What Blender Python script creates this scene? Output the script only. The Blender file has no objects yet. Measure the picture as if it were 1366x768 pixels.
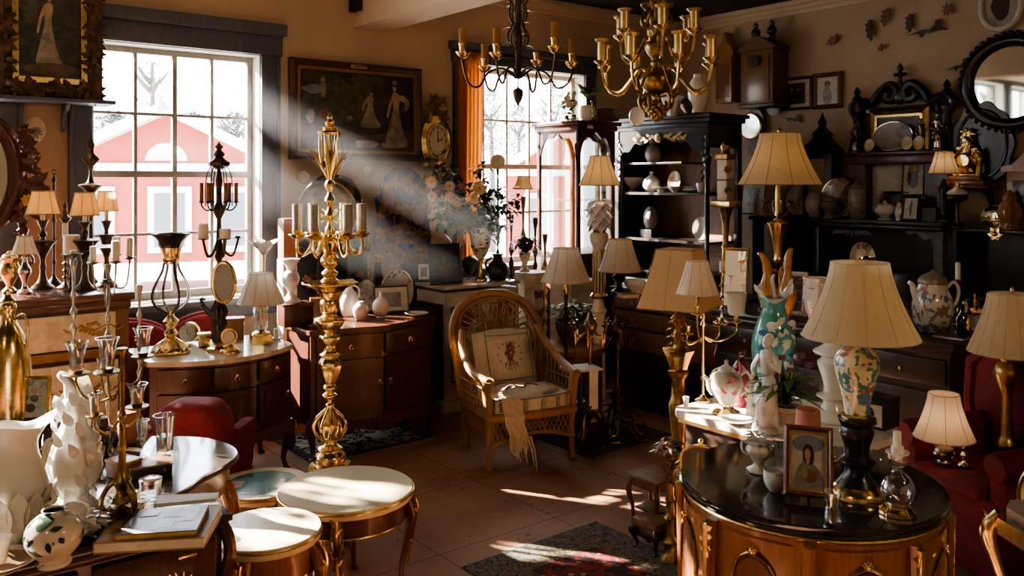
import bpy, bmesh, math, random
from mathutils import Vector, Matrix
random.seed(7)
PI = math.pi
SC = bpy.context.scene
COL = SC.collection
F, H, CX, HY = 1143.0, 1.9, 683.0, 242.0        # focal length in pixels, eye height, image centre, horizon row
CR = (1.972, 10.2)                              # room corner; u runs left along the back wall, v runs along the right wall
U, V = (-.784, -.621), (.621, -.784)
RB, RR = math.radians(38.4), math.radians(-51.6)  # headings of things on the back wall / the right wall

def rm(a, b, z=0.0): return Vector((CR[0]+a*U[0]+b*V[0], CR[1]+a*U[1]+b*V[1], z))
def W(px, py, Y): return Vector(((px-CX)*Y/F, Y, H+(HY-py)*Y/F))
def yz(py, z): return F*(H-z)/(py-HY)
def onb(px, py, b):                              # on the plane b metres off the back wall
    x = (px-CX)/F
    Y = (b + V[0]*CR[0] + V[1]*CR[1]) / (V[0]*x + V[1])
    return W(px, py, Y)
def ona(px, py, a):                              # on the plane a metres off the right wall
    x = (px-CX)/F
    Y = (a + U[0]*CR[0] + U[1]*CR[1]) / (U[0]*x + U[1])
    return W(px, py, Y)
def ab(p): return (U[0]*(p[0]-CR[0])+U[1]*(p[1]-CR[1]), V[0]*(p[0]-CR[0])+V[1]*(p[1]-CR[1]))

# ---------------------------------------------------------------- materials
MATS = {}
def newmat(name):
    m = bpy.data.materials.new(name); m.use_nodes = True
    nt = m.node_tree; nt.nodes.clear()
    out = nt.nodes.new('ShaderNodeOutputMaterial')
    return m, nt, out
def node(nt, t, **kw):
    n = nt.nodes.new(t)
    for k, v in kw.items():
        if k in n.inputs: n.inputs[k].default_value = v
        else: setattr(n, k, v)
    return n
def coords(nt, scale=(1,1,1), loc=(0,0,0)):
    tc = node(nt, 'ShaderNodeTexCoord'); mp = node(nt, 'ShaderNodeMapping')
    mp.inputs['Scale'].default_value = scale; mp.inputs['Location'].default_value = loc
    nt.links.new(tc.outputs['Object'], mp.inputs[0]); return mp.outputs[0]
def c4(c): return (c[0], c[1], c[2], 1)
def ramp(nt, src, stops, interp='LINEAR'):
    r = node(nt, 'ShaderNodeValToRGB'); r.color_ramp.interpolation = interp
    e = r.color_ramp.elements
    while len(e) < len(stops): e.new(0.5)
    for i, (p, c) in enumerate(stops):
        e[i].position = p; e[i].color = c4(c) if len(c) == 3 else c
    nt.links.new(src, r.inputs[0]); return r.outputs[0]
def noise(nt, vec, scale, detail=3, rough=.5, dist=0):
    n = node(nt, 'ShaderNodeTexNoise'); n.inputs['Scale'].default_value = scale; n.inputs['Detail'].default_value = detail
    n.inputs['Roughness'].default_value = rough; n.inputs['Distortion'].default_value = dist
    nt.links.new(vec, n.inputs['Vector']); return n.outputs['Fac']
def mix(nt, fac, a, b):
    m = node(nt, 'ShaderNodeMix', data_type='RGBA')
    for s, i in ((fac, 0), (a, 6), (b, 7)):
        if hasattr(s, 'links'): nt.links.new(s, m.inputs[i])
        elif i == 0: m.inputs[0].default_value = s
        else: m.inputs[i].default_value = c4(s)
    return m.outputs[2]
def principled(nt, out, col, rough=.5, metal=0, coat=0, bump=None, spec=.5, bs=.3):
    p = node(nt, 'ShaderNodeBsdfPrincipled')
    if hasattr(col, 'links'): nt.links.new(col, p.inputs['Base Color'])
    else: p.inputs['Base Color'].default_value = c4(col)
    if hasattr(rough, 'links'): nt.links.new(rough, p.inputs['Roughness'])
    else: p.inputs['Roughness'].default_value = rough
    p.inputs['Metallic'].default_value = metal; p.inputs['Coat Weight'].default_value = coat
    p.inputs['Coat Roughness'].default_value = .08; p.inputs['Specular IOR Level'].default_value = spec
    if bump is not None:
        b = node(nt, 'ShaderNodeBump'); b.inputs['Strength'].default_value = bs; b.inputs['Distance'].default_value = .01
        nt.links.new(bump, b.inputs['Height']); nt.links.new(b.outputs[0], p.inputs['Normal'])
    nt.links.new(p.outputs[0], out.inputs[0]); return p
def mat(name, col, rough=.5, metal=0, col2=None, sc=20, coat=0, bs=0, spec=.5, st=(1,1,1)):
    if name in MATS: return MATS[name]
    m, nt, out = newmat(name); v = coords(nt, st)
    col2 = col2 or tuple(x*.78 for x in col)
    n = noise(nt, v, sc, 4, .6)
    c = mix(nt, ramp(nt, n, [(.35,(0,0,0)),(.65,(1,1,1))]), col, col2)
    principled(nt, out, c, rough, metal, coat, n if bs else None, spec, bs)
    MATS[name] = m; return m
def wood(name, c1, c2, rough=.3, coat=.25, sc=6, st=(1,1,.12)):
    if name in MATS: return MATS[name]
    m, nt, out = newmat(name); v = coords(nt, st)
    n1 = noise(nt, v, sc*7, 6, .65, .6); n2 = noise(nt, coords(nt), 3, 3, .5, .8)
    c = mix(nt, ramp(nt, n1, [(.3,(0,0,0)),(.7,(1,1,1))]), c1, c2)
    c = mix(nt, ramp(nt, n2, [(.3,(0,0,0)),(.75,(.55,.55,.55))]), c, tuple(x*.45 for x in c1))
    principled(nt, out, c, rough, 0, coat, n1, .5, .04)
    MATS[name] = m; return m
def floral(name, base, cols, sc=14, rough=.15, thr=.6, base2=None):
    if name in MATS: return MATS[name]
    m, nt, out = newmat(name)
    c = mix(nt, ramp(nt, noise(nt, coords(nt), 6, 3), [(.35,(0,0,0)),(.7,(1,1,1))]), base, base2 or tuple(x*.86 for x in base))
    for i, k in enumerate(cols):
        v = coords(nt, (1,1,1), (3.7*i+1.3, 5.1*i, 2.2*i))
        f = noise(nt, v, sc*(1+.12*i), 2, .5, .7)
        c = mix(nt, ramp(nt, f, [(thr-.015,(0,0,0)),(thr+.015,(1,1,1))]), c, k)
    principled(nt, out, c, rough, 0, .5, None)
    MATS[name] = m; return m
def glassy(name, tint=(1,1,1), refl=.12, edge=.55, rough=.03):
    if name in MATS: return MATS[name]
    m, nt, out = newmat(name)
    t = node(nt, 'ShaderNodeBsdfTransparent'); t.inputs[0].default_value = c4(tint)
    g = node(nt, 'ShaderNodeBsdfGlossy'); g.inputs['Roughness'].default_value = rough
    lw = node(nt, 'ShaderNodeLayerWeight'); lw.inputs['Blend'].default_value = .35
    f = ramp(nt, lw.outputs['Facing'], [(0,(refl,)*3),(1,(edge,)*3)])
    x = node(nt, 'ShaderNodeMixShader')
    nt.links.new(f, x.inputs[0]); nt.links.new(t.outputs[0], x.inputs[1]); nt.links.new(g.outputs[0], x.inputs[2])
    nt.links.new(x.outputs[0], out.inputs[0]); MATS[name] = m; return m
def shade_mat(name, col, tr=.45):
    if name in MATS: return MATS[name]
    m, nt, out = newmat(name); v = coords(nt, (1,1,.3))
    n = noise(nt, v, 60, 3)
    c = mix(nt, n, col, tuple(x*.86 for x in col))
    d = node(nt, 'ShaderNodeBsdfDiffuse'); t = node(nt, 'ShaderNodeBsdfTranslucent'); x = node(nt, 'ShaderNodeMixShader')
    x.inputs[0].default_value = tr
    for k in (d, t): nt.links.new(c, k.inputs[0])
    nt.links.new(d.outputs[0], x.inputs[1]); nt.links.new(t.outputs[0], x.inputs[2]); nt.links.new(x.outputs[0], out.inputs[0])
    MATS[name] = m; return m
def emis(name, col, s):
    if name in MATS: return MATS[name]
    m, nt, out = newmat(name)
    v = noise(nt, coords(nt), 5); e = node(nt, 'ShaderNodeEmission'); e.inputs[1].default_value = s
    nt.links.new(mix(nt, v, col, tuple(x*.95 for x in col)), e.inputs[0]); nt.links.new(e.outputs[0], out.inputs[0])
    MATS[name] = m; return m
def paintmat(name, stops, sc=5, dist=1.5, rough=.35):   # brushy oil paint
    if name in MATS: return MATS[name]
    m, nt, out = newmat(name); v = coords(nt, (1,1,1.3))
    n = noise(nt, v, sc, 7, .65, dist)
    principled(nt, out, ramp(nt, n, stops), rough, 0, .15)
    MATS[name] = m; return m

brass = mat('brass', (.74,.56,.27), .24, 1, (.56,.4,.17), 30, bs=.05)
oldbrass = mat('aged brass', (.42,.29,.12), .34, 1, (.2,.13,.05), 26, bs=.1)
gilt = mat('gilt', (.93,.72,.36), .2, 1, (.72,.5,.2), 40, bs=.08)
bronze = mat('dark bronze', (.13,.09,.055), .4, 1, (.05,.035,.025), 24, bs=.1)
blackmetal = mat('black iron', (.025,.022,.022), .4, .7, (.05,.042,.036), 30)
silver = mat('silver', (.74,.72,.68), .18, 1, (.55,.52,.48), 20)
pewter = mat('pewter', (.4,.37,.33), .3, 1, (.22,.2,.17), 30, bs=.05)
mahog = wood('mahogany', (.115,.038,.022), (.055,.016,.01))
mahogl = wood('bright mahogany', (.3,.115,.045), (.17,.055,.022), .25, .4)
darkwood = wood('dark wood', (.035,.017,.011), (.014,.008,.006), .35, .2)
walnut = wood('walnut', (.22,.11,.05), (.1,.045,.02), .4, .1)
fruitwood = wood('honey wood', (.42,.21,.085), (.27,.115,.042), .3, .3)
ebony = wood('black lacquer', (.012,.010,.011), (.02,.015,.014), .3, .15)
bluewood = wood('blue grey painted wood', (.105,.115,.145), (.065,.072,.095), .5, 0)
white_p = mat('white paint', (.78,.74,.66), .45, 0, (.66,.61,.52), 14)
cream_p = mat('cream paint', (.82,.75,.6), .45, 0, (.6,.52,.38), 14)
porc = mat('white porcelain', (.83,.81,.77), .12, 0, (.78,.75,.7), 8, coat=.5)
porcg = mat('grey porcelain', (.45,.43,.41), .15, 0, (.36,.34,.32), 9, coat=.4)
waxm = mat('candle wax', (.85,.8,.68), .45, 0, (.8,.73,.6), 12)
waxa = mat('honey wax', (.62,.42,.17), .4, 0, (.5,.32,.11), 12)
redvelvet = mat('red velvet', (.2,.012,.022), .8, 0, (.12,.006,.012), 18, bs=.15)
crimson = mat('dark crimson velvet', (.17,.008,.018), .8, 0, (.09,.004,.01), 14, bs=.2)
shadec = shade_mat('cream shade silk', (.86,.71,.47))
shadew = shade_mat('white shade linen', (.9,.82,.68), .4)
shadeo = shade_mat('amber shade silk', (.78,.5,.22), .5)
seamm = mat('shade seam braid', (.4,.28,.14), .8)
seamw = mat('pale seam braid', (.62,.52,.36), .8)
leafm = mat('dark leaf', (.03,.07,.022), .45, 0, (.014,.03,.012), 10)
leafg = mat('green leaf', (.09,.2,.05), .45, 0, (.04,.1,.025), 10)
stemm = mat('stem', (.05,.08,.03), .6)
terrac = mat('terracotta', (.42,.17,.09), .7, 0, (.3,.11,.06), 20)
cgl = glassy('clear glass',(.96,.97,.97),.16,.8)
shadeb = shade_mat('warm cream silk', (.86,.7,.44), .5)
orangewood = wood('orange mahogany', (.46,.19,.065), (.29,.105,.035), .22, .5)
pane_gl = glassy('window glass', (1,1,1), .015, .12)
mirrorm = mat('mirror glass', (.72,.72,.68), .03, 1, (.66,.66,.62), 3)
paperm = mat('paper', (.8,.77,.68), .7)
dialm = mat('clock dial', (.75,.68,.5), .5, 0, (.64,.55,.38), 14)
inkm = mat('ink', (.02,.02,.02), .5)

# ---------------------------------------------------------------- mesh building
def cr(pts, k=5, closed=False):                   # Catmull-Rom through points of any dimension
    n = len(pts); out = []
    rng = range(n if closed else n-1)
    for i in rng:
        p = [pts[(i+j-1) % n] if closed else pts[min(max(i+j-1,0),n-1)] for j in range(4)]
        for q in range(k):
            t = q/k; t2, t3 = t*t, t*t*t
            out.append(tuple(.5*(2*b+(c-a)*t+(2*a-5*b+4*c-d)*t2+(3*b-a-3*c+d)*t3) for a,b,c,d in zip(*p)))
    if not closed: out.append(tuple(pts[-1]))
    return out
class M:
    def __init__(s): s.v=[]; s.f=[]; s.k=[]; s.m=0; s.T=Matrix()
    def add(s, vs, fs):
        o = len(s.v); T = s.T
        s.v += [T @ Vector(p) for p in vs]; s.f += [tuple(i+o for i in f) for f in fs]; s.k += [s.m]*len(fs); return s
    def box(s, c, d, rz=0, bev=0.0):
        bm = bmesh.new(); bmesh.ops.create_cube(bm, size=1)
        for v in bm.verts: v.co = Vector((v.co.x*d[0], v.co.y*d[1], v.co.z*d[2]))
        if bev > 0: bmesh.ops.bevel(bm, geom=bm.edges[:], offset=min(bev, min(d)*.45), segments=2, affect='EDGES', profile=.6)
        R = Matrix.Translation(Vector(c)) @ Matrix.Rotation(rz, 4, 'Z')
        bm.verts.index_update(); vs = [R @ v.co for v in bm.verts]; fs = [[v.index for v in f.verts] for f in bm.faces]; bm.free()
        return s.add(vs, fs)
    def lathe(s, prof, c=(0,0,0), n=24, sq=1.0, fl=0, fa=0.0, rot=0, axis='Z'):
        vs=[]; fs=[]
        for j,(r,z) in enumerate(prof):
            for i in range(n):
                t = 2*PI*i/n+rot; rr = max(r,1e-5)*(1+(fa*math.cos(fl*t) if fl else 0))
                x, y = rr*math.cos(t), rr*math.sin(t)*sq
                p = (x,y,z) if axis=='Z' else (x,-z,y) if axis=='Y' else (z,x,y)
                vs.append((c[0]+p[0], c[1]+p[1], c[2]+p[2]))
        m = len(prof)
        for j in range(m-1):
            for i in range(n):
                k=(i+1)%n; fs.append((j*n+i, j*n+k, (j+1)*n+k, (j+1)*n+i))
        if prof[0][0] > 1e-4: fs.append(tuple(range(n-1,-1,-1)))
        if prof[-1][0] > 1e-4: fs.append(tuple(range((m-1)*n, m*n)))
        return s.add(vs, fs)
    def openlathe(s, prof, c=(0,0,0), n=24, **kw):   # no caps
        a=len(s.f); s.lathe(prof,c,n,**kw); 
        q=[i for i in range(a,len(s.f)) if len(s.f[i])!=n or n==4]
        s.f=s.f[:a]+[s.f[i] for i in q]; s.k=s.k[:len(s.f)]; return s
    def tube(s, pts, r, n=8, closed=False):
        P=[Vector(p) for p in pts]; N=len(P); vs=[]; fs=[]
        R = r if isinstance(r,(list,tuple)) else [r]*N
        up=None
        for i in range(N):
            a,b = (P[(i-1)%N],P[(i+1)%N]) if closed else (P[max(i-1,0)],P[min(i+1,N-1)])
            t=(b-a); t = t.normalized() if t.length>1e-9 else Vector((0,0,1))
            if up is None: up = t.orthogonal().normalized()
            up = up - t*up.dot(t); up = up.normalized() if up.length>1e-6 else t.orthogonal().normalized()
            w=t.cross(up)
            for j in range(n):
                q=2*PI*j/n; vs.append(P[i]+(up*math.cos(q)+w*math.sin(q))*R[i])
        for i in range(N if closed else N-1):
            k=(i+1)%N
            for j in range(n): l=(j+1)%n; fs.append((i*n+j,i*n+l,k*n+l,k*n+j))
        if not closed: fs += [tuple(range(n-1,-1,-1)), tuple(range((N-1)*n,N*n))]
        return s.add(vs,fs)
    def ell(s, c, r, n=14, m=9, lump=0, seed=0):
        rnd=random.Random(seed); vs=[(c[0],c[1],c[2]-r[2])]; fs=[]
        for j in range(1,m):
            p=PI*j/m
            for i in range(n):
                t=2*PI*i/n; k=1+lump*(rnd.random()-.5)
                vs.append((c[0]+r[0]*k*math.sin(p)*math.cos(t), c[1]+r[1]*k*math.sin(p)*math.sin(t), c[2]-r[2]*k*math.cos(p)))
        vs.append((c[0],c[1],c[2]+r[2])); L=len(vs)-1
        for i in range(n):
            k=(i+1)%n; fs.append((0,1+k,1+i)); fs.append((L,L-n+i,L-n+k))
            for j in range(m-2): fs.append((1+j*n+i,1+j*n+k,1+(j+1)*n+k,1+(j+1)*n+i))
        return s.add(vs,fs)
    def prism(s, poly, t0, t1, plane='xz'):        # outline extruded: 'xz' along y, 'xy' along z, 'yz' along x
        n=len(poly); f={'xz':lambda a,b,t:(a,t,b),'xy':lambda a,b,t:(a,b,t),'yz':lambda a,b,t:(t,a,b)}[plane]
        vs=[f(a,b,t0) for a,b in poly]+[f(a,b,t1) for a,b in poly]
        fs=[tuple(range(n)),tuple(range(2*n-1,n-1,-1))]+[(i,i+n,(i+1)%n+n,(i+1)%n) for i in range(n)]
        return s.add(vs,fs)
    def leaf(s, p, d, L, w, bend=.3, up=(0,0,1), seg=4, fold=.15):
        p=Vector(p); d=Vector(d).normalized(); up=Vector(up); sd=d.cross(up)
        sd = sd.normalized() if sd.length>1e-5 else d.orthogonal().normalized()
        nn=sd.cross(d).normalized(); vs=[]; fs=[]
        for i in range(seg+1):
            t=i/seg; ww=w*math.sin(PI*min(1,.08+t*.92))**.8 if i<seg else w*.04
            q=p+d*(L*t)-nn*(bend*L*t*t)
            vs += [q-sd*ww+nn*fold*ww, q, q+sd*ww+nn*fold*ww]
        for i in range(seg):
            o=i*3; fs += [(o,o+1,o+4,o+3),(o+1,o+2,o+5,o+4)]
        return s.add(vs,fs)
    def torus(s, c, R, r, n=28, m=8, axis='Z', sq=1.0):
        P=[]
        for i in range(n):
            t=2*PI*i/n; x,y=R*math.cos(t),R*math.sin(t)*sq
            P.append((c[0]+x,c[1]+y,c[2]) if axis=='Z' else (c[0]+x,c[1],c[2]+y) if axis=='Y' else (c[0],c[1]+x,c[2]+y))
        return s.tube(P,r,m,True)
    def quad(s, a,b,c,d): return s.add([a,b,c,d],[(0,1,2,3)])
    def rot(s, loc=(0,0,0), rz=0, rx=0, ry=0, sc=1):
        s.T = Matrix.Translation(Vector(loc)) @ Matrix.Rotation(rz,4,'Z') @ Matrix.Rotation(ry,4,'Y') @ Matrix.Rotation(rx,4,'X') @ Matrix.Scale(sc,4); return s
    def build(s, name, mats, parent=None, loc=None, rz=0, ang=38, label=None, bev=0):
        me=bpy.data.meshes.new(name); me.from_pydata([tuple(p) for p in s.v],[],s.f)
        mats = mats if isinstance(mats,(list,tuple)) else [mats]
        for m in mats: me.materials.append(m)
        for i,p in enumerate(me.polygons): p.material_index=min(s.k[i],len(mats)-1); p.use_smooth=True
        me.set_sharp_from_angle(angle=math.radians(ang)); me.update()
        o=bpy.data.objects.new(name,me); COL.objects.link(o)
        if parent is not None: o.parent=parent
        if loc is not None: o.location=loc
        if rz: o.rotation_euler.z=rz
        if label: o['label']=label
        if bev:
            b=o.modifiers.new('soft edges','BEVEL'); b.width=bev; b.segments=4; b.limit_method='ANGLE'; b.angle_limit=math.radians(30)
        return o
def tag(o, label, cat, group=None, kind=None):
    o['label']=label; o['category']=cat
    if group: o['group']=group
    if kind: o['kind']=kind
    return o
def thing(name, label, cat, loc=(0,0,0), rz=0, group=None):
    o=bpy.data.objects.new(name,None); COL.objects.link(o); o.empty_display_size=.05
    o.location=loc; o.rotation_euler.z=rz
    return tag(o,label,cat,group)
def struct(name, m, mats, loc=None, rz=0, ang=38):
    o=m.build(name,mats,None,loc,rz,ang); o['kind']='structure'; return o
def copytree(o, loc, rz=None, label=None, par=None):
    c=o.copy(); COL.objects.link(c)
    if par is not None: c.parent=par
    else:
        c.location=loc
        if rz is not None: c.rotation_euler.z=rz
        if label: c['label']=label
    for ch in list(o.children): copytree(ch,None,par=c)
    return c
LIGHTS=[]
class Th:
    """A thing whose base stands at column px; its sizes are given in picture units at its own distance."""
    def __init__(s, name, label, cat, px, by, Y=None, z=None, rz=0, group=None):
        if Y is None: Y=yz(by,z)
        s.Y=Y; s.s=Y/F; s.px=px; s.by=by; s.rz=rz; p=W(px,by,Y)
        if z is not None: p.z=z; 
        s.root=thing(name,label,cat,p,rz,group)
    def q(s, p):                                   # (column, row[, depth]) -> local
        return ((p[0]-s.px)*s.s, (p[2] if len(p)>2 else 0)*s.s, (s.by-p[1])*s.s)
    def lathe(s, pn, m, prof, n=24, px=None, dy=0, k=0, par=None, label=None, **kw):
        pr=[(r*s.s,(s.by-y)*s.s) for r,y in prof]
        if k: pr=cr(pr,k)
        b=M().lathe(pr,(((px if px is not None else s.px)-s.px)*s.s,dy*s.s,0),n,**kw)
        return b.build(pn,m,par or s.root,label=label)
    def tube(s, pn, m, pts, r, n=8, k=4, par=None, label=None):
        P=[s.q(p) for p in pts]; P=cr(P,k) if k else P
        if isinstance(r,(list,tuple)):
            rr=cr([(x,) for x in r],k) if k else [(x,) for x in r]; rr=[max(x[0],.05)*s.s for x in rr]
        else: rr=r*s.s
        return M().tube(P,rr,n).build(pn,m,par or s.root,label=label)
    def arm(s, pn, m, ang, pts, r, n=7, k=4, par=None):   # pts (radius,row) swung to an angle about the axis
        P=[(x*s.s*math.cos(ang), x*s.s*math.sin(ang), (s.by-y)*s.s) for x,y in pts]
        return M().tube(cr(P,k),r*s.s,n).build(pn,m,par or s.root)
    def at(s, ang, r): return (s.px+r*math.cos(ang), r*math.sin(ang))
    def shade(s, px, ty, by, rt, rb, m=None, p=1.35, seams=8, sm=None, dy=0, lit=0, col=(1,.62,.28), n=48, sq=1, name='lamp_shade', bulb=True):
        m=m or shadec; sm=sm or seamm; c=((px-s.px)*s.s,dy*s.s,0); K=7
        pr=[((rt+(rb-rt)*(i/K)**p)*s.s,(s.by-(ty+(by-ty)*i/K))*s.s) for i in range(K+1)]
        b=M().openlathe(pr,c,n,sq=sq); b.m=1
        for (r,z) in (pr[0],pr[-1]): b.tube([(c[0]+r*math.cos(2*PI*i/n),c[1]+r*sq*math.sin(2*PI*i/n),z) for i in range(n)],.7*s.s,5,True)
        for i in range(seams):
            t=2*PI*(i+.5)/seams; b.tube([(c[0]+r*1.004*math.cos(t),c[1]+r*sq*1.004*math.sin(t),z) for r,z in pr],.42*s.s,4)
        o=b.build(name,[m,sm],s.root)
        zb=(s.by-(ty+(by-ty)*.62))*s.s
        if bulb:
            q=M().lathe(cr([(.0,-.05),(.018,-.045),(.016,-.01),(.03,.025),(.022,.055),(0,.066)],3),(c[0],c[1],zb-.01),12)
            sc=min(1,rt*.42*s.s/.03); 
            q.v=[Vector((c[0]+(v.x-c[0])*sc,c[1]+(v.y-c[1])*sc,zb+(v.z-zb)*sc)) for v in q.v]
            q.build('bulb',emis('lit bulb',(1,.6,.28),7) if lit else porc,s.root)
        if lit: LIGHTS.append((s.root,(c[0],c[1],zb+.02),lit,col,s.s*rt*.35))
        return o
SUN_E,SKY_E,FILL,EXPO,HAZE=95,10,60,.5,.075
# ================================================================ the room
def wallmat(name, c1, c2):
    m, nt, out = newmat(name); v = coords(nt)
    n = noise(nt, v, 1.3, 5, .6); n2 = noise(nt, v, 40, 4, .6)
    principled(nt, out, mix(nt, ramp(nt, n, [(.3,(0,0,0)),(.7,(1,1,1))]), c1, c2), .85, 0, 0, n2, .2, .12); return m
plaster = wallmat('warm plaster', (.56,.45,.33), (.48,.375,.27))
beamp = wallmat('painted beam', (.68,.57,.44), (.6,.49,.36))
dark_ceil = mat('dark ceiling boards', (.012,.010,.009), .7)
def floormat():
    m, nt, out = newmat('terracotta tile floor'); v = coords(nt)
    n = noise(nt, v, 2.2, 6, .65); c = mix(nt, ramp(nt, n, [(.3,(0,0,0)),(.72,(1,1,1))]), (.36,.2,.135), (.235,.12,.078))
    w = node(nt,'ShaderNodeTexVoronoi'); w.inputs['Scale'].default_value=9; nt.links.new(v,w.inputs['Vector'])
    c = mix(nt, ramp(nt, w.outputs['Distance'], [(.075,(1,1,1)),(.1,(0,0,0))]), c, (.06,.03,.022))
    br = node(nt,'ShaderNodeTexBrick'); br.offset=0; br.inputs['Scale'].default_value=1; br.inputs['Mortar Size'].default_value=.005
    br.inputs['Brick Width'].default_value=.78; br.inputs['Row Height'].default_value=.78; br.inputs['Mortar Smooth'].default_value=.3
    nt.links.new(v, br.inputs['Vector'])
    c = mix(nt, br.outputs['Fac'], c, (.12,.065,.045))
    principled(nt, out, c, ramp(nt, n, [(.3,(.42,)*3),(.7,(.6,)*3)]), 0, 0, n, .4, .08); return m
AM, BMX, HT = 11.6, 10.2, 3.78
def roomobj(name, m, mats, kind='structure'):
    o=m.build(name,mats); o['kind']=kind; o.location=(CR[0],CR[1],0); o.rotation_euler.z=RB; return o
# room frame: local x = -a (right along the back wall), local y = -b
def rbox(m,a0,a1,b0,b1,z0,z1,bev=0): return m.box((-(a0+a1)/2,-(b0+b1)/2,(z0+z1)/2),(abs(a1-a0),abs(b1-b0),abs(z1-z0)),0,bev)
# openings in the back wall
a1r = ab(onb(347,80,0))[0]; a1l = ab(onb(122,80,0))[0]
a2r = ab(onb(779,90,0))[0]; a2l = ab(onb(618,90,0))[0]
z1t = onb(330,72,0).z; z1b = onb(250,400,0).z; z2t = onb(690,92,0).z; z2b = onb(690,352,0).z
OPEN = [(a2r,a2l,z2b,z2t),(a1r,a1l,z1b,z1t),(7.02,9.2,.95,3.69),(9.5,10.9,.95,3.69)]
w=M(); prev=-.3
for (r,l,zb,zt) in OPEN:
    rbox(w,prev,r,-.3,0,0,HT+.1); rbox(w,r,l,-.3,0,0,zb); rbox(w,r,l,-.3,0,zt,HT+.1); prev=l
rbox(w,prev,AM+.2,-.3,0,0,HT+.1)
roomobj('wall_back',w,plaster)
roomobj('wall_right',rbox(M(),-.3,0,0,BMX+.2,0,HT+.1),plaster)
roomobj('wall_left',rbox(M(),AM,AM+.2,0,BMX,0,HT+.1),plaster)
roomobj('wall_front',rbox(M(),0,AM+.2,BMX,BMX+.2,0,HT+.1),plaster)
roomobj('floor',rbox(M(),-.3,AM+.2,-.3,BMX+.2,-.12,0),floormat())
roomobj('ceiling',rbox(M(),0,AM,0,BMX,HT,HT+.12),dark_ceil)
# plaster soffit over the left part of the room and the beam crossing it
roomobj('trim_7',rbox(M(),2.25,AM,0,2.2,HT-.02,HT),plaster)
zb_=onb(472,37,0).z; ab0=ab(onb(472,37,0))[0]
roomobj('trim_1',rbox(M(),ab0-.34,ab0,0,7.5,zb_,HT,.012),beamp)
roomobj('trim_2',rbox(M(),ab0+.0005,ab0+.05,.0,.16,zb_+.13,HT),blackmetal)  # black block standing in for the dark gap beside the beam
# crown moulding
def crown(a0,a1,b0,b1,name,flip):
    m=M()
    for k,(d,zz,h) in enumerate(((.03,HT-.14,.05),(.055,HT-.095,.045),(.09,HT-.05,.05))):
        if flip: rbox(m,0,d,b0,b1,zz,zz+h,.008)
        else: rbox(m,a0,a1,0,d,zz,zz+h,.008)
    roomobj(name,m,beamp)
crown(.09,ab0-.35,0,0,'trim_3',False); crown(0,0,.0,BMX,'trim_4',True)
# skirting
roomobj('baseboard_back',rbox(M(),0.02,AM,0,.02,0,.16,.004),bluewood); roomobj('baseboard_right',rbox(M(),0,.02,.02,BMX,0,.16,.004),bluewood)
# windows: casing, jambs, sash bars, panes
def window(n,op,cols,rows,cas,mat_s,rail=None,top=.17,hl=None):
    r,l,zb,zt=op; t=M()
    for (x0,x1) in ((r-cas,r),(l,l+cas)):
        rbox(t,x0,x1,0,.035,zb-.02,zt+.0,.006); rbox(t,x0+(.0 if x0<r else cas-.03),x0+(.03 if x0<r else cas),0,.055,zb-.02,zt,.006)
    rbox(t,r-cas-.02,l+cas+.02,0,.05,zt,zt+top*.62,.006); rbox(t,r-cas-.05,l+cas+.05,0,.085,zt+top*.62,zt+top,.012)
    rbox(t,r-cas-.05,l+cas+.05,0,.14,zb-.05,zb,.008); rbox(t,r-cas,l+cas,0,.03,zb-.16,zb-.05,.006)
    roomobj('trim_%d'%(n+20),t,bluewood)
    root=thing('window_%d'%n,'',''); del root['label']; del root['category']; root['kind']='structure'
    root.location=(CR[0],CR[1],0); root.rotation_euler.z=RB
    s=M(); B0,B1=-.2,-.15; fw=.05
    rbox(s,r,r+fw,B0,B1,zb,zt,.004); rbox(s,l-fw,l,B0,B1,zb,zt,.004); rbox(s,r+fw,l-fw,B0,B1,zb,zb+fw*1.3,.004); rbox(s,r+fw,l-fw,B0,B1,zt-fw,zt,.004)
    s.build('sash_frame',mat_s,root)
    g=M()
    for i in range(1,cols):
        a=r+fw+(l-r-2*fw)*i/cols; wd=.018 if (cols%2 or i!=cols//2) else .028
        rbox(g,a-wd/2-.004,a+wd/2+.004,B0+.01,B1+.006,zb+fw,zt-fw,.003)
    for j in range(1,rows):
        z=zb+fw+(zt-zb-2*fw)*j/rows; wd=.05 if (rail==j) else .022
        rbox(g,r+fw,l-fw,B0+.012,B1+(.02 if rail==j else .003),z-wd/2,z+wd/2,.003)
    g.build('glazing_bars',mat_s,root)
    pz=(zt-zb-2*fw)/rows; pa=(l-r-2*fw)/cols
    for i in range(cols):
        for j in range(rows):
            rbox(M(),r+fw+pa*i+.012,r+fw+pa*(i+1)-.012,-.178,-.174,zb+fw+pz*j+.012,zb+fw+pz*(j+1)-.012).build('pane',pane_gl,root)
    jm=M()
    rbox(jm,r,r+.006,-.15,0,zb,zt); rbox(jm,l-.006,l,-.15,0,zb,zt); rbox(jm,r,l,-.15,0,zt-.006,zt); rbox(jm,r,l,-.15,0,zb,zb+.006)
    jm.build('jamb',white_p,root)
greyw=mat('grey window paint',(.26,.24,.215),.5); crw=mat('cream window paint',(.5,.42,.31),.5)
window(1,OPEN[1],4,4,.155,greyw,2,.26); window(2,OPEN[0],5,4,.13,crw,2,.2)
window(3,OPEN[2],3,4,.17,greyw,2,.08); window(4,OPEN[3],3,4,.17,greyw,2,.08)
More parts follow.
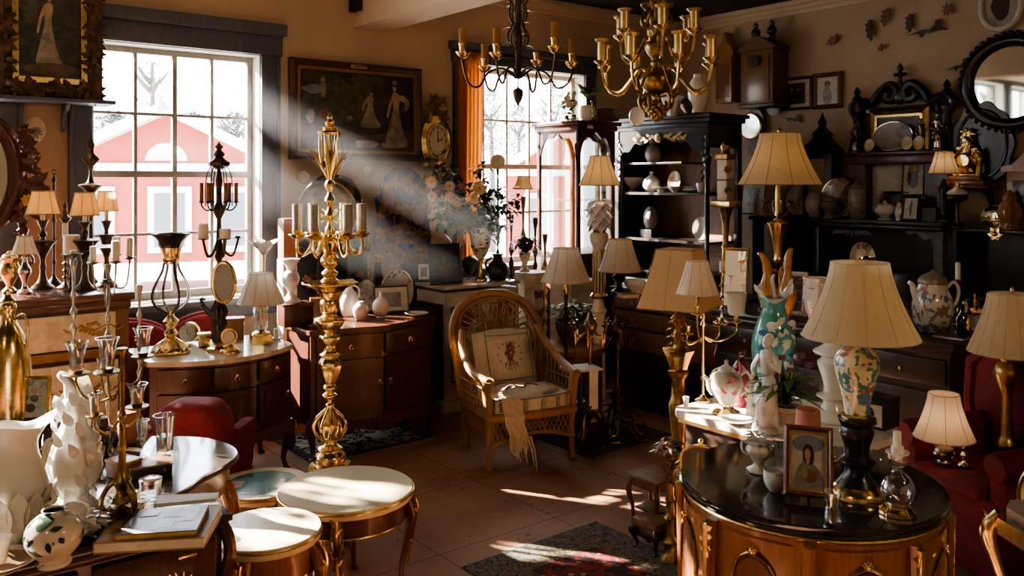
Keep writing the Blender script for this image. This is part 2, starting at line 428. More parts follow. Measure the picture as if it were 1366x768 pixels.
# orange curtain at the second window
cp0=onb(611,72,.07); cp1=onb(641,72,.07)
m=M(); n=40; wz=(cp1-cp0).length; vs=[];fs=[]; zt=onb(625,69,.07).z; zb=onb(625,352,.07).z
for i in range(n+1):
    x=wz*i/n; y=.022*math.sin(i*2*PI/6.7)+.006*math.sin(i*1.9)
    for j in range(13): vs.append((x*(1-.02*math.sin(j*.5)),y*(1+.06*j),zb+(zt-zb)*j/12))
for i in range(n):
    for j in range(12): a=i*13+j; fs.append((a,a+13,a+14,a+1))
m.add(vs,fs); cur=thing('curtain','orange pleated curtain hanging at the left of the right-hand window','curtain',(cp0.x,cp0.y,0),RB)
m.build('drape',shade_mat('orange curtain cloth',(.75,.3,.05),.5),cur)
M().tube([(-.05,0,zt-.01),(wz*3.6,0,zt-.01)],.009,8).build('curtain_rod',blackmetal,cur)
# ---------------------------------------------------------------- outside
def skyless(): pass
gm=mat('pale street paving',(.62,.6,.57),.8,0,(.5,.49,.47),.6)
g=M().box((-10,45,-1.45),(140,64,.1)); gr=g.build('ground',gm); gr['kind']='structure'
redp=mat('red clapboard',(.3,.045,.032),.7,0,(.25,.035,.025),3); whp=mat('white trim paint',(.85,.84,.82),.6)
def house(label,c,w,h,gh,wins,rz=0):
    t=thing('house',label,'house',c,rz)
    M().prism([(-w/2,0),(w/2,0),(w/2,h),(0,h+gh),(-w/2,h)],0,6).build('wall',redp,t)
    r=M()
    for sx in (-1,1):
        L=math.hypot(w/2+.4,gh*(1+.8/w)); a=math.atan2(gh,w/2)
        r.rot((sx*(w/4+.1),2.8,h+gh/2+.1),ry=sx*a); r.box((0,0,0),(L,7,.28))
    r.rot(); r.build('roof',whp,t)
    M().box((0,-.06,h),(w+.2,.1,.35)).build('cornice',whp,t)
    M().prism([(-.55,h+.25),(.55,h+.25)]+[(.55*math.cos(a),h+.25+.5*math.sin(a)) for a in [PI*k/14 for k in range(1,14)]],-.04,.05,'xz').build('fan_window',whp,t)
    for (x,z,ww,hh) in wins:
        f=M().box((x,-.06,z),(ww+.35,.1,hh+.35)).build('window_frame',whp,t)
        M().box((x,-.12,z),(ww,.06,hh)).build('pane',mat('far grey glass',(.12,.14,.17),.2),f)
house('red gabled house with white trim seen through the large left window',W(222,350,24),6.2,2.6,1.55,[(-1.9,1.2,.8,1.5),(0.1,1.2,.8,1.5),(1.8,1.2,.8,1.5)],.25)
house('red clapboard house seen through the right-hand window and the glass cabinet',W(772,350,30),5.0,3.2,1.6,[(-1.4,1.6,.7,1.3),(1.3,1.6,.7,1.3)],-.1)
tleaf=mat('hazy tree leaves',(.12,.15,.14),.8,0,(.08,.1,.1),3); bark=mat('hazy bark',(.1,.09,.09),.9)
def tree(label,px,Y,ctop,cbot,rx,seed,bare=False):
    rnd=random.Random(seed); b=W(px,242,Y); b.z=-1.4; t=thing('tree',label,'tree',b,0,'trees outside the windows')
    zt=W(px,ctop,Y).z+1.4; zc=W(px,cbot,Y).z+1.4; R=rx*Y/F
    tr=M().tube([(0,0,0),(.05,0,zc*.6),(0,0,zc+(zt-zc)*(.95 if bare else .5))],[.03*zt,.022*zt,.008*zt],7)
    for i in range(7):
        q=rnd.uniform(.5,.95); a=rnd.uniform(0,2*PI); z0=zc+(zt-zc)*q*.6
        tr.tube([(0,0,z0),(R*.4*math.cos(a),R*.4*math.sin(a),z0+R*.35),(R*.8*math.cos(a),R*.8*math.sin(a),z0+R*.9)],[.012*zt,.008*zt,.003*zt],5)
    tr.build('trunk',bark,t)
    c=M()
    for i in range(140 if bare else 900):
        a=rnd.uniform(0,2*PI); q=rnd.random()**.5; hh=rnd.random()
        rr=R*q*math.sin(PI*(.12+.86*hh))**.6*(1+.3*math.sin(3*a+seed)); p=(rr*math.cos(a),rr*math.sin(a),zc+(zt-zc)*hh)
        c.leaf(p,(rnd.uniform(-1,1),rnd.uniform(-1,1),rnd.uniform(-.6,.8)),R*.16,R*.06,.3,(0,0,1),2)
    c.build('crown',tleaf,t)
tree('tall bare-topped tree behind the red gable in the left window',203,40,80,150,26,3,True)
tree('broad hazy tree at the left of the large window',150,44,150,215,38,4)
tree('broad hazy tree behind the gable of the red house',205,52,148,205,26,5)
tree('low hazy tree in the third pane column of the large window',255,44,150,208,34,6)
tree('hazy tree at the right edge of the large window',312,42,150,208,30,8)
tree('small pale tree in the left half of the right-hand window',655,40,118,200,22,9)
tree('pale leafy tree in the middle of the right-hand window',692,46,140,215,22,10)
tree('hazy tree at the right of the right-hand window',740,52,100,215,24,11)

def dapple_tree():  # unseen tree, added to break the side-window sun into dappled patches
    c=Vector((-6.0,5.85,3.3)); t=thing('tree','unseen leafy tree added beyond the left edge to dapple the sun','tree',(c.x,c.y,-1.4),0)
    M().tube(cr([(-.5,.6,0),(-.4,.5,2.2),(-.1,.2,3.6),(0,0,4.7)],4),[q[0] for q in cr([(.12,),(.09,),(.06,),(.03,)],4)],8).build('trunk',bark,t)
    rnd=random.Random(77); q=M()
    for i in range(330):
        a=rnd.uniform(0,2*PI); r=1.35*rnd.random()**.5; p=(r*math.cos(a)*.6,r*math.sin(a)*1.0,4.7+rnd.uniform(-1.15,1.15)); k=rnd.uniform(.6,1.3)
        if math.sin(p[1]*4.2+1)*math.sin(p[2]*3.6)>.25: continue
        q.leaf(p,(rnd.uniform(-1,1),rnd.uniform(-1,1),rnd.uniform(-1,.5)),.3*k,.075*k,.3,(0,0,1),3)
    q.build('crown',leafg,t)
dapple_tree()
# ================================================================ furniture
def fur(name,label,cat,a,b,face='v',z=0,group=None):
    return thing(name,label,cat,rm(a,b,z),RB if face=='v' else RR,group)
def cabriole(x,y,z,dx,dy,r=.03,out=.035,n=10):
    d=Vector((dx,dy)); d=d.normalized() if d.length else d
    pts=[];R=[]
    for t,o,k in ((0,0,1.05),(.18,.9,1.15),(.45,.35,.8),(.75,-.35,.55),(.92,.05,.5),(1,.5,.75)):
        pts.append((x+d.x*out*o,y+d.y*out*o,z*(1-t)+.004)); R.append((r*k,))
    return M().tube(cr(pts,4),[q[0] for q in cr(R,4)],n)
def knob(p,m=None,par=None,r=.014,name='knob',ax='Y'):
    b=M(); 
    if ax=='Y': b.lathe(cr([(.0,0),(r*.5,.0),(r*.45,.6*r),(r,1.2*r),(r*.8,2*r),(0,2.2*r)],2),p,12,axis='Y'); b.v=[Vector((v.x,2*p[1]-v.y,v.z)) for v in b.v] if False else b.v
    return b.build(name,m or brass,par)
def ringpull(p,par,m=None,r=.018):
    b=M().lathe([(.0,0),(r*.7,.0),(r*.6,r*.3),(0,r*.4)],p,12,axis='Y').torus((p[0],p[1]-r*.35,p[2]-r*.7),r*.8,r*.16,16,6,'Y')
    return b.build('ring_pull',m or brass,par)
def bowfront(w,d,bow,n=18,exp=2.0):                # outline in local xy, front towards -y
    pts=[(-w/2,d/2),(-w/2,-d/2)]
    for i in range(1,n): 
        t=-1+2*i/n; pts.append((w/2*t,-d/2-bow*(1-abs(t)**exp)))
    return pts+[(w/2,-d/2),(w/2,d/2)]
def serp(w,d,bow,n=28):                            # serpentine: centre swells, quarters dip
    pts=[(-w/2,d/2),(-w/2,-d/2)]
    for i in range(1,n):
        t=-1+2*i/n; pts.append((w/2*t,-d/2-bow*(.5+.5*math.cos(PI*t*1.0))**1.3+bow*.12*math.sin(2*PI*abs(t))))
    return pts+[(w/2,-d/2),(w/2,d/2)]
def scale_poly(P,k): return [(x*k[0],y*k[1]) for x,y in P]
def curved_panel(fn,x0,x1,z0,z1,off,th,n=10,arch=0):
    """raised panel that follows a front curve y=fn(x)"""
    vs=[];fs=[]
    for i in range(n+1):
        x=x0+(x1-x0)*i/n; y=fn(x); zt=z1+(arch*math.sqrt(max(0,1-(2*i/n-1)**2))-arch if arch else 0)
        vs+=[(x,y-off,z0),(x,y-off,zt),(x,y-off-th,z0),(x,y-off-th,zt)]
    for i in range(n):
        a=4*i; fs+=[(a,a+4,a+5,a+1),(a+2,a+3,a+7,a+6),(a+1,a+5,a+7,a+3),(a,a+2,a+6,a+4)]
    fs+=[(0,1,3,2),(4*n,4*n+2,4*n+3,4*n+1)]
    return M().add(vs,fs)
marblec=mat('cream marble',(.8,.74,.62),.12,0,(.62,.54,.42),5,coat=.5)
marblew=mat('white veined marble',(.8,.77,.7),.14,0,(.55,.5,.44),6,coat=.5)
marbleb=mat('black marble',(.012,.012,.013),.09,0,(.045,.043,.04),5,coat=.6)

# ---- cream marble topped mahogany bow commode under the left window
def commode(label,a0,a1,bb,bf,bow,h,zleg,topm,name,woodm,poly,split,dr_h,topth=.03,rings=True):
    w=a1-a0; d=bf-bb; t=fur(name,label,'cabinet',(a0+a1)/2,(bb+bf)/2)
    P=poly(w,d,bow); 
    def fn(x):
        for (x0,y0),(x1,y1) in zip(P[1:-1],P[2:-1]):
            if x0-1e-6<=x<=x1+1e-6: return y0+(y1-y0)*(x-x0)/max(1e-6,x1-x0)
        return -d/2
    k=(1-.03/w,1-.02/d)
    M().prism(scale_poly(P,k),zleg,h-topth,'xy').build('carcass',woodm,t)
    b=M().prism(P,h-topth,h,'xy')
    b.build('marble_top' if topm is not woodm else 'top',topm,t)
    zt=h-topth-.02; zd=zt-dr_h
    g=.012; xs=[-w/2*.93+(w*.93)*i/split for i in range(split+1)]
    for i in range(split):
        x0,x1=xs[i]+g,xs[i+1]-g
        dr=curved_panel(fn,x0,x1,zd+.01,zt,-.004,.012).build('drawer',woodm,t)
        xm=(x0+x1)/2
        ringpull((xm,fn(xm)-.016,zd+dr_h*.55),dr)
        dz=curved_panel(fn,x0,x1,zleg+.06,zd-.02,-.004,.012).build('door',woodm,t)
        pn=curved_panel(fn,x0+.035,x1-.035,zleg+.1,zd-.06,.006,.006).build('inner_panel',woodm,dz)
        xk=x1-.03 if i%2==0 else x0+.03
        ringpull((xk,fn(xk)-.018,(zleg+zd)/2+.05),dz)
    ap=M(); n=24
    for i in range(n):
        x0=-w/2*.95+w*.95*i/n; x1=x0+w*.95/n; q=.05+.05*abs(math.sin(3*PI*i/n)); ap.box(((x0+x1)/2,fn((x0+x1)/2)+.012,zleg-q/2+.02),(w/n*1.02,.02,q))
    ap.build('apron',woodm,t)
    for sx in (-1,1):
        for sy in (-1,1): cabriole(sx*(w/2-.04),sy*(d/2-.04),zleg+.02,sx,sy*1.0,.032).build('leg',woodm,t)
    return t,fn
commode('bow-fronted mahogany commode with a pale marble top under the large left window',5.5,6.42,.95,1.45,.2,.83,.33,marblec,'commode',mahog,bowfront,3,.13)
commode('serpentine mahogany sideboard with a wooden top behind the tall gilt torchere',4.345,5.37,1.0,1.41,.11,.893,.24,mahog,'sideboard',mahog,serp,2,.15)

# ---- white painted cabinet with red motifs
def white_cab():
    a0,a1,bb,bf,h=3.185,3.977,.5,.96,1.04; w=a1-a0; d=bf-bb
    t=fur('painted_cabinet','white painted two-door cabinet with rust red motifs behind the wicker armchair','cabinet',(a0+a1)/2,(bb+bf)/2)
    M().box((0,0,.06+(h-.1)/2),(w-.03,d-.03,h-.13)).build('carcass',white_p,t)
    M().box((0,0,h-.015),(w,d,.03),0,.006).build('top',marblew,t)
    M().box((0,0,.05),(w,d,.1),0,.01).build('plinth',white_p,t)
    M().box((-w/2+.008,0,.5),(.012,d-.08,.78)).build('side_panel',mahog,t)
    for sx in (-1,1):
        dr=M().box((sx*w/4,-d/2+.008,.56),(w/2-.05,.02,h-.26),0,.004).build('door',white_p,t)
        b=M()
        for (x,z,ww,hh) in ((0,.38,.9,.012),(0,-.38,.9,.012),(-.47,0,.012,.76),(.47,0,.012,.76)):
            b.box((sx*w/4+x*(w/2-.12),-d/2-.004,.56+z*(h-.34)*1.15),(ww*(w/2-.12) if ww>.1 else .008,.006,hh if hh<.1 else (h-.34)*.87))
        b.build('door_line',ebony,dr)
        for zc in (.78,.36):
            q=M()
            pl=[]
            for i in range(24):
                tt=2*PI*i/24; r=.085*(1+.18*math.cos(4*tt)); pl.append((sx*w/4+r*math.cos(tt)*1.05,zc+r*math.sin(tt)*1.35))
            q.prism(pl,-d/2-.004,-d/2-.007,'xz')
            q.build('painted_motif',mat('rust red paint',(.46,.13,.06),.5),dr)
        M().lathe([(0,0),(.01,0),(.012,.014),(0,.018)],(sx*.03,-d/2-.02,.58),10,axis='Y').build('knob',brass,dr)
white_cab()

# ---- tall white chest with gold flowers, mahogany top, at the far left
def flower_chest():
    a0,a1,bb,bf,h=6.48,7.75,.85,1.35,1.246; w=a1-a0; d=bf-bb; zo=0
    t=fur('flower_chest','tall cream chest with gold flower painting and a dark mahogany top at far left','chest',(a0+a1)/2,(bb+bf)/2)
    M().box((0,0,h-.025),(w+.03,d+.04,.05),0,.012).build('top',mahog,t)
    M().box((0,.01,h-.075),(w,d,.05),0,.01).build('cornice',mahog,t)
    M().box((0,.01,(h-.1)/2),(w-.02,d-.03,h-.1)).build('carcass',mahog,t)
    gp=mat('gold flower paint',(.36,.22,.06),.45); 
    dr=M().box((0-.02,-d/2+.012,1.035),(w-.14,.025,.2),0,.006).build('drawer',cream_p,t)
    M().box((0,-d/2+.008,.9),(w-.06,.03,.05),0,.008).build('rail',mat('old gold rail',(.3,.17,.06),.4),t)
    def spray(m,cx,cz,r,seed,y):
        rnd=random.Random(seed)
        for i in range(26):
            a=rnd.uniform(0,2*PI); q=r*rnd.random()**.6; m.lathe([(.0,0),(r*.2,0),(r*.17,.003),(0,.004)],(cx+q*math.cos(a)*1.5,y,cz+q*math.sin(a)*.8),7,axis='Y',rot=a)
        for sx in (-1,1):
            P=cr([(cx,y,cz),(cx+sx*r*1.4,y,cz+r*.5),(cx+sx*r*2.3,y,cz-r*.1),(cx+sx*r*3.0,y,cz+r*.35)],4); m.tube(P,.004,5)
            for k in (3,6,9): m.leaf(P[min(k,len(P)-1)],(sx,0,.8),r*.55,r*.13,0,(0,-1,0),2)
    for i,cx in enumerate((.43,-.03,-.45)):
        q=M(); spray(q,cx,1.035,.055 if i!=1 else .04,i,-d/2-.001); q.build('painted_flowers',gp,dr)
    knob((w/2+.02,-d/2-.005,.96),brass,t,.02)
    for k,cx in enumerate((-.36,.02,.38)):
        o=M().box((cx,-d/2+.012,.53),(.36,.025,.64),0,.006).build('door',cream_p,t)
        q=M(); spray(q,cx,.68,.06,k+9,-d/2-.001); q.build('painted_flowers',gp,o)
    M().box((0,0,.08),(w,d,.16),0,.01).build('plinth',mahog,t)
flower_chest()

# ---- red velvet settee under the left window, only its back and an arm rise over the commode
def settee():
    t=fur('settee','red velvet settee with a scalloped back behind the bow-fronted commode','settee',5.95,.45)
    w=1.15; top=[]
    for i in range(33):
        x=-w/2+w*i/32; top.append((x,.79+.11*abs(math.sin(PI*i/16))**.7))
    M().prism([(-w/2,.35)]+top+[(w/2,.35)],.17,.27,'xz').build('backrest',redvelvet,t,bev=.03,ang=60)
    M().tube([(x,.22,z) for x,z in top],.022,8).build('piping',redvelvet,t)
    M().box((0,-.03,.38),(w,.44,.16),0,.05).build('seat',redvelvet,t)
    for sx in (-1,1): M().box((sx*(w/2-.05),-.03,.5),(.11,.42,.3),0,.05).build('arm',redvelvet,t)
    for sx in (-1,1):
        for y in (-.2,.2): M().lathe(cr([(.02,0),(.03,.1),(.022,.2),(.034,.31)],3),(sx*(w/2-.07),y,0),10).build('leg',mahog,t)
settee()
# ---- red tub chair seen from behind, pushed up to the kidney desk
def redchair():
    Y=4.4; c=W(249,700,Y); t=thing('tub_chair','red velvet chair with sunlit back top pushed behind the shaped black table','chair',(c.x,c.y+.2,0),math.radians(176))
    w=.36; m=M()
    m.prism([(-w/2,.42),(-w/2-.02,.6),(-w/2+.0,.7),(-w/2+.06,.755),(w/2-.09,.755),(w/2-.02,.71),(w/2+.05,.6),(w/2+.06,.42)],-.0,.2,'xz'); m.build('backrest',redvelvet,t,ang=60,bev=.045)
    M().box((0.02,-.12,.37),(w+.1,.26,.14),0,.05).build('seat',redvelvet,t)
    for sx in (-1,1):
        M().box((sx*(w/2+.01),-.1,.5),(.07,.24,.18),0,.03).build('arm',redvelvet,t)
        for y in (-.2,.12): M().lathe(cr([(.015,0),(.025,.12),(.018,.22),(.03,.31)],3),(sx*w/2,y,0),10).build('leg',mahog,t)
redchair()

# ---- shaped black-topped table (kidney desk)
def rel(pts,a,b,inv=False): return [(-(x-a),-(y-b)) for x,y in pts]
def kidney():
    t=fur('shaped_table','shaped mahogany table with mirror-black sunlit top beside the red velvet chair','table',7.35,3.0)
    out=cr([(6.66,2.58),(6.52,2.72),(6.46,2.9),(6.48,3.05),(6.57,3.16),(6.69,3.24),(6.79,3.34),(6.88,3.4),(6.98,3.42)],5)
    P=rel(out+[(8.2,3.42),(8.2,2.5),(6.78,2.5)],7.35,3.0)
    M().prism(P,.675,.70,'xy').build('top',mat('black polished top',(.02,.017,.016),.1,0,(.06,.05,.045),6,coat=.8),t)
    Q=[(x*.975-.012,y*.95) for x,y in P]; M().prism(Q,.56,.675,'xy').build('apron',mahogl,t)
    m=M().tube([(x,y,.68) for x,y in P],.009,6,True); m.build('edge_moulding',mahog,t)
    for a,b,dx,dy in ((6.54,3.06,1,-1),(6.66,2.66,1,1),(8.1,3.34,-1,-1),(8.1,2.6,-1,1)):
        x,y=rel([(a,b)],7.35,3.0)[0]; cabriole(x,y,.58,dx,dy,.03).build('leg',mahogl,t)
kidney()
# ---- dark chest in the left foreground
def frontchest():
    pa,pb=ab(W(312,684,yz(684,.8))); w,d,h=1.35,.26,.8
    t=fur('dark_chest','dark mahogany chest with gilt mounts in the left foreground under the books','chest',pa+w/2,pb-d/2)
    M().box((0,0,h-.012),(w,d,.024),0,.006).build('top',mat('black leather top',(.03,.026,.025),.22,0,(.05,.04,.036),8,coat=.4),t)
    M().box((0,0,h-.04),(w-.02,d-.02,.035),0,.012).build('moulding',mahog,t)
    M().box((0,0,.42),(w-.06,d-.05,.68)).build('carcass',mahog,t)
    for i in range(3):
        x=w/2-.24-i*.41; o=M().box((x,-d/2+.016,.6),(.37,.02,.26),0,.006).build('drawer',mahog,t)
        q=M()
        for k in range(40):
            a=2*PI*k/40; q.leaf((x+.08*math.cos(a),-d/2+.002,.6+.03*math.sin(a)),(math.cos(a*3),-.25,math.sin(a*2)),.04,.007,.2,(0,-1,0),2)
        q.build('gilt_mount',gilt,o)
        M().box((x+.09,-d/2-.002,.7),(.06,.012,.012),0,.003).build('handle',gilt,o)
    for sx in (-1,1): M().tube(cr([(sx*(w/2-.03),-d/2+.02,.77),(sx*(w/2-.01),-d/2+.0,.68),(sx*(w/2-.035),-d/2+.02,.5),(sx*(w/2-.03),-d/2+.01,.03)],5),.022,8).build('corner_post',mahog,t)
    M().box((0,0,.04),(w-.02,d-.02,.08),0,.012).build('plinth',mahog,t)
frontchest()

# ---- two round tables with sunlit cream tops, one with a mosaic top
def rtable(label,pxl,pxr,yb,yf,h,apron,topm,woodm,pxc=None,legs=4,rot=.5,inlay=None):
    Y0,Y1=yz(yb,h),yz(yf,h); R=(Y0-Y1)/2; Yc=(Y0+Y1)/2; xc=(pxl+pxr)/2 if pxc is None else pxc
    R=min(R,(pxr-xc)*Yc/F*1.0); c=W(xc,300,Yc); t=thing('round_table',label,'table',(c.x,c.y,0))
    tp=M().lathe(cr([(R*.93,h-.045),(R*.985,h-.04),(R,h-.03),(R,h-.006)],2)+[(R*.985,h),(R*.96,h)],(0,0,0),64); tp.build('top',topm,t)
    M().torus((0,0,h-.012),R*1.0,.006,64,6).build('gilt_rim',gilt,t)
    if inlay: M().lathe([(R*.74,h-.001),(R*.74,h+.0008),(0,h+.0008)],(0,0,0),48).build('mosaic_panel',inlay,t)
    M().openlathe([(R*.9,h-.045-apron),(R*.9,h-.04)],(0,0,0),48).build('apron',woodm,t)
    M().torus((0,0,h-.045-apron),R*.9,.005,48,6).build('apron_bead',gilt,t)
    for i in range(legs):
        a=rot+2*PI*i/legs; x,y=R*.86*math.cos(a),R*.86*math.sin(a)
        l=cabriole(x,y,h-.05,math.cos(a),math.sin(a),.024,.04).build('leg',woodm,t)
        q=M(); 
        for k in range(9):
            z=h-.06-.035*k; tt=(h-z)/h; o=.03+.04*(tt/.18*.9 if tt<.18 else .9-.55*(tt-.18)/.27 if tt<.45 else .35-.7*(tt-.45)/.3)
            q.leaf((x+(o)*math.cos(a),y+o*math.sin(a),z),(math.sin(a)*(-1)**k,-math.cos(a)*(-1)**k,1.2),.045,.009,.2,(math.cos(a),math.sin(a),0),3)
        q.tube(cr([(x+(.026+.04*oo)*math.cos(a),y+(.026+.04*oo)*math.sin(a),h*(1-tt)) for tt,oo in ((.08,.4),(.18,.9),(.3,.66),(.45,.35),(.6,0),(.72,-.28))],3),.007,6)
        q.build('gilt_mount',gilt,l)
cream_top=mat('cream leather top',(.8,.71,.52),.28,0,(.74,.64,.45),7,coat=.2)
def mosaicmat():
    m,nt,out=newmat('blue green mosaic'); v=coords(nt)
    w=node(nt,'ShaderNodeTexVoronoi'); w.inputs['Scale'].default_value=11; nt.links.new(v,w.inputs['Vector'])
    bw=node(nt,'ShaderNodeRGBToBW'); nt.links.new(w.outputs['Color'],bw.inputs[0])
    c=ramp(nt,bw.outputs[0],[(0,(.02,.12,.13)),(.4,(.06,.27,.27)),(.6,(.6,.55,.42)),(.66,(.05,.2,.22)),(.8,(.13,.38,.36)),(.9,(.4,.12,.06))],'CONSTANT')
    principled(nt,out,c,.2,0,.5); return m
rtable('taller round mahogany table with sunlit cream top and gilt mounted legs',373,551,616,690,.50,.085,cream_top,mahog,None,4,-PI/2+.06)
rtable('lower round light wood table with cream top in front of the mosaic table',283,427,674,738,.60,.10,cream_top,mahogl,354,4,-.12)
rtable('round table with blue green mosaic top tucked behind the two cream tables',283,412,622,667,.40,.08,cream_top,mahog,350,4,.3,mosaicmat())

# ---- mahogany glass vitrine right of the second window
def vitrine():
    a0,a1,bb,bf,h=1.945,2.43,.28,.883,2.467; w=a1-a0; d=bf-bb
    t=fur('vitrine','tall mahogany glass cabinet with arched fretwork beside the right-hand window','cabinet',(a0+a1)/2,(bb+bf)/2)
    zb=1.2
    M().box((0,0,zb/2+.02),(w,d,zb-.04),0,.01).build('base_cupboard',mahog,t)
    M().box((0,0,zb),(w+.05,d+.05,.05),0,.012).build('waist_moulding',mahog,t)
    for sx in (-1,1):
        for sy in (-1,1): M().box((sx*(w/2-.022),sy*(d/2-.022),(zb+h)/2),(.04,.04,h-zb),0,.008).build('post',mahog,t)
    c=M(); c.box((0,0,h-.06),(w+.04,d+.04,.05),0,.01); c.box((0,0,h-.015),(w+.1,d+.1,.04),0,.012); c.build('cornice',mahog,t)
    def archpoly(L):
        P=[(-L/2,h-.08),(L/2,h-.08)]; n=20
        for i in range(n+1):
            x=L/2-L*i/n; P.append((x*.98,h-.36+.24*math.sqrt(max(0,1-(2*abs(x)/L)**2))+.02*math.cos(6*PI*x/L)))
        return P
    M().prism(archpoly(w-.06),-d/2+.01,-d/2+.035,'xz').build('arch_fret',mahog,t)
    M().prism(archpoly(w-.06),d/2-.035,d/2-.01,'xz').build('arch_fret',mahog,t)
    for sx in (-1,1): M().prism([(y,z) for y,z in archpoly(d-.06)],sx*(w/2-.035),sx*(w/2-.01),'yz').build('arch_fret',mahog,t)
    for sx in (-1,1):                                                # pierced leaf brackets and finials
        q=M()
        for k in range(8): q.leaf((sx*(w/2+.0),-d/2,h-.2-.03*k),(sx*(1-.1*k),-.5,-.5),.09,.02,.4,(0,0,1),3)
        q.build('leaf_bracket',darkwood,t)
    M().box((0,-d/2+.02,(zb+h)/2-.05),(w-.08,.004,h-zb-.1)).build('glass_front',cgl,t)
    for sx in (-1,1): M().box((sx*(w/2-.02),0,(zb+h)/2-.05),(.004,d-.08,h-zb-.1)).build('glass_side',cgl,t)
    M().box((0,0,1.72),(w-.05,d-.05,.012)).build('shelf',cgl,t)
    M().box((0,0,.03),(w+.04,d+.04,.06),0,.01).build('plinth',mahog,t)
vitrine()
# ---- black carved hutch with china shelves
def hutch():
    a0,a1,b0,b1,h=1.05,1.555,.5,1.70,2.536; w=b1-b0; d=a1-a0
    t=thing('hutch','tall black carved china hutch with open shelves beside the mahogany glass cabinet','hutch',rm((a0+a1)/2,(b0+b1)/2),RR)
    inw=wood('hutch back boards',(.24,.12,.055),(.12,.055,.026),.5,0)
    M().box((0,d/2-.02,h/2),(w-.04,.03,h-.1)).build('back_board',inw,t)
    M().box((-w/2+.025,0,h/2),(.05,d,h),0,.006).build('side_panel',ebony,t)
    s=M(); x=w/2-.025
    s.box((x,d/2-.03,h/2),(.05,.06,h)); s.box((x,0,.5),(.05,d,1.0)); s.box((x,0,h-.16),(.05,d,.32)); s.build('side_panel',ebony,t)
    for sx in (-1,1):
        L=M().box((sx*(w/2-.045),-d/2+.03,.5),(.09,.06,1.0),0,.008); L.build('pilaster',ebony,t)
        M().lathe(cr([(.04,1.0),(.042,1.04),(.022,1.07),(.026,1.12),(.02,1.2),(.026,1.6),(.02,1.9),(.034,1.98),(.022,2.02),(.04,2.1),(.04,2.14)],3),(sx*(w/2-.045),-d/2+.04,0),14).build('turned_post',ebony,t)
    c=M(); c.box((0,0,h-.02),(w+.12,d+.1,.04),0,.012); c.box((0,0,h-.06),(w+.06,d+.05,.05),0,.012); c.box((0,0,h-.1),(w,d,.05),0,.006); c.build('cornice',ebony,t)
    P=[(-w/2+.02,h-.12),(w/2-.02,h-.12)]; n=40
    for i in range(n+1):
        q=1-2*i/n; P.append((q*(w/2-.02),h-.42+.2*(1-abs(q)**2.2)+.022*math.cos(q*7*PI)))
    M().prism(P,-d/2+.01,-d/2+.05,'xz').build('carved_frieze',ebony,t)
    q=M()
    for sx in (-1,1):
        for k in range(9): q.leaf((sx*(.05+.03*k),-d/2-.002,h-.21+.018*math.sin(k*1.3)),(sx,-.2,.5*(-1)**k),.07,.016,.3,(0,-1,0),3)
    q.lathe([(.0,0),(.05,0),(.04,.02),(0,.03)],(0,-d/2-.005,h-.21),16,axis='Y'); q.build('carved_leaves',oldbrass,t)
    for z in (1.78,1.32,1.0): M().box((0,.02,z),(w-.1,d-.08,.025)).build('shelf',ebony if z<1.1 else darkwood,t)
    for sx in (-1,1):
        o=M().box((sx*w/4,-d/2+.02,.5),(w/2-.12,.03,.86),0,.008).build('door',ebony,t); knob((sx*.06,-d/2-.02,.55),brass,o)
    for sx in (-1,1):
        q=M()
        for i in range(12): q.leaf((sx*(w/2-.05),-d/2+.01,h-.2-.035*i),(sx*.3*(-1)**i,-.5,-.6),.06,.014,.4,(0,-1,0),3)
        q.build('carved_drop',ebony,t)
    return t
hutch()
# ---- dark chest of drawers in front of the hutch
def darkdrawers():
    a0,a1,b0,b1,h=2.12,2.6,1.5,2.75,1.0; w=b1-b0; d=a1-a0
    t=thing('chest_of_drawers','dark wooden chest of drawers with sunlit flank behind the floor candelabra','chest',rm((a0+a1)/2,(b0+b1)/2),RR)
    M().box((0,0,h-.02),(w+.04,d+.03,.04),0,.01).build('top',darkwood,t)
    M().box((0,0,h/2),(w-.02,d-.02,h-.08)).build('carcass',darkwood,t)
    for i,z in enumerate((.16,.37,.57,.74,.88)):
        hh=(.2,.19,.17,.14,.11)[i]
        o=M().box((0,-d/2+.004,z),(w-.08,.03,hh),0,.01).build('drawer',walnut if i>1 else darkwood,t)
        for sx in (-1,1): ringpull((sx*w*.3,-d/2-.014,z),o,oldbrass)
    M().box((0,0,.03),(w,d,.06),0,.008).build('plinth',darkwood,t)
darkdrawers()
def whitechest():
    a0,a1,bb,bf,h=2.46,2.85,.95,1.25,1.02; w=a1-a0; d=bf-bb
    t=fur('white_chest','narrow plain white chest half hidden behind the black floor lamp','chest',(a0+a1)/2,(bb+bf)/2)
    M().box((0,0,h/2),(w-.02,d-.02,h-.03)).build('carcass',white_p,t); M().box((0,0,h-.012),(w+.02,d+.02,.024),0,.006).build('top',white_p,t)
    for z in (.2,.5,.8):
        o=M().box((0,-d/2+.004,z),(w-.08,.02,.26),0,.006).build('drawer',white_p,t); knob((0,-d/2-.03,z),brass,o,.012)
    M().box((0,0,.03),(w,d,.06),0,.006).build('plinth',white_p,t)
whitechest()
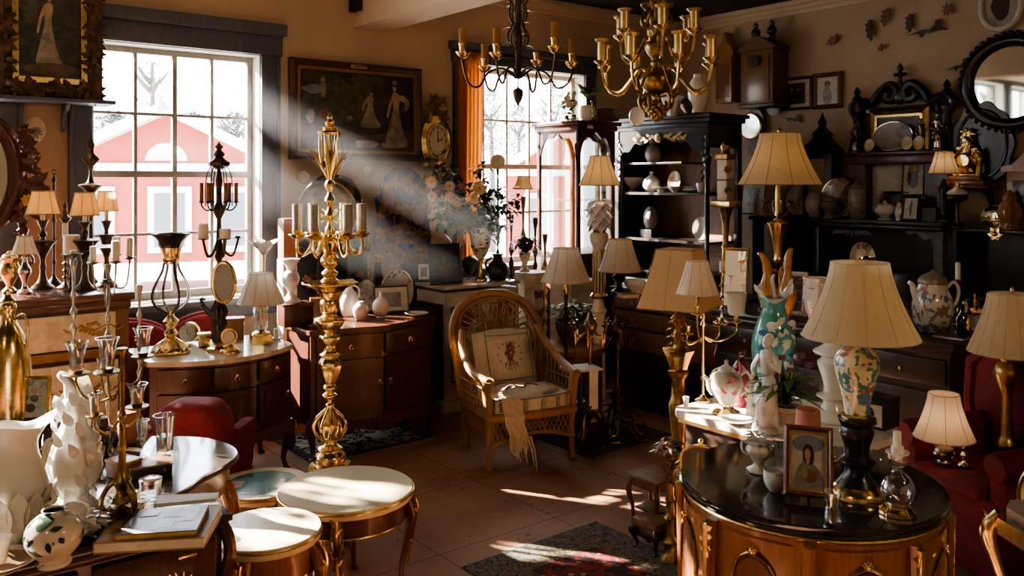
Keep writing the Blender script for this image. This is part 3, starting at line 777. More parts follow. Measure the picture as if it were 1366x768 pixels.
# ---- narrow cream pedestal painted with butterflies
def bpedestal():
    p=W(708,362,7.6); h=p.z; t=thing('pedestal','narrow cream pedestal painted with brown butterflies right of the white cabinet','pedestal',(p.x,p.y,0),RB)
    M().lathe([(.13,0),(.13,.08),(.11,.1),(.105,.5),(.115,h-.14),(.135,h-.06),(.15,h-.05),(.15,h)],(0,0,0),8,rot=PI/8).build('column',cream_p,t)
    for k,z in enumerate((h-.2,h-.36,h-.5)):
        q=M()
        for sx in (-1,1):
            q.leaf((0,-.11,z),(sx,-.02,.7),.07,.024,0,(0,-1,0),3); q.leaf((0,-.11,z),(sx,-.02,-.5),.05,.018,0,(0,-1,0),3)
        q.build('painted_butterfly',mat('butterfly paint',(.3,.15,.06),.5),t)
bpedestal()
# ---- round wooden drum table with plant
def woodtub():
    p=W(762,460,6.9); h=p.z
    t=thing('drum_table','round honey wood drum table behind the floor candelabra holding a leafy plant','table',(p.x,p.y,0))
    M().lathe([(.24,0),(.25,.02),(.25,h-.05)],(0,0,0),36).build('body',walnut,t)
    M().lathe([(.27,h-.045),(.28,h-.03),(.28,h-.01),(.27,h)],(0,0,0),36).build('top',fruitwood,t)
woodtub()
# ---- white marble topped console
def console():
    a0,a1,b0,b1,h=4.2,4.85,4.11,4.98,.85; w=b1-b0; d=a1-a0
    t=thing('console_table','white marble topped console with dark frieze and carved gilt legs, right of centre','table',rm((a0+a1)/2,(b0+b1)/2),RR)
    P=[(-w/2,d/2),(-w/2,-d/2+.05),(-w/2+.05,-d/2),(w/2,-d/2),(w/2,.1),(.2,d/2)]
    b=M().prism(P,h-.03,h,'xy'); b.build('marble_top',marblew,t)
    M().prism([(x*.985,y*.985) for x,y in P],h-.05,h-.03,'xy').build('top_moulding',gilt,t)
    M().prism([(x*.92,y*.9) for x,y in P],h-.175,h-.045,'xy').build('frieze',darkwood,t)
    for sx in (-1,1):
        for sy in (-1,1):
            x,y=sx*(w/2-.06) if sx*sy<1 else .12,sy*(d/2-.06); l=cabriole(x,y,h-.05,sx,sy,.03,.05).build('leg',oldbrass if sy<0 else darkwood,t)
            if sy<0 and sx<0:
                q=M()
                for k in range(10): q.leaf((x,y-.03,h-.1-.03*k),(math.cos(k*2.1),-.6,math.sin(k*2.1)),.07,.016,.4,(0,-1,0),3)
                q.build('carved_leaves',silver,l)
    q=M().tube(cr([(-w/2+.1,-d/2+.06,h-.17),(-w/2+.3,-d/2+.05,h-.26),(0,-d/2+.05,h-.19),(w/2-.1,-d/2+.06,h-.28)],6),.012,7); q.build('scroll_apron',oldbrass,t)
    return t
console()
# ---- black marble topped drum cabinet in the right foreground
def drumcab():
    c=(1.0,2.885); R=.428; h=.9
    t=thing('drum_cabinet','round mahogany cabinet with black marble top and gilt mounts in the right foreground','cabinet',(c[0],c[1],0),math.atan2(-c[0],c[1]))
    M().lathe([(R*.98,h-.035),(R,h-.03),(R,h-.022),(R*.985,h-.018),(R*.985,h-.012),(R*.99,h-.004),(R*.98,h),(R*.97,h)],(0,0,0),72).build('marble_top',marbleb,t)
    Rb=R*.955
    M().lathe([(Rb,.1),(Rb,h-.035)],(0,0,0),72).build('carcass',orangewood,t)
    M().torus((0,0,h-.042),Rb*1.012,.006,72,6).build('gilt_band',gilt,t)
    M().lathe([(R*.97,.0),(R*.98,.06),(Rb,.1)],(0,0,0),64).build('plinth',mahog,t)
    N=8
    for i in range(N):
        am=-PI/2+(i-3.5)*2*PI/N*.98; hw=PI/N*.72
        def arc(r,a0,a1,z0,z1,arch,n=12):
            vs=[];fs=[]
            for k in range(n+1):
                q=a0+(a1-a0)*k/n; zt=z1+(arch*math.sqrt(max(0,1-(2*k/n-1)**2)))
                vs+=[(r*math.cos(q),r*math.sin(q),z0),(r*math.cos(q),r*math.sin(q),zt)]
            for k in range(n): fs.append((2*k,2*k+2,2*k+3,2*k+1))
            return vs,fs
        dv=M(); vs,fs=arc(Rb+.007,am-hw,am+hw,.14,h-.07,0); dv.add(vs,fs); o=dv.build('door',orangewood,t)
        dp=M(); vs,fs=arc(Rb+.012,am-hw*.62,am+hw*.62,.22,h-.24,.11); dp.add(vs,fs); dp.build('arched_panel',mahogl,o)
        P=[]
        for k in range(17):
            q=am-hw*.66+hw*1.32*k/16; P.append(((Rb+.014)*math.cos(q),(Rb+.014)*math.sin(q),h-.24+.125*math.sqrt(max(0,1-(k/8-1)**2))))
        P=[(P[0][0],P[0][1],.2)]+P+[(P[-1][0],P[-1][1],.2)]
        g=M().tube(P,.005,6); q=am
        g.rot(((Rb+.02)*math.cos(q),(Rb+.02)*math.sin(q),h-.105),rz=am+PI/2)
        for k in range(5): g.leaf((0,0,-.006),(math.sin((k-2)*.5),-.4,math.cos((k-2)*.5)),.02,.005,.5,(0,-1,0),3)
        g.ell((0,-.002,0),(.008,.008,.01),8,6); g.rot(); g.build('gilt_arch',gilt,o)
        a2=am+hw*.86
        for z in (.62,.5):
            k=M().ell(((Rb+.028)*math.cos(a2),(Rb+.028)*math.sin(a2),z),(.014,.014,.014),10,7); k.lathe([(.006,0),(.006,.02)],((Rb+.006)*math.cos(a2),(Rb+.006)*math.sin(a2),z),8)
            k.build('knob',brass,o)
        a3=am+PI/N
        p=M().tube([((Rb+.012)*math.cos(a3),(Rb+.012)*math.sin(a3),z) for z in (.12,.5,h-.06)],[.012,.015,.022],8).build('pilaster',orangewood,t)
        if i%2: continue
        g=M(); g.rot(((Rb+.03)*math.cos(a3),(Rb+.03)*math.sin(a3),h-.1),rz=a3+PI/2)
        for k in range(9): g.leaf((0,0,.02-.012*k),(math.sin(k*2.4),-.4,.5),.035,.009,.4,(0,-1,0),3)
        g.tube([(0,0,.03),(0,-.004,-.1),(0,0,-.3)],[.015,.01,.005],7); g.rot(); g.build('gilt_mount',gilt,p)
drumcab()
# ---- dark desk under the mantelpiece wall
def desk():
    a0,a1,b0,b1,h=2.25,2.9,2.85,4.5,.98; w=b1-b0; d=a1-a0
    t=thing('dark_desk','near-black wooden cabinet holding the big floral pitcher, left of the red armchair','cabinet',rm((a0+a1)/2,(b0+b1)/2),RR)
    M().box((0,0,h-.02),(w+.06,d+.05,.04),0,.012).build('top',darkwood,t)
    M().box((0,0,h-.06),(w+.02,d+.02,.04),0,.012).build('moulding',darkwood,t)
    M().box((0,0,h/2-.03),(w-.02,d-.02,h-.1)).build('carcass',darkwood,t)
    for i in range(3):
        x=-w/3+i*w/3; o=M().box((x,-d/2+.004,.8),(w/3-.05,.02,.15),0,.006).build('drawer',darkwood,t); knob((x,-d/2-.02,.8),oldbrass,o,.012)
        o=M().box((x,-d/2+.004,.38),(w/3-.05,.02,.6),0,.008).build('door',darkwood,t); knob((x+.12,-d/2-.02,.42),oldbrass,o,.012)
    M().box((0,0,.04),(w+.02,d+.02,.08),0,.01).build('plinth',darkwood,t)
desk()
p_=rm(2.915,4.02,0); t=thing('hanging_cross','slim gilt cross hanging on the front of the dark cabinet','cross',(p_.x,p_.y,.62),RR)
M().tube([(0,0,0),(0,0,.2)],.006,6).tube([(-.035,0,.15),(.035,0,.15)],.006,6).build('cross',brass,t); M().tube([(0,0,.2),(0,.008,.27)],.002,5).build('cord',brass,t)
# ---- black chimneypiece with overmantel on the right wall
def mantel():
    z=1.546; t=thing('mantelpiece','black mantelpiece with carved grey corner leg against the right wall','mantelpiece',rm(.25,2.33),RR)
    w=1.98; x1=w/2
    M().box((0,0,z-.02),(w,.42,.04),0,.008).build('shelf',ebony,t)
    M().box((0,.0,z-.06),(w-.06,.36,.04),0,.008).build('moulding',ebony,t)
    M().box((0,.17,z/2-.03),(w-.1,.03,z-.06)).build('back_panel',ebony,t)
    gl=mat('worn grey paint',(.2,.195,.19),.5,0,(.1,.1,.1),12)
    for x in (x1-.06,-x1+.06,-.25): 
        o=M().box((x,-.12,z/2-.04),(.085,.09,z-.08),0,.008).build('leg',gl if x>.5 else ebony,t)
        if x>.5:
            q=M().prism([(x-.04,z-.08),(x-.3,z-.08),(x-.27,z-.12),(x-.2,z-.1),(x-.13,z-.16),(x-.07,z-.14),(x-.04,z-.24)],-.15,-.12,'xz'); q.build('bracket',gl,o)
    q=M()
    for k in range(14): q.leaf((.15+.03*(k-7)*.8,-.19,z-.1),(math.sin((k-7)*.4),-.2,-.6),.07,.015,.3,(0,-1,0),3)
    q.build('carved_shell',gl,t)
    M().box((0,0,.05),(w,.4,.1),0,.01).build('plinth',ebony,t)
    M().box((-.35,-.05,.75),(.5,.2,.02)).build('lower_shelf',ebony,t)
mantel()
def overmantel():
    zs=2.175; t=thing('overmantel','mahogany overmantel shelf with a white back panel above the black mantelpiece','shelf',rm(.02,2.76,1.548),RR)
    w=.98; z=zs-1.548
    M().box((0,-.16,z-.015),(w,.32,.03),0,.006).build('shelf',mahog,t)
    M().box((0,-.13,z-.07),(w-.06,.24,.08),0,.01).build('frieze',mahog,t)
    M().box((-w/2+.11,-.08,z/2-.06),(.17,.16,z-.11)).build('side_panel',mahog,t)
    M().box((w/2-.12,-.08,z/2-.06),(.2,.16,z-.11)).build('side_panel',darkwood,t)
    M().box((-.03,-.012,z/2-.06),(w-.42,.02,z-.12)).build('white_panel',mat('bright white paint',(.86,.84,.8),.5),t)
overmantel()
# ---- black bookcase right of the mantelpiece
def bookcase():
    a0,a1,b0,b1,h=.03,.36,3.36,4.35,1.5; w=b1-b0; d=a1-a0
    t=thing('bookcase','black open bookcase against the right wall beyond the red armchair','bookcase',rm((a0+a1)/2,(b0+b1)/2),RR)
    M().box((0,0,h-.015),(w,d,.03),0,.006).build('top',ebony,t)
    M().box((0,d/2-.015,h/2),(w-.02,.02,h-.04)).build('back_panel',ebony,t)
    for sx in (-1,1): M().box((sx*(w/2-.015),0,h/2),(.03,d,h-.03)).build('side_panel',ebony,t)
    for z in (.06,.5,.95): M().box((0,0,z),(w-.06,d-.02,.025)).build('shelf',ebony,t)
bookcase()
def wallshelf():
    p=ona(1299,247,.02); bb=ab(p)[1]
    t=thing('wall_shelf','small mahogany wall shelf carrying the gilt figure clock','shelf',rm(.0,bb,p.z),RR)
    M().box((0,-.14,-.012),(.42,.26,.025),0,.005).build('board',mahogl,t)
    for sx in (-1,1): M().prism([(-.012,-.02),(-.2,-.025),(-.1,-.08),(-.03,-.2),(-.012,-.22)],sx*.15-.012,sx*.15+.012,'yz').build('bracket',mahog,t)
wallshelf()
# ---- red velvet armchair facing left, right foreground
def armchair():
    t=thing('armchair','dark crimson velvet armchair at the right edge with lamps standing on its seat','armchair',(2.46,4.31,0),math.radians(-74))
    # local: front -y (world -x), width along x (world: +x local = -y world)
    M().box((0,-.02,.3),(.6,.62,.24),0,.03).build('base',crimson,t)
    m=M().box((0,-.06,.43),(.44,.6,.06),0,.028); m.build('seat_cushion',crimson,t)
    for sx in (-1,1):
        b=M().box((sx*.285,-.02,.46),(.11,.6,.22),0,.045); b.tube([(sx*.29,-.335,.58),(sx*.29,-.3,.585),(sx*.295,.2,.6)],[.062,.068,.066],14); b.build('arm',crimson,t)
    P=[(-.35,.4),(-.4,.7),(-.38,.92),(-.28,1.0),(0,1.03),(.28,1.0),(.38,.92),(.4,.7),(.35,.4)]
    M().prism(P,.19,.3,'xz').build('backrest',crimson,t,ang=60,bev=.04)
    M().tube([(x,.19,z) for x,z in P],.03,8).build('back_roll',crimson,t)
    M().box((0,-.02,.13),(.6,.6,.2),0,.02).build('skirt',crimson,t)
    for sx in (-1,1):
        for y in (-.27,.2): M().lathe([(.02,0),(.03,.03),(.025,.06)],(sx*.25,y,0),10).build('leg',darkwood,t)
armchair()
# ---- gilt salon chair cut by the right edge
def giltchair():
    t=thing('salon_chair','gilt framed salon chair with pale grey seat cut by the right edge','chair',(2.36,3.47,0),math.radians(-86))
    ug=mat('pale grey damask',(.5,.47,.45),.55,0,(.42,.39,.38),30)
    P=[(-.26,.26),(-.29,-.2),(-.2,-.28),(.2,-.28),(.29,-.2),(.26,.26)]
    M().prism([(x*.9,y*.9) for x,y in P],.46,.52,'xy').ell((0,-.01,.515),(.25,.24,.045),24,9).build('seat_pad',ug,t,ang=60)
    M().prism(P,.4,.47,'xy').build('seat_rail',gilt,t)
    for sx in (-1,1):
        l=cabriole(sx*.25,-.23,.46,sx*.8,-1,.03,.055).build('leg',gilt,t); 
        q=M()
        for k in range(7): q.leaf((sx*.26,-.26,.44-.02*k),(sx*.5*(-1)**k,-.7,.4),.05,.013,.4,(0,-1,0),3)
        q.build('carved_leaves',gilt,l)
        cabriole(sx*.22,.22,.46,sx,1,.026,.04).build('leg',gilt,t)
        M().tube(cr([(sx*.24,.25,.45),(sx*.25,.28,.6),(sx*.26,.3,.8),(sx*.18,.33,1.0),(0,.34,1.05)],5),.022,9).build('back_frame',gilt,t)
        M().tube(cr([(sx*.27,-.12,.47),(sx*.3,-.1,.56),(sx*.3,-.04,.64),(sx*.3,.12,.66),(sx*.26,.29,.7)],5),.018,9).build('arm',gilt,t)
    M().ell((0,.3,.8),(.2,.04,.18),20,9).build('back_pad',ug,t,ang=60)
giltchair()
# ---- little brown side table and footstool left of the drum cabinet
def sidetable():
    Y0=4.72; c=W(872,632,Y0); h=c.z; t=thing('side_table','small low brown wooden side table with slender legs left of the drum cabinet','table',(c.x,c.y,0),RR)
    w,d=.2,.17
    M().box((0,0,h-.008),(w+.03,d+.03,.016),0,.005).build('top',mat('worn leather top',(.22,.15,.09),.4,0,(.14,.09,.05),10),t)
    M().box((0,0,h-.04),(w,d,.05),0,.006).build('apron',walnut,t)
    for sx in (-1,1):
        for sy in (-1,1): M().tube(cr([(sx*(w/2-.012),sy*(d/2-.012),h-.03),(sx*(w/2+.005),sy*(d/2+.005),h-.09),(sx*(w/2-.012),sy*(d/2-.012),h-.18),(sx*(w/2-.012),sy*(d/2-.012),.005)],4),[.017,.016,.016,.016,.018,.016,.015,.013,.011,.01,.009,.009,.009],8).build('leg',walnut,t)
    M().box((0,0,h*.35),(w-.04,d-.04,.012),0,.003).build('shelf',walnut,t)
    c=W(870,735,4.42); f=thing('footstool','low carved dark wood footstool standing in front of the small side table','stool',(c.x,c.y,0),RR)
    M().box((0,0,.145),(.17,.13,.04),0,.014).build('top',walnut,f); M().box((0,0,.1),(.15,.11,.06),0,.01).build('apron',darkwood,f)
    for sx in (-1,1):
        for sy in (-1,1): cabriole(sx*.068,sy*.05,.12,sx,sy,.016,.025).build('leg',darkwood,f)
sidetable()
# ---- small white topped side table behind the wicker arm
def smallwhite():
    p=W(774,489,6.12); t=thing('tray_table','small white topped table between the wicker arm and the floor candelabra','table',(p.x,p.y,0),.4)
    h=p.z; M().box((0,0,h-.01),(.26,.2,.016),0,.004).build('top',white_p,t)
    M().box((.08,-.05,h-.16),(.07,.01,.28)).build('hanging_cloth',white_p,t)
    M().lathe(cr([(.1,0),(.09,.02),(.02,.05),(.022,h*.5),(.03,h-.05),(.06,h-.02)],3),(0,0,0),14).build('stand',blackmetal,t)
smallwhite()
# ---- rugs
def rugmat(name,field,border,dark,sc):
    m,nt,out=newmat(name); v=coords(nt)
    w=node(nt,'ShaderNodeTexVoronoi'); w.inputs['Scale'].default_value=sc; nt.links.new(v,w.inputs['Vector'])
    n=noise(nt,v,sc*1.4,3,.6,1.2)
    c=mix(nt,ramp(nt,n,[(.47,(0,0,0)),(.5,(1,1,1))]),field,border)
    c=mix(nt,ramp(nt,w.outputs['Distance'],[(.2,(1,1,1)),(.24,(0,0,0))]),c,dark)
    f=noise(nt,v,260,2); principled(nt,out,c,.95,0,0,f,.1,.6); return m
def rug(label,corners,mats,bands,fringe=True):
    # corners: three room-frame (a,b) values a0,a1,b0,b1
    a0,a1,b0,b1=corners; w,d=a1-a0,b1-b0; t=fur('rug',label,'rug',(a0+a1)/2,(b0+b1)/2)
    z=.0
    for i,(k,m) in enumerate(zip(bands,mats)):
        z2=.008+.0008*i; kx=w-2*k; ky=d-2*k
        M().box((0,0,z2/2),(kx,ky,z2)).build(('border','inner_border','field')[min(i,2)],m,t)
    if fringe:
        q=M(); n=int(w/.008)
        for i in range(n):
            x=-w/2+w*i/n
            for sy in (-1,1): q.add([(x,sy*d/2,.006),(x+.005,sy*d/2,.006),(x+.005+.002*math.sin(i),sy*(d/2+.035),.001),(x+.002*math.sin(i),sy*(d/2+.035),.001)],[(0,1,2,3)])
        f=q.build('fringe',mat('rug fringe',(.4,.35,.27),.95),t); f['kind']='stuff'
rb=rugmat('rug border',(.22,.2,.17),(.12,.12,.11),(.05,.055,.06),24); rbm=rugmat('rug inner border',(.25,.2,.14),(.12,.1,.08),(.05,.04,.035),30)
rf=rugmat('rug red field',(.27,.05,.045),(.06,.05,.055),(.33,.27,.19),15)
pA,pB=ab(W(605,750,yz(750,0))),ab(W(805,693,yz(693,0)))
rug('Persian rug with dark red field and grey border on the floor at front centre',(pB[0]+.06,pA[0],pB[1],pB[1]+.95),[rb,rbm,rf],[0,.13,.24])
rg=rugmat('grey rug weave',(.1,.1,.105),(.075,.075,.08),(.05,.05,.055),20)
pC,pD,pE=ab(W(805,606,yz(606,0))),ab(W(880,575,yz(575,0))),ab(W(722,583,yz(583,0)))
rug('plain grey rug under the floor candelabra behind the wicker armchair',(pD[0],pE[0]+.05,pC[1]-.75,pC[1]),[rg],[0],False)
rw=rugmat('black and white rug weave',(.03,.03,.03),(.4,.38,.34),(.02,.02,.02),9)
pF=ab(W(470,607,yz(607,0)))
rug('dark rug with white pattern on the floor below the serpentine sideboard',(4.4,5.35,pF[1]-.7,pF[1]+.02),[rg,rw],[0,.06])
# ================================================================ shared small builders
def turned(top,by,rb,rt,seed=0,rs=None,n=5):
    """turned stem profile from foot to cup: knops between a spread foot and a flared cup"""
    rnd=random.Random(seed); h=by-top; rs=rs or max(.9,rb*.16)
    P=[(rb,by),(rb*1.0,by-h*.02),(rb*.72,by-h*.05),(rb*.38,by-h*.085),(rs*1.1,by-h*.13)]
    for i in range(n):
        t=.16+.68*(i+.5)/n; k=rs*rnd.uniform(1.7,2.6)
        P+=[(rs,by-h*(t-.035)),(k,by-h*t),(rs*.9,by-h*(t+.035))]
    return P+[(rs,by-h*.88),(rt*.55,by-h*.93),(rt,by-h*.975),(rt*1.0,top),(rt*.6,top+.5)]
def candlestick(name,label,cat,px,by,top,rb,rt,m,Y=None,z=None,seed=0,candle=None,cm=None,n=5,group=None,rs=None):
    t=Th(name,label,cat,px,by,Y,z,group=group)
    P=turned(top,by,rb,rt,seed,rs,n); i=5
    t.lathe('base',m,P[:6],k=2); t.lathe('stem',m,P[5:-4],18,k=2); t.lathe('candle_cup',m,P[-5:],18)
    if candle: 
        c=t.lathe('candle',cm or waxm,[(candle[0],top+1),(candle[0],top-candle[1]+.6),(candle[0]*.8,top-candle[1]),(.01,top-candle[1]+.2)],14)
        t.tube('wick',inkm,[(px,top-candle[1]),(px+.2,top-candle[1]-2.2)],.25,5,par=c)
    return t
def armset(t,n,r0,y0,r1,yc,m,drop,rt=1.1,a0=0,cup=None,candle=None,pan=5,cm=None,glass=None,name='arm',yr=None):
    """n scrolled arms swung round the axis, each with pan, cup and candle as its own sub-parts"""
    for i in range(n):
        a=a0+2*PI*i/n
        o=t.arm(name,m,a,[(r0,y0),(r0+(r1-r0)*.35,y0+drop*.9),(r0+(r1-r0)*.72,y0+drop),(r1,yc+4 if drop>0 else yc),(r1,yc)],rt)
        p=t.at(a,r1)
        t.lathe('drip_pan',m,[(.6,yc+1.5),(pan*.5,yc+.6),(pan,yc-.8),(pan*.95,yc-1.2),(.5,yc-.2)],16,px=p[0],dy=p[1],par=o)
        if cup: t.lathe('candle_cup',m,[(cup[0]*.7,yc),(cup[0]*.8,yc-cup[1]*.5),(cup[0],yc-cup[1]),(cup[0]*.7,yc-cup[1]+.4)],14,px=p[0],dy=p[1],par=o)
        y=yc-(cup[1] if cup else 1)
        if candle: t.lathe('candle',cm or waxm,[(candle[0],y+1),(candle[0],y-candle[1]),(.01,y-candle[1]-.6)],12,px=p[0],dy=p[1],par=o)
        if glass: t.lathe('glass',cgl,[(glass[0]*.5,y),(glass[0]*.6,y-glass[1]*.4),(glass[0]*.75,y-glass[1]*.8),(glass[0],y-glass[1]),(glass[0]*.94,y-glass[1]),(glass[0]*.55,y-glass[1]*.4),(.1,y-1)],20,px=p[0],dy=p[1],par=o)
def blob(cx,cz,rx,rz,n=16,wob=0,seed=0):
    rnd=random.Random(seed); ph=rnd.uniform(0,6)
    return [(cx+rx*(1+wob*math.sin(3*t+ph))*math.cos(t),cz+rz*(1+wob*math.sin(2*t+ph))*math.sin(t)) for t in [2*PI*i/n for i in range(n)]]
skinp=mat('painted ivory flesh',(.42,.32,.21),.4,0,(.26,.18,.11),12); robep=mat('painted white robe',(.36,.32,.25),.4,0,(.13,.11,.085),9)
brownp=mat('painted umber',(.12,.075,.04),.4,0,(.05,.03,.02),20); hairp=mat('painted dark hair',(.05,.03,.02),.5); greenp=mat('painted olive',(.08,.09,.05),.4,0,(.03,.035,.025),15)
bluep=mat('painted blue grey',(.2,.25,.3),.4,0,(.12,.15,.19),14)
art_dark=paintmat('old dark oil painting',[(.3,(.008,.009,.012)),(.5,(.03,.028,.026)),(.62,(.075,.055,.034)),(.75,(.03,.03,.034))],4)
art_brown=paintmat('brown oil portrait ground',[(.3,(.03,.02,.015)),(.55,(.1,.065,.035)),(.75,(.2,.14,.08))],5)
art_land=paintmat('grey landscape print',[(.3,(.05,.055,.06)),(.5,(.2,.2,.19)),(.7,(.5,.48,.43))],7)
art_light=paintmat('pale watercolour',[(.3,(.35,.36,.36)),(.5,(.58,.53,.44)),(.7,(.66,.62,.54))],5)
def picture(name,label,cat,loc,rz,w,h,fw,fm,art,tilt=0,mount=0,fd=.025,figs=(),group=None,inner=None,stand=False,carve=0):
    t=thing(name,label,cat,loc,rz,group)
    f=M().rot(rx=-tilt); 
    def bar(x0,z0,x1,z1,xi0,zi0,xi1,zi1):
        d=fd
        f.add([(x0,0,z0),(x1,0,z1),(xi1,0,zi1),(xi0,0,zi0),(x0,-d*.6,z0),(x1,-d*.6,z1),((x1*.6+xi1*.4),-d,(z1*.6+zi1*.4)),((x0*.6+xi0*.4),-d,(z0*.6+zi0*.4)),(xi1,-d*.45,zi1),(xi0,-d*.45,zi0)],
              [(0,3,2,1),(0,1,5,4),(4,5,6,7),(7,6,8,9),(9,8,2,3)])
    X,Z=w/2,h; x,z0,z1=w/2-fw,fw,h-fw
    bar(-X,0,X,0,-x,z0,x,z0); bar(X,0,X,Z,x,z0,x,z1); bar(X,Z,-X,Z,x,z1,-x,z1); bar(-X,Z,-X,0,-x,z1,-x,z0)
    if carve:
        rnd=random.Random(3)
        for k in range(carve):
            q=rnd.random(); s=rnd.choice((0,1,2,3)); e=fw*.5
            p=((-X+e+q*(w-2*e),-fd,e) if s==0 else (-X+e+q*(w-2*e),-fd,h-e) if s==1 else (-X+e,-fd,q*h) if s==2 else (X-e,-fd,q*h))
            f.leaf(p,(rnd.uniform(-1,1),rnd.uniform(-.7,0),rnd.uniform(-1,1)),fw*.62,fw*.15,.7,(0,-1,0),3)
    fo=f.build('frame',fm,t)
    if inner:
        i=M().rot(rx=-tilt); s=fw*.16
        for (cx,cz,ww,hh) in ((0,z0,2*x,s),(0,z1,2*x,s),(-x,(z0+z1)/2,s,z1-z0),(x,(z0+z1)/2,s,z1-z0)): i.box((cx,-fd*.55,cz),(ww+s,fd*.5,hh+s))
        i.build('slip',inner,fo)
    c=M().rot(rx=-tilt); mats=[art]; y=-fd*.35
    c.quad((-x,y,z0),(x,y,z0),(x,y,z1),(-x,y,z1))
    iw,ih=2*x,z1-z0
    if mount:
        mats=[paperm,art]; c.m=1; c.quad((-x+iw*mount,y-.001,z0+ih*mount),(x-iw*mount,y-.001,z0+ih*mount),(x-iw*mount,y-.001,z1-ih*mount),(-x+iw*mount,y-.001,z1-ih*mount))
    for k,(m,P) in enumerate(figs):
        if m not in mats: mats.append(m)
        c.m=mats.index(m); pts=[(-x+u*iw,y-.0012-.00025*k,z0+v*ih) for u,v in P]; c.add(pts,[tuple(range(len(pts)))])
    c.build('picture',mats,t)
    if stand: M().tube([(0,h*(math.sin(tilt)*.7+.22),.004),(0,h*.7*math.sin(tilt)+.006,h*.7*math.cos(tilt))],w*.035,4).build('easel_strut',fm,t)
    return t
def fig_lady(cx,base,top,wd,lean=0):
    h=top-base; hh=h*.07
    return [(robep,cr([(cx-wd,base),(cx-wd*.75,base+h*.3),(cx-wd*.3,base+h*.58),(cx-wd*.45,base+h*.78),(cx+lean,base+h*.85),(cx+wd*.45,base+h*.78),(cx+wd*.3,base+h*.58),(cx+wd*.7,base+h*.25),(cx+wd*1.2,base)],3,True)),
            (skinp,cr([(cx-wd*.4,base+h*.8),(cx-wd*.8,base+h*.62),(cx-wd*1.0,base+h*.45),(cx-wd*.8,base+h*.45),(cx-wd*.55,base+h*.62),(cx-wd*.3,base+h*.72)],3,True)),
            (skinp,blob(cx,base+h*.76,wd*.34,h*.08)),(skinp,blob(cx+lean,base+h*.92,wd*.23,hh*.95)),(hairp,blob(cx+lean+wd*.05,base+h*.965,wd*.26,hh*.6))]
def wallpic(wall,pxl,pxr,yt,yb,*a,off=.012,**k):
    """frame hung flat on a wall, its picture extent given at its centre column"""
    fn=(lambda x,y: onb(x,y,off)) if wall=='b' else (lambda x,y: ona(x,y,off))
    p0,p1=fn(pxl,yb),fn(pxr,yb); pc=(pxl+pxr)/2; c=(Vector((p0.x,p0.y,0))+Vector((p1.x,p1.y,0)))/2
    w=(Vector((p1.x,p1.y))-Vector((p0.x,p0.y))).length; pxm=CX+F*c.x/c.y
    zb,zt=H+(HY-yb)*c.y/F,H+(HY-yt)*c.y/F
    return c,w,zb,zt-zb
def hang(wall,pxl,pxr,yt,yb,name,label,cat,fw,fm,art,off=.012,**k):
    c,w,zb,h=wallpic(wall,pxl,pxr,yt,yb,off=off)
    return picture(name,label,cat,(c.x,c.y,zb),RB if wall=='b' else RR,w,h,fw,fm,art,**k)
def plate(name,label,c,R,rz,tilt,m,rim,cat='plate',sq=1.0,group=None,dial=None,foot=False):
    t=thing(name,label,cat,c,rz,group); b=M().rot((0,0,R*sq),rx=-tilt)
    b.rot((0,R*sq*math.sin(tilt),R*sq*math.cos(tilt)),rx=-tilt)
    pr=[(0,-.004),(R*.55,-.004),(R*.68,-.01),(R*.98,-.02),(R,-.017),(R*.7,-.002),(R*.55,.004),(0,.004)]
    b.lathe([(r,-z) for r,z in pr],(0,0,0),40,sq=sq,axis='Y')
    b.build('dish',m,t)
    r=M().rot((0,R*sq*math.sin(tilt),R*sq*math.cos(tilt)),rx=-tilt); r.torus((0,-.018,0),R*.97,R*.035,44,6,'Y',sq); r.build('rim',rim,t)
    return t
def onpt(px,by,z): return W(px,by,yz(by,z))
# ================================================================ left: wall and tall chest
p=onb(60,134,.02); t=thing('wall_shelf','dark blue-grey wall shelf with bracket below the carved picture frame at upper left','shelf',(p.x,p.y,p.z),RB)
M().box((-.05,-.14,-.012),(.9,.27,.028),0,.005).build('board',bluewood,t)
M().prism([(-.012,-.03),(-.2,-.03),(-.15,-.07),(-.07,-.1),(-.04,-.19),(-.012,-.22)],.1,.125,'yz').build('bracket',bluewood,t)
c=onb(66,128,.17); 
picture('painting','carved gilt-framed painting of a lady in white on the upper left shelf','painting',(c.x,c.y,onb(66,134,.17).z+.012),RB,.66,1.0,.12,mat('carved brown gilt',(.12,.06,.025),.4,.3,(.035,.02,.012),18,bs=.3),art_dark,tilt=.04,fd=.07,figs=fig_lady(.48,.12,.82,.17,.02)+[(greenp,blob(.2,.7,.16,.13,16,.2)),(brownp,blob(.5,.1,.4,.06,16,.1,2))],inner=gilt,carve=300)
c=onb(47,173,.005); t=thing('wall_plaque','small oval floral plaque on the plaster left of the large window','plaque',(c.x,c.y,c.z),RB)
M().lathe([(0,0),(.062,0),(.066,.008),(.055,.012),(0,.012)],(0,0,0),28,axis='Y',sq=1.4).v and None
q=M(); q.lathe([(0,.0),(.062,0),(.066,-.006),(.055,-.012),(0,-.012)],(0,0,0),28,axis='Y',sq=1.38); q.v=[Vector((v.x,-abs(v.y),v.z)) for v in q.v]; q.build('disc',cream_p,t)
q=M()
for k in range(11): q.leaf((0,-.0135,-.02),(math.sin(k*.6-3),-.05,math.cos(k*.6-3)+.5),.05,.009,.1,(0,-1,0),3)
q.build('painted_spray',mat('grey green paint',(.25,.27,.25),.6),t)
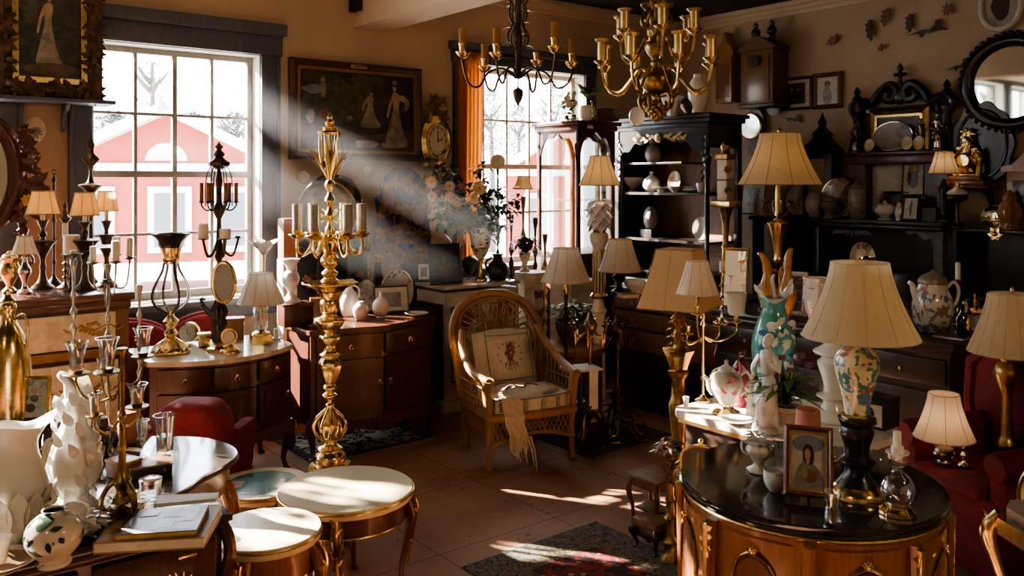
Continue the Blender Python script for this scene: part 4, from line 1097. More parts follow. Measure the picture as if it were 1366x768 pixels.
# far-left carved mirror on the chest
zc=1.247; pt=W(-6,384,5.35); t=thing('dressing_mirror','carved dark mahogany oval mirror at the far left edge above the gilt urn','mirror',(pt.x,pt.y,zc),RB)
s=5.35/F; m=M(); m.torus((-.06,0,150*s),60*s*.62,.05,40,10,'Y',1.9); m.box((-.06,0,.02),(.3,.16,.04),0,.01); m.build('frame',mahog,t)
M().lathe([(0,0),(52*s*.6,0),(52*s*.6,-.01),(0,-.01)],(-.06,0,150*s),36,axis='Y',sq=1.95).build('mirror_glass',mirrorm,t)
q=M(); rnd=random.Random(5)
for k in range(70):
    a=rnd.uniform(-.9,.75); x=-.06+math.cos(a)*.22+rnd.uniform(-.02,.09)*(1 if a<0 else .3); z=150*s+math.sin(a)*.4
    q.leaf((x,-.03,z),(rnd.uniform(-.3,1),-.4,rnd.uniform(-1,1)),.08,.022,.6,(0,-1,0),3)
for k in range(5): q.tube(cr([(.1,-.02,.1+.06*k),(.2-.02*k,-.03,.14+.05*k),(.17,-.03,.2+.05*k),(.12,-.03,.18+.05*k)],4),.012,6)
q.build('carved_scrolls',mahog,t)
q=M()
for k in range(9): q.leaf((.165,-.07,114*s),(math.cos(k*.7),-.15,math.sin(k*.7)),.042,.014,.2,(0,-1,0),3)
q.ell((.165,-.075,114*s),(.016,.01,.016),10,6); q.build('star_flower',mat('yellow enamel',(.75,.55,.25),.4),t)
# lamps and sticks on the tall chest
def stick_lamp(label,px,by,st,sb,rt,rb,parts,lit,m=bronze,sm=None):
    t=Th('candlestick_lamp',label,'lamp',px,by,z=zc,group='candlestick lamps on the tall chest')
    t.lathe('base',m,parts[0],k=2); t.lathe('dish',m,parts[1],k=2); t.lathe('candle_cup',m,parts[2],k=2)
    t.lathe('candle_sleeve',waxm,[(2.6,parts[2][-1][1]),(2.6,sb-4),(.1,sb-5)],12)
    t.shade(px,st,sb,rt,rb,shadeo if lit else shadec,1.15,7,lit=lit); return t
A0=lambda by,d:[(14,by),(13.5,by-3),(8,by-8),(5,by-14),(3.4,by-24),(4.5,by-30),(3,by-36),(5,by-44),(9,by-52)]
stick_lamp('lit amber-shaded lamp, leftmost of the three bronze candlestick lamps by the window',57,385,255,285,13,20.5,(A0(385,0),[(9,333),(12,327),(17,322),(16.5,321),(4,322)],[(4,320),(3,316),(5.5,312),(2.4,307),(3.5,303),(7,295),(7.2,293.5),(3,294)]),3.2)
stick_lamp('lit amber-shaded lamp, middle of the three bronze candlestick lamps by the window',113,387,257,287,12,18,(A0(387,0),[(8,334),(12,328),(18,321),(17,320),(5,318),(1,315)],[(4,316),(3,312),(4.5,309),(2.4,306),(3.5,303),(7.3,297),(7.4,295.5),(3,296)]),3)
stick_lamp('paler shaded lamp, rightmost of the three bronze candlestick lamps by the window',142,382,255,281,10.5,14.5,(A0(382,0),[(6,326),(8,318),(11,313),(10,312),(4,311)],[(3,311),(2.4,308),(3.4,304),(6.5,295),(6.6,294),(3,294)]),1.2)
t=Th('table_lamp','small unlit lamp with white shade left of the bronze candlestick lamps','lamp',33,392,z=zc)
t.lathe('base',silver,[(9,392),(9,389),(4,384),(3,376),(7,366),(8,360),(4,352),(2.5,345),(4,341)],k=2); t.shade(33,315,338,9,16,shadew,1.2,9,seamw)
t=Th('brass_pot','round brass pot on a foot beside the small white lamp at far left','pot',13,390,z=zc)
t.lathe('body',gilt,[(9,390),(9,387),(4,382),(6,376),(12,366),(13,358),(10,350),(14,345),(14,343),(9,343)],k=2); 
t.lathe('lid',gilt,[(10,344),(8,340),(3,337),(3,335),(0.1,333)],k=2)
for sx in (-1,1): t.tube('handle',gilt,[(13+sx*12,358),(13+sx*19,354),(13+sx*18,346),(13+sx*12,346)],1.2)
t=candlestick('pricket_stick','tall thin black pricket stick standing behind the leftmost amber lamp','candlestick',72,381,262,10,3,blackmetal,z=zc,seed=4,n=3)
t.tube('spike',blackmetal,[(72,262),(72,244),(72,232)],[1.6,1.4,.8]); t.lathe('ring_finial',blackmetal,[(2,243),(3,240),(2,237)],10); M().torus(t.q((72,229)),2.6*t.s,.6*t.s,14,6,'Y').build('ring',blackmetal,t.root)
t=candlestick('candlestick','dark candlestick with white candle and pointed finial between the amber lamps','candlestick',87,384,318,10,6,bronze,z=zc,seed=7,candle=(3.6,21)); 
t.lathe('finial',bronze,[(3,297),(7,292),(7,290),(3,287),(3,283),(2,278),(2.6,274),(.1,269)],k=2)
candlestick('pillar_candle_stand','thick ivory pillar candle on a bronze pan in front of the chest lamps','candle stand',95,388,338,11,12,bronze,z=zc,seed=9,candle=(10,25),n=2,rs=3)
t=Th('bronze_torch','tall dark bronze torch finial rising in front of the left window casing','torch',121,379,z=zc)
t.lathe('base',bronze,[(11,379),(10,375),(4,368),(2.5,350),(3,320),(2.4,300),(3,270),(5,258)],k=2)
t.lathe('dish',bronze,[(5,258),(9,253),(15,248),(14,246),(6,244),(3,238),(2,228),(3.5,222)],k=2)
t.lathe('finial',bronze,[(3,222),(9,215),(10,211),(5,206),(3,200),(5,193),(2,186),(.1,175)],k=2,fl=6,fa=.12)

# ================================================================ left foreground table group
ZA,ZB=.702,.80
def tallstick(label,px,by,top,arms,seed):
    t=Th('tall_candelabrum',label,'candelabrum',px,by,z=ZA)
    P=turned(top,by,16,4,seed,1.9,7); t.lathe('base',pewter,P[:6],k=2); t.lathe('stem',pewter,P[5:],16,k=2)
    for (ang,r1,yc,y0,cd) in arms:
        a=math.radians(ang); o=t.arm('arm',pewter,a,[(1,y0),(r1*.4,y0+12),(r1*.85,y0+8),(r1,yc+6),(r1,yc)],1.2); p=t.at(a,r1)
        t.lathe('drip_pan',pewter,[(1,yc+2),(4,yc+1),(8,yc-1.5),(7.6,yc-2),(1,yc)],18,px=p[0],dy=p[1],par=o)
        t.lathe('candle_cup',pewter,[(2.5,yc),(2.8,yc-3),(4.4,yc-5),(3,yc-5)],14,px=p[0],dy=p[1],par=o)
        if cd: t.lathe('candle',waxm,[(cd[0],yc-3),(cd[0],yc-3-cd[1]),(.05,yc-4-cd[1])],14,px=p[0],dy=p[1],par=o); t.tube('wick',inkm,[(p[0],yc-3-cd[1],p[1]),(p[0],yc-12-cd[1],p[1])],.3,5,0,par=o)
    return t
tallstick('tall pewter candelabrum with scrolled arms and ivory candles before the window corner',144,588,352,[(10,27,345,372,(4.2,24)),(170,22,352,376,(4,20)),(-75,20,375,395,None),(80,18,342,366,(5,22)),(-20,13,350,380,(5,26))],3)
t=tallstick('slim pewter stick with a small drip pan rising left of the tall candelabrum',98,577,346,[],5)
t.lathe('drip_pan',pewter,[(1,346),(8,341),(12,339),(11.5,338),(2,340)],18)
t.lathe('candle',waxm,[(4,341),(4,334),(.1,333)],12)
t=tallstick('slim pewter stick with pointed tip rising right of the tall candelabrum',186,577,380,[],6)
# glass-cup candelabrum in front
t=Th('glass_candelabrum','brass candelabrum with clear glass cups standing behind the stacked books','candelabrum',163,697,z=ZB+.002)
t.lathe('base',oldbrass,[(30,697),(31,692),(26,686),(27,681),(18,676),(12,668),(10,660)],36,k=2,fl=9,fa=.06)
q=M()
for k in range(22):
    a=2*PI*k/11; r=(24 if k<11 else 15)*t.s; q.leaf((r*math.cos(a),r*math.sin(a),(697-(684 if k<11 else 668))*t.s),(math.cos(a+.5),math.sin(a+.5),.9),.045,.013,.8)
for k in range(3):
    a=2*PI*k/3-.5; q.tube([(r*t.s*math.cos(a),r*t.s*math.sin(a),(697-y)*t.s) for r,y in cr([(8,640),(20,650),(26,668),(20,682),(30,690),(34,694)],4)],.008,7)
q.build('base_scrolls',oldbrass,t.root)
t.lathe('stem',oldbrass,[(10,660),(7,655),(9,648),(12,640),(7,632),(5,615),(4.4,600),(6,592),(4,585),(4,560),(6,553),(3.4,546),(3.6,510),(5,500),(3,490),(3,470),(6,466),(7,464),(2,464)],18,k=2)
GL=[(104,497,15,42,-1),(147,494,15,45,-2),(188,476,12.5,38,1.5),(130,497,7,17,3),(142,545,9.5,30,-8),(190,538,13,30,-4)]
for i,(gx,gy,gr,gh,dy) in enumerate(GL):
    dy*=4; j=-1 if gx<157 else 1
    sy=gy+30 if gy<520 else gy+20
    o=t.tube('arm',oldbrass,[(157 if gy<520 else 158,sy-4,0),(158+(gx-158)*.4,sy+8,dy*.4),(158+(gx-158)*.8,sy+2,dy*.8),(gx,gy+14,dy),(gx,gy+4,dy)],1.7)
    t.lathe('drip_pan',oldbrass,[(2,gy+5),(gr*.7,gy+3.5),(gr*1.15,gy),(gr*1.1,gy-1),(2,gy+1)],20,px=gx,dy=dy,par=o)
    t.lathe('candle_cup' ,oldbrass,[(gr*.45,gy+1),(gr*.5,gy-3),(gr*.62,gy-5),(.2,gy-4)],16,px=gx,dy=dy,par=o)
    t.lathe('glass_cup',cgl,[(gr*.55,gy-3),(gr*.62,gy-gh*.4),(gr*.72,gy-gh*.75),(gr,gy-gh*.98),(gr*1.02,gy-gh),(gr*.95,gy-gh),(gr*.66,gy-gh*.74),(gr*.56,gy-gh*.4),(gr*.5,gy-5),(.1,gy-5)],28,px=gx,dy=dy,par=o)
    if i>=4: t.lathe('candle',waxm,[(gr*.5,gy-4),(gr*.52,gy-gh*.8),(.1,gy-gh*.82)],16,px=gx,dy=dy,par=o)
# porcelain
t=Th('porcelain_pitcher','large white leaf-moulded porcelain pitcher with wavy rim at left edge','pitcher',18,724,z=ZB)
P=cr([(26,724),(28,718),(36,700),(43,675),(44,655),(38,630),(30,605),(30,590),(38,575),(45,566)],5)
m=M(); pr=[(r*t.s,(724-y)*t.s) for r,y in P]; n=40; vs=[];fs=[]
for j,(r,z) in enumerate(pr):
    tt=j/(len(pr)-1)
    for i in range(n):
        a=2*PI*i/n; w=1+.045*math.sin(5*a+tt*3)*(.4+tt); zz=z+(tt**4)*.045*(math.cos(a)*.6+.35*math.sin(3*a)); rr=r*w*(1+.22*max(0,math.cos(a))*tt**5)
        vs.append((rr*math.cos(a),rr*math.sin(a),zz))
for j in range(len(pr)-1):
    for i in range(n): k=(i+1)%n; fs.append((j*n+i,j*n+k,(j+1)*n+k,(j+1)*n+i))
fs.append(tuple(range(n-1,-1,-1))); m.add(vs,fs); m.build('body',porc,t.root)
q=M()
for k in range(9):
    a=-2.2+.42*k; q.leaf((40*t.s*math.cos(a),40*t.s*math.sin(a),(18+4*(k%2))*t.s*1.2),(math.cos(a)*.12,math.sin(a)*.12,1),.13,.032,-.1,(math.cos(a),math.sin(a),0),5)
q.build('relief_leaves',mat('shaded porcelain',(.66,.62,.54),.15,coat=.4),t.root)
t.tube('handle',porc,[(56,600,0),(64,588,4),(56,612,6),(54,632,3),(64,652,2),(73,666,0),(62,672,-2),(54,676,-2)],[3,4.5,4,3.6,3.4,4,3.6,3])
t=Th('porcelain_ewer','tall white rococo porcelain ewer shaped like swirling leaves behind the green-leaf vase','ewer',99,696,z=ZB)
t.lathe('body',porc,[(28,696),(31,688),(29,676),(19,664),(18,655),(28,640),(34,618),(32,598),(25,582),(17,570),(14,560),(17,548),(15,536),(10,530)],48,k=4,fl=7,fa=.1)
q=M(); S=t.s
for k in range(54):
    a=k*2.4; y=694-k*3.0; r=(30 if y>675 else 20 if y>650 else 33 if y>585 else 22 if y>560 else 15)*S
    q.leaf((r*math.cos(a),r*math.sin(a),(696-y)*S),(math.cos(a)*.75+.5*math.sin(a),math.sin(a)*.75-.5*math.cos(a),1),20*S,6.5*S,.55,(math.cos(a),math.sin(a),0),4)
for (x,y,L,dx) in ((84,545,20,-.7),(112,548,20,.6),(88,560,22,-.9)): q.leaf(t.q((x,y,-3)),(dx,-.2,.9),L*S,8*S,.5,(0,-1,0),4)
q.build('relief_leaves',porc,t.root)
t.tube('spout_feather',porc,[(98,536),(94,524),(92,510),(84,502),(78,498)],[9,8,7,6.5,3.5],10)
t.tube('handle',porc,[(124,600),(134,590,-2),(126,622,-2),(120,640),(128,656)],[3,3.5,3,3,3])
t=Th('porcelain_vase','small round white vase painted with dark green leaves in left foreground','vase',72,752,z=ZB)
VPR=[(21,752),(22,748),(19,744),(22,740),(32,728),(36,714),(33,699),(22,688),(14,684),(13,681),(15,679),(13,679),(11,684),(20,692)]
t.lathe('body',floral('leaf porcelain',(.74,.7,.6),[(.05,.09,.06),(.22,.2,.17)],13,.2,.64),VPR,40,k=3)
t.lathe('mouth',inkm,[(12,680.5),(.1,680.5)],24)
q=M(); S=t.s
for (a,y,L,d) in ((-1.5,700,14,(.4,-.2,-1)),(-1.2,695,16,(1,-.1,.3)),(-1.8,706,12,(-.6,-.2,-.7)),(-1.3,710,14,(.3,-.1,-1)),(-2.2,704,9,(-.5,-.1,-.8)),(-.9,706,9,(.6,-.1,-.6))):
    r=(36 if y>700 else 33)*S; q.leaf((r*math.cos(a),r*math.sin(a),(752-y)*S),d,L*S,3.6*S,.2,(math.cos(a),math.sin(a),.3),4)
q.build('painted_leaves',mat('bottle green glaze',(.03,.07,.045),.2),t.root)
t=Th('porcelain_figurine','small white ruffled porcelain shell figure between the round vase and the books','figurine',110,716,z=ZB)
q=M(); S=t.s; q.ell((0,0,15*S),(24*S,16*S,14*S),24,12,.12,4)
for k in range(22):
    a=k*2.4; q.leaf((10*S*math.cos(a),8*S*math.sin(a),(16+k*.5)*S),(math.cos(a),math.sin(a)*.8,.8),20*S,9*S,.9,(0,0,1),4)
q.ell((-12*S,0,34*S),(17*S,11*S,13*S),18,10,.12,7); q.build('body',porc,t.root)
t=Th('teacup','white porcelain cup cut off by the left edge','cup',-2,752,z=ZB+.012); t.lathe('bowl',porc,[(8,750),(10,748),(12,735),(15,722),(16,718),(15,718),(10,738),(.1,746)],28,k=2)
t=Th('saucer','white saucer with brown decoration under the cup at left edge','saucer',0,760,z=ZB); t.lathe('dish',porc,[(20,761),(22,759),(44,748),(45,746),(43,746),(20,757),(.1,757)],36,k=2); t.lathe('band',mat('brown transfer print',(.2,.12,.07),.3),[(22,756.6),(38,748.6),(37,748.2),(21,756.2)],36)
# books
def book(label,pts,z,th,cov,pages,group='books on the dark chest',pic=None):
    c=sum((p for p in pts),Vector())/4; t=thing('book',label,'book',(c.x,c.y,z)); L=[(p.x-c.x,p.y-c.y) for p in pts]
    sc=lambda k:[(x*k,y*k) for x,y in L]
    M().prism(sc(.985),.004,th-.004,'xy').build('pages',pages,t)
    m=M().prism(L,0,.004,'xy').prism(L,th-.004,th,'xy'); a,b=L[3],L[0]
    m.prism([a,b,(b[0]*.975,b[1]*.975),(a[0]*.975,a[1]*.975)],0,th,'xy'); m.build('cover',cov,t)
    if pic:
        bi=lambda u,v:((L[0][0]*(1-u)+L[1][0]*u)*(1-v)+(L[3][0]*(1-u)+L[2][0]*u)*v,(L[0][1]*(1-u)+L[1][1]*u)*(1-v)+(L[3][1]*(1-u)+L[2][1]*u)*v)
        m=M(); ms=[]
        for (mm,u0,u1,v0,v1) in pic:
            if mm not in ms: ms.append(mm)
            m.m=ms.index(mm); h=th+.0006+.0003*len(m.f); m.add([bi(u0,v0)+(h,),bi(u1,v0)+(h,),bi(u1,v1)+(h,),bi(u0,v1)+(h,)],[(0,1,2,3)])
        m.build('cover_picture',ms,t)
    return t
tanb=mat('tan cloth cover',(.4,.25,.11),.5,0,(.3,.18,.08),12); gld=mat('ochre page edge',(.6,.42,.18),.5)
z1=ZB; T1=.035
qp=lambda l,z:[W(x,y,yz(y,z)) for x,y in l]
book('large tan-covered art book with white page edges, bottom of the stack on the dark chest',qp([(124,724),(272,716),(297,672),(152,684)],z1+T1),z1,T1,tanb,paperm)
book('thick white-edged book under the rear of the picture book on the dark chest',qp([(205,676),(288,668),(292,660),(212,664)],z1+T1+.003),z1+T1,.012,paperm,paperm)
T2=.02; gs=lambda k:mat('cover grey %d'%k,((.36,.36,.39),(.14,.15,.17),(.6,.58,.55),(.36,.08,.06))[k],.4,coat=.15)
book('book with a glossy grey photographic cover lying on top of the stack',qp([(153,713),(262,706),(279,672),(186,680)],z1+T1+T2),z1+T1,T2,mat('glossy dust jacket',(.24,.23,.22),.4,0,(.15,.15,.15),9,coat=.15),gld,pic=[(gs(0),.06,.94,.06,.94),(gs(1),.08,.4,.1,.6),(gs(2),.42,.66,.15,.5),(gs(1),.45,.92,.55,.9),(gs(3),.72,.9,.35,.75),(gs(2),.75,.86,.42,.66),(gs(2),.1,.35,.66,.9)])
# glass pieces and small boxes on the shaped table
t=Th('glass_tumbler','flared clear glass tumbler half filled, beside the red velvet chair','glass',220,604,z=ZA+.045); t.lathe('glass',cgl,[(10,604),(11,603),(11,585),(13,566),(15,553),(14.4,553),(12.4,568),(10.4,586),(10,600),(.1,601)],28); t.lathe('contents',glassy('cloudy water',(.75,.72,.62),.3,.6),[(9.6,600),(10,588),(11,580),(.1,580)],24)
t=Th('lidded_box','low dark lacquer box under the glass tumbler','box',198,632,z=ZA); S=t.s
M().box((0,.02,.02),(.16,.13,.04),.45,.004).build('body',ebony,t.root); M().box((0,.02,.0425),(.166,.136,.008),.45,.003).build('lid',walnut,t.root); M().box((.075,-.02,.028),(.01,.03,.016),.45).build('clasp',gilt,t.root)
t=Th('glass_jar','small lidded glass jar right of the candelabrum foot','jar',201,666,z=ZA); t.lathe('glass',cgl,[(13,666),(14,664),(14,642),(13,641),(12.6,664),(.1,665)],26); t.lathe('lid',silver,[(14.5,642),(14.8,638),(13,637),(.1,636.5)],26)
t=Th('terracotta_jar','small terracotta jar behind the brass candelabrum stem','jar',171,590,z=ZA); t.lathe('body',terrac,[(9,590),(12,582),(13,565),(12,552),(13,549),(11,548),(.1,549)],26,k=2)
t=Th('glass_goblet','slim clear glass goblet beside the tumbler','glass',190,612,z=ZA+.042); t.lathe('glass',cgl,[(9,612),(8,611),(1.6,607),(1.4,598),(5,585),(8,568),(8.6,560),(8,560),(4.4,586),(.1,592)],24)
t=Th('pewter_bowl','pewter bowl of odd brass pieces behind the white rococo ewer','bowl',133,602,z=ZA); t.lathe('bowl',pewter,[(10,602),(11,599),(17,586),(20,574),(19,574),(14,588),(.1,597)],28,k=2); t.lathe('hat_lid',bronze,[(21,574),(20,572),(11,567),(10,557),(.1,555)],26,k=2)
t=Th('carved_box','little carved wooden box behind the candelabrum foot','box',165,634,z=ZA); M().box((0,0,.03),(.11,.09,.06),-.5,.006).build('body',walnut,t.root); M().box((0,0,.064),(.115,.095,.012),-.5,.004).build('lid',fruitwood,t.root)
# picture with floral print on a dark casket, big brass urn
t=Th('casket','black glossy casket under the gilt floral picture at left','box',48,612,z=ZA); M().box((0,.03,.075),(.2,.16,.15),.1,.012).build('body',ebony,t.root); M().box((0,.03,.155),(.21,.17,.02),.1,.006).build('lid',ebony,t.root)
p=t.root.location; picture('framed_picture','small gilt framed flower picture leaning over the black casket at left','picture',(p.x-.02,p.y-.01,ZA+.166),.22,.155,.19,.016,gilt,paintmat('floral print',[(.35,(.3,.32,.3)),(.5,(.5,.48,.42)),(.62,(.14,.17,.15)),(.72,(.42,.4,.36))],16),tilt=.16,fd=.014,figs=[(hairp,blob(.5,.25,.16,.12)),(bluep,blob(.35,.55,.14,.1)),(skinp,blob(.6,.7,.12,.09)),(greenp,blob(.62,.5,.14,.1))],stand=True)
t=Th('brass_urn','large polished brass urn with scroll neck cut by the left edge','urn',10,611,z=ZA)
t.lathe('body',gilt,[(18,611),(19,606),(14,598),(16,590),(26,570),(30,540),(29,500),(26,470),(20,448),(12,432),(9,420),(11,410),(8,402)],40,k=3)
t.lathe('lid',gilt,[(9,404),(10,401),(7,397),(4,393),(5,388),(.1,384)],24,k=2)
for sx in (-1,1): t.tube('handle',gilt,[(10+sx*10,425),(10+sx*22,420),(10+sx*27,440),(10+sx*24,470)],2)
t=Th('glass_lamp_chimney','white frosted lamp shade piece behind the tall ewer','lampshade',108,600,z=ZA); t.lathe('shade',shade_mat('frosted white glass',(.85,.8,.7),.5),[(17,600),(18,575),(20,550),(18,530),(12,512),(10,505),(9,505),(16,532)],30,k=2)

# ================================================================ on the marble-topped commode
ZC=.832
t=Th('glass_lamp','black and gilt oil lamp with clear glass body on the pale marble top','lamp',228,470,z=ZC)
t.lathe('foot',gilt,[(25,470),(25,466),(21,461),(15,456),(9,452),(6,449)],40,k=2,fl=10,fa=.05); t.lathe('baluster',gilt,[(6,449),(9,444),(5,438),(8,432),(10,428),(5,422),(4,417)],24,k=2)
t.lathe('glass_body',cgl,[(4,417),(12,412),(22,402),(24,390),(19,376),(11,362),(9,352)],32,k=2)
for i in range(4): t.arm('rib',ebony,PI/4+i*PI/2,[(4,417),(13,413),(23,403),(25,390),(20,376),(11.5,360),(9.5,350)],1.7)
t.lathe('collar',gilt,[(9,352),(10,348),(12,345),(12,341),(13,334),(14,330)],24,k=2); t.lathe('flared_rim',ebony,[(14,330),(17,322),(24,314),(25,311),(22,312),(12,326)],8,rot=PI/8)
t=Th('mantel_clock','little round cream-faced clock leaning at the foot of the black and gilt lamp','clock',252,457,z=ZC); S=t.s
M().lathe([(0,0),(13*S,0),(13*S,-.03),(0,-.03)],(0,0,14*S),28,axis='Y').build('case',brass,t.root); M().lathe([(0,.001),(11*S,.001),(0,.003)],(0,-.0,14*S),28,axis='Y').v
q=M().lathe([(0,.032),(11*S,.032),(11*S,.030)],(0,0,14*S),28,axis='Y'); q.v=[Vector((v.x,-abs(v.y),v.z)) for v in q.v]; q.build('dial',dialm,t.root)
q=M().tube([(0,-.035,14*S),(0,-.035,21*S)],.0015,4).tube([(0,-.035,14*S),(5*S,-.035,12*S)],.0015,4); q.build('hands',inkm,t.root)
t=Th('brass_casket','small square brass casket between the two little clocks','casket',272,462,z=ZC); S=t.s; M().box((0,0,8*S),(15*S,13*S,16*S),.4,.004).build('body',brass,t.root); M().box((0,0,17*S),(17*S,15*S,3*S),.4,.003).build('lid',gilt,t.root)
t=Th('wooden_casket','small orange wooden casket behind the mirror candelabrum','casket',313,452,z=ZC); S=t.s; M().box((0,0,13*S),(24*S,20*S,26*S),.3,.005).build('body',fruitwood,t.root); M().box((0,0,27*S),(26*S,22*S,4*S),.3,.004).build('lid',fruitwood,t.root)
t=Th('desk_clock','little gilt clock with round dial on a scroll foot before the mirror candelabrum','clock',307,470,z=ZC); S=t.s
t.lathe('foot',gilt,[(14,470),(13,466),(6,462),(3,457)],24,k=2); q=M().lathe([(0,.0),(10*S,0),(11*S,.01),(0,.01)],(0,-.01,22*S),26,axis='Y'); q.build('case',gilt,t.root); q=M().lathe([(0,.013),(8.6*S,.013),(8.6*S,.012)],(0,0,22*S),26,axis='Y'); q.v=[Vector((v.x,-abs(v.y)-.02,v.z)) for v in q.v]; q.build('dial',dialm,t.root)
t=Th('mirror_candelabrum','tall black and gilt candelabrum with an oval mirror and white candles before the window','candelabrum',292,467,z=ZC); S=t.s
t.lathe('foot',gilt,[(16,467),(15,463),(9,460),(7,456)],28,k=2,fl=8,fa=.06)
t.lathe('figure_base',ebony,[(7,456),(9,448),(6,440),(10,432),(8,424),(11,415),(6,404),(4,396)],18,k=2,fl=5,fa=.18)
t.tube('swan_arm',ebony,[(290,425),(280,418),(272,408),(268,398),(274,400)],[4,4,3,2,1.5])
mm=M().torus(t.q((300,376,-4)),15*S,2.4*S,36,8,'Y',1.8); mm.build('mirror_frame',gilt,t.root)
q=M(); c=t.q((300,376,-3)); q.lathe([(0,0),(14*S,0),(14*S,.006),(0,.006)],c,32,axis='Y',sq=1.85); q.build('oval_mirror',mirrorm,t.root)
t.lathe('stem',bronze,[(4,400),(3,380),(3,350),(6,342),(4,336),(7,330),(4,322),(3,300),(3,290)],16,k=2)
armset(t,5,3,326,24,318,bronze,14,1.7,.35,(4,3),None,9)
for (a,r,cw,chh) in ((.35+2*2*PI/5,24,7,14),(.35+3*2*PI/5,24,6,20),(.35+4*2*PI/5,24,7,13)):
    p=t.at(a,r); t.lathe('pillar_candle',waxm,[(cw,317),(cw,317-chh),(.1,316-chh)],20,px=p[0],dy=p[1])
t.lathe('upper_stem',bronze,[(3,292),(7,284),(8,278),(4,270),(4,250),(5,240),(3,232),(3,222)],16,k=2)
armset(t,6,3,272,22,270,bronze,8,1.2,.2,(3,2.5),(2.6,24),5,cm=mat('copper candle',(.3,.14,.06),.3,.8))
for k in range(6):
    a=.2+k*PI/3; t.arm('chain_rod',blackmetal,a,[(10,222),(15,232),(17,250),(17,275)],.8)
t.lathe('crown',bronze,[(4,226),(13,221),(14,217),(8,213),(5,209)],24,fl=6,fa=.1); t.lathe('finial',bronze,[(4,210),(8,206),(5,202),(3,199),(6,196),(2,192),(.1,188)],18,k=2)
t=Th('glass_lily','white glass lily lamp on a brass stem catching the sun','lamp',352,448,z=ZC); 
t.lathe('stem',brass,[(7,448),(6,445),(2,440),(1.6,400),(1.8,345),(4,338)],14,k=2)
q=M(); S=t.s
for k in range(6): q.leaf(t.q((352,340)),(math.cos(k*PI/3)*.55,math.sin(k*PI/3)*.55,1),32*S,9*S,.45,(0,0,1),5)
q.build('lily_shade',porc,t.root)
t=Th('table_lamp','cut-glass table lamp with white pleated shade at the right of the marble top','lamp',348,457,z=ZC)
t.lathe('foot',gilt,[(15,457),(15,446),(12,443),(7,441)],6); t.lathe('glass_body',cgl,[(6,441),(10,436),(11,425),(10,412),(6,405)],12,k=1); t.lathe('inner_rod',silver,[(3,441),(5,425),(3,408)],10); t.lathe('cap',gilt,[(10,409),(8,405),(3,402),(3,396)],16)
t.shade(348,364,404,15,31,shadew,1.15,10,seamw,n=40)
t=Th('chamber_stick','tiny white chamber candlestick at the right end of the marble top','candlestick',368,453,z=ZC); t.lathe('dish',porc,[(6,453),(7.5,450),(6.5,450),(3,451)],20); t.lathe('candle',waxm,[(3.2,451),(3,438),(.1,437)],14); t.tube('wick',inkm,[(368,437),(368,430)],.3,5,0)
# ================================================================ back wall
red_p=mat('painted drapery red',(.25,.09,.06),.4)
pt_=hang('b',384.5,560,85,214,'painting','large dark oil painting of two women in pale dress between the two windows','painting',.075,mat('dark frame wood',(.1,.045,.025),.35,0,(.05,.022,.012),16),art_dark,off=.02,fd=.06,inner=mat('dull gilt slip',(.35,.2,.08),.4,.6),
 figs=[(greenp,cr([(.02,.5),(.1,.85),(.3,.95),(.45,.8),(.5,.98),(.62,.9),(.6,.6),(.5,.4),(.3,.35),(.1,.35)],3,True)),(brownp,cr([(0,.05),(.02,.28),(.25,.33),(.5,.22),(.75,.25),(1,.3),(1,.02),(.5,.0)],3,True)),
  (brownp,cr([(.47,.45),(.5,.7),(.44,.95),(.47,.95),(.53,.72),(.52,.45)],3,True)),(bluep,blob(.12,.75,.08,.05,14,.25)),(robep,blob(.2,.75,.028,.08,14,.2)),(skinp,blob(.2,.87,.02,.035)),(robep,blob(.1,.42,.035,.08,14,.2)),(red_p,blob(.21,.46,.04,.06,14,.2)),(robep,blob(.42,.42,.03,.03)),(robep,blob(.56,.1,.1,.06,14,.2,3)),(robep,blob(.8,.09,.12,.04,14,.2,4))]+
  [(m,[(u,v) for u,v in P]) for m,P in fig_lady(.6,.32,.78,.075,.01)]+[(m,[(u,v) for u,v in P]) for m,P in fig_lady(.83,.1,.9,.085,-.015)]+[(skinp,cr([(.88,.75),(.95,.66),(.93,.55),(.9,.56),(.91,.64),(.86,.68)],3,True)),(robep,blob(.815,.9,.02,.03))])
M().box((-.02,-.064,wallpic('b',384.5,560,85,214,off=.02)[3]-.035),(.16,.008,.035),0,.003).build('title_plate',brass,pt_)
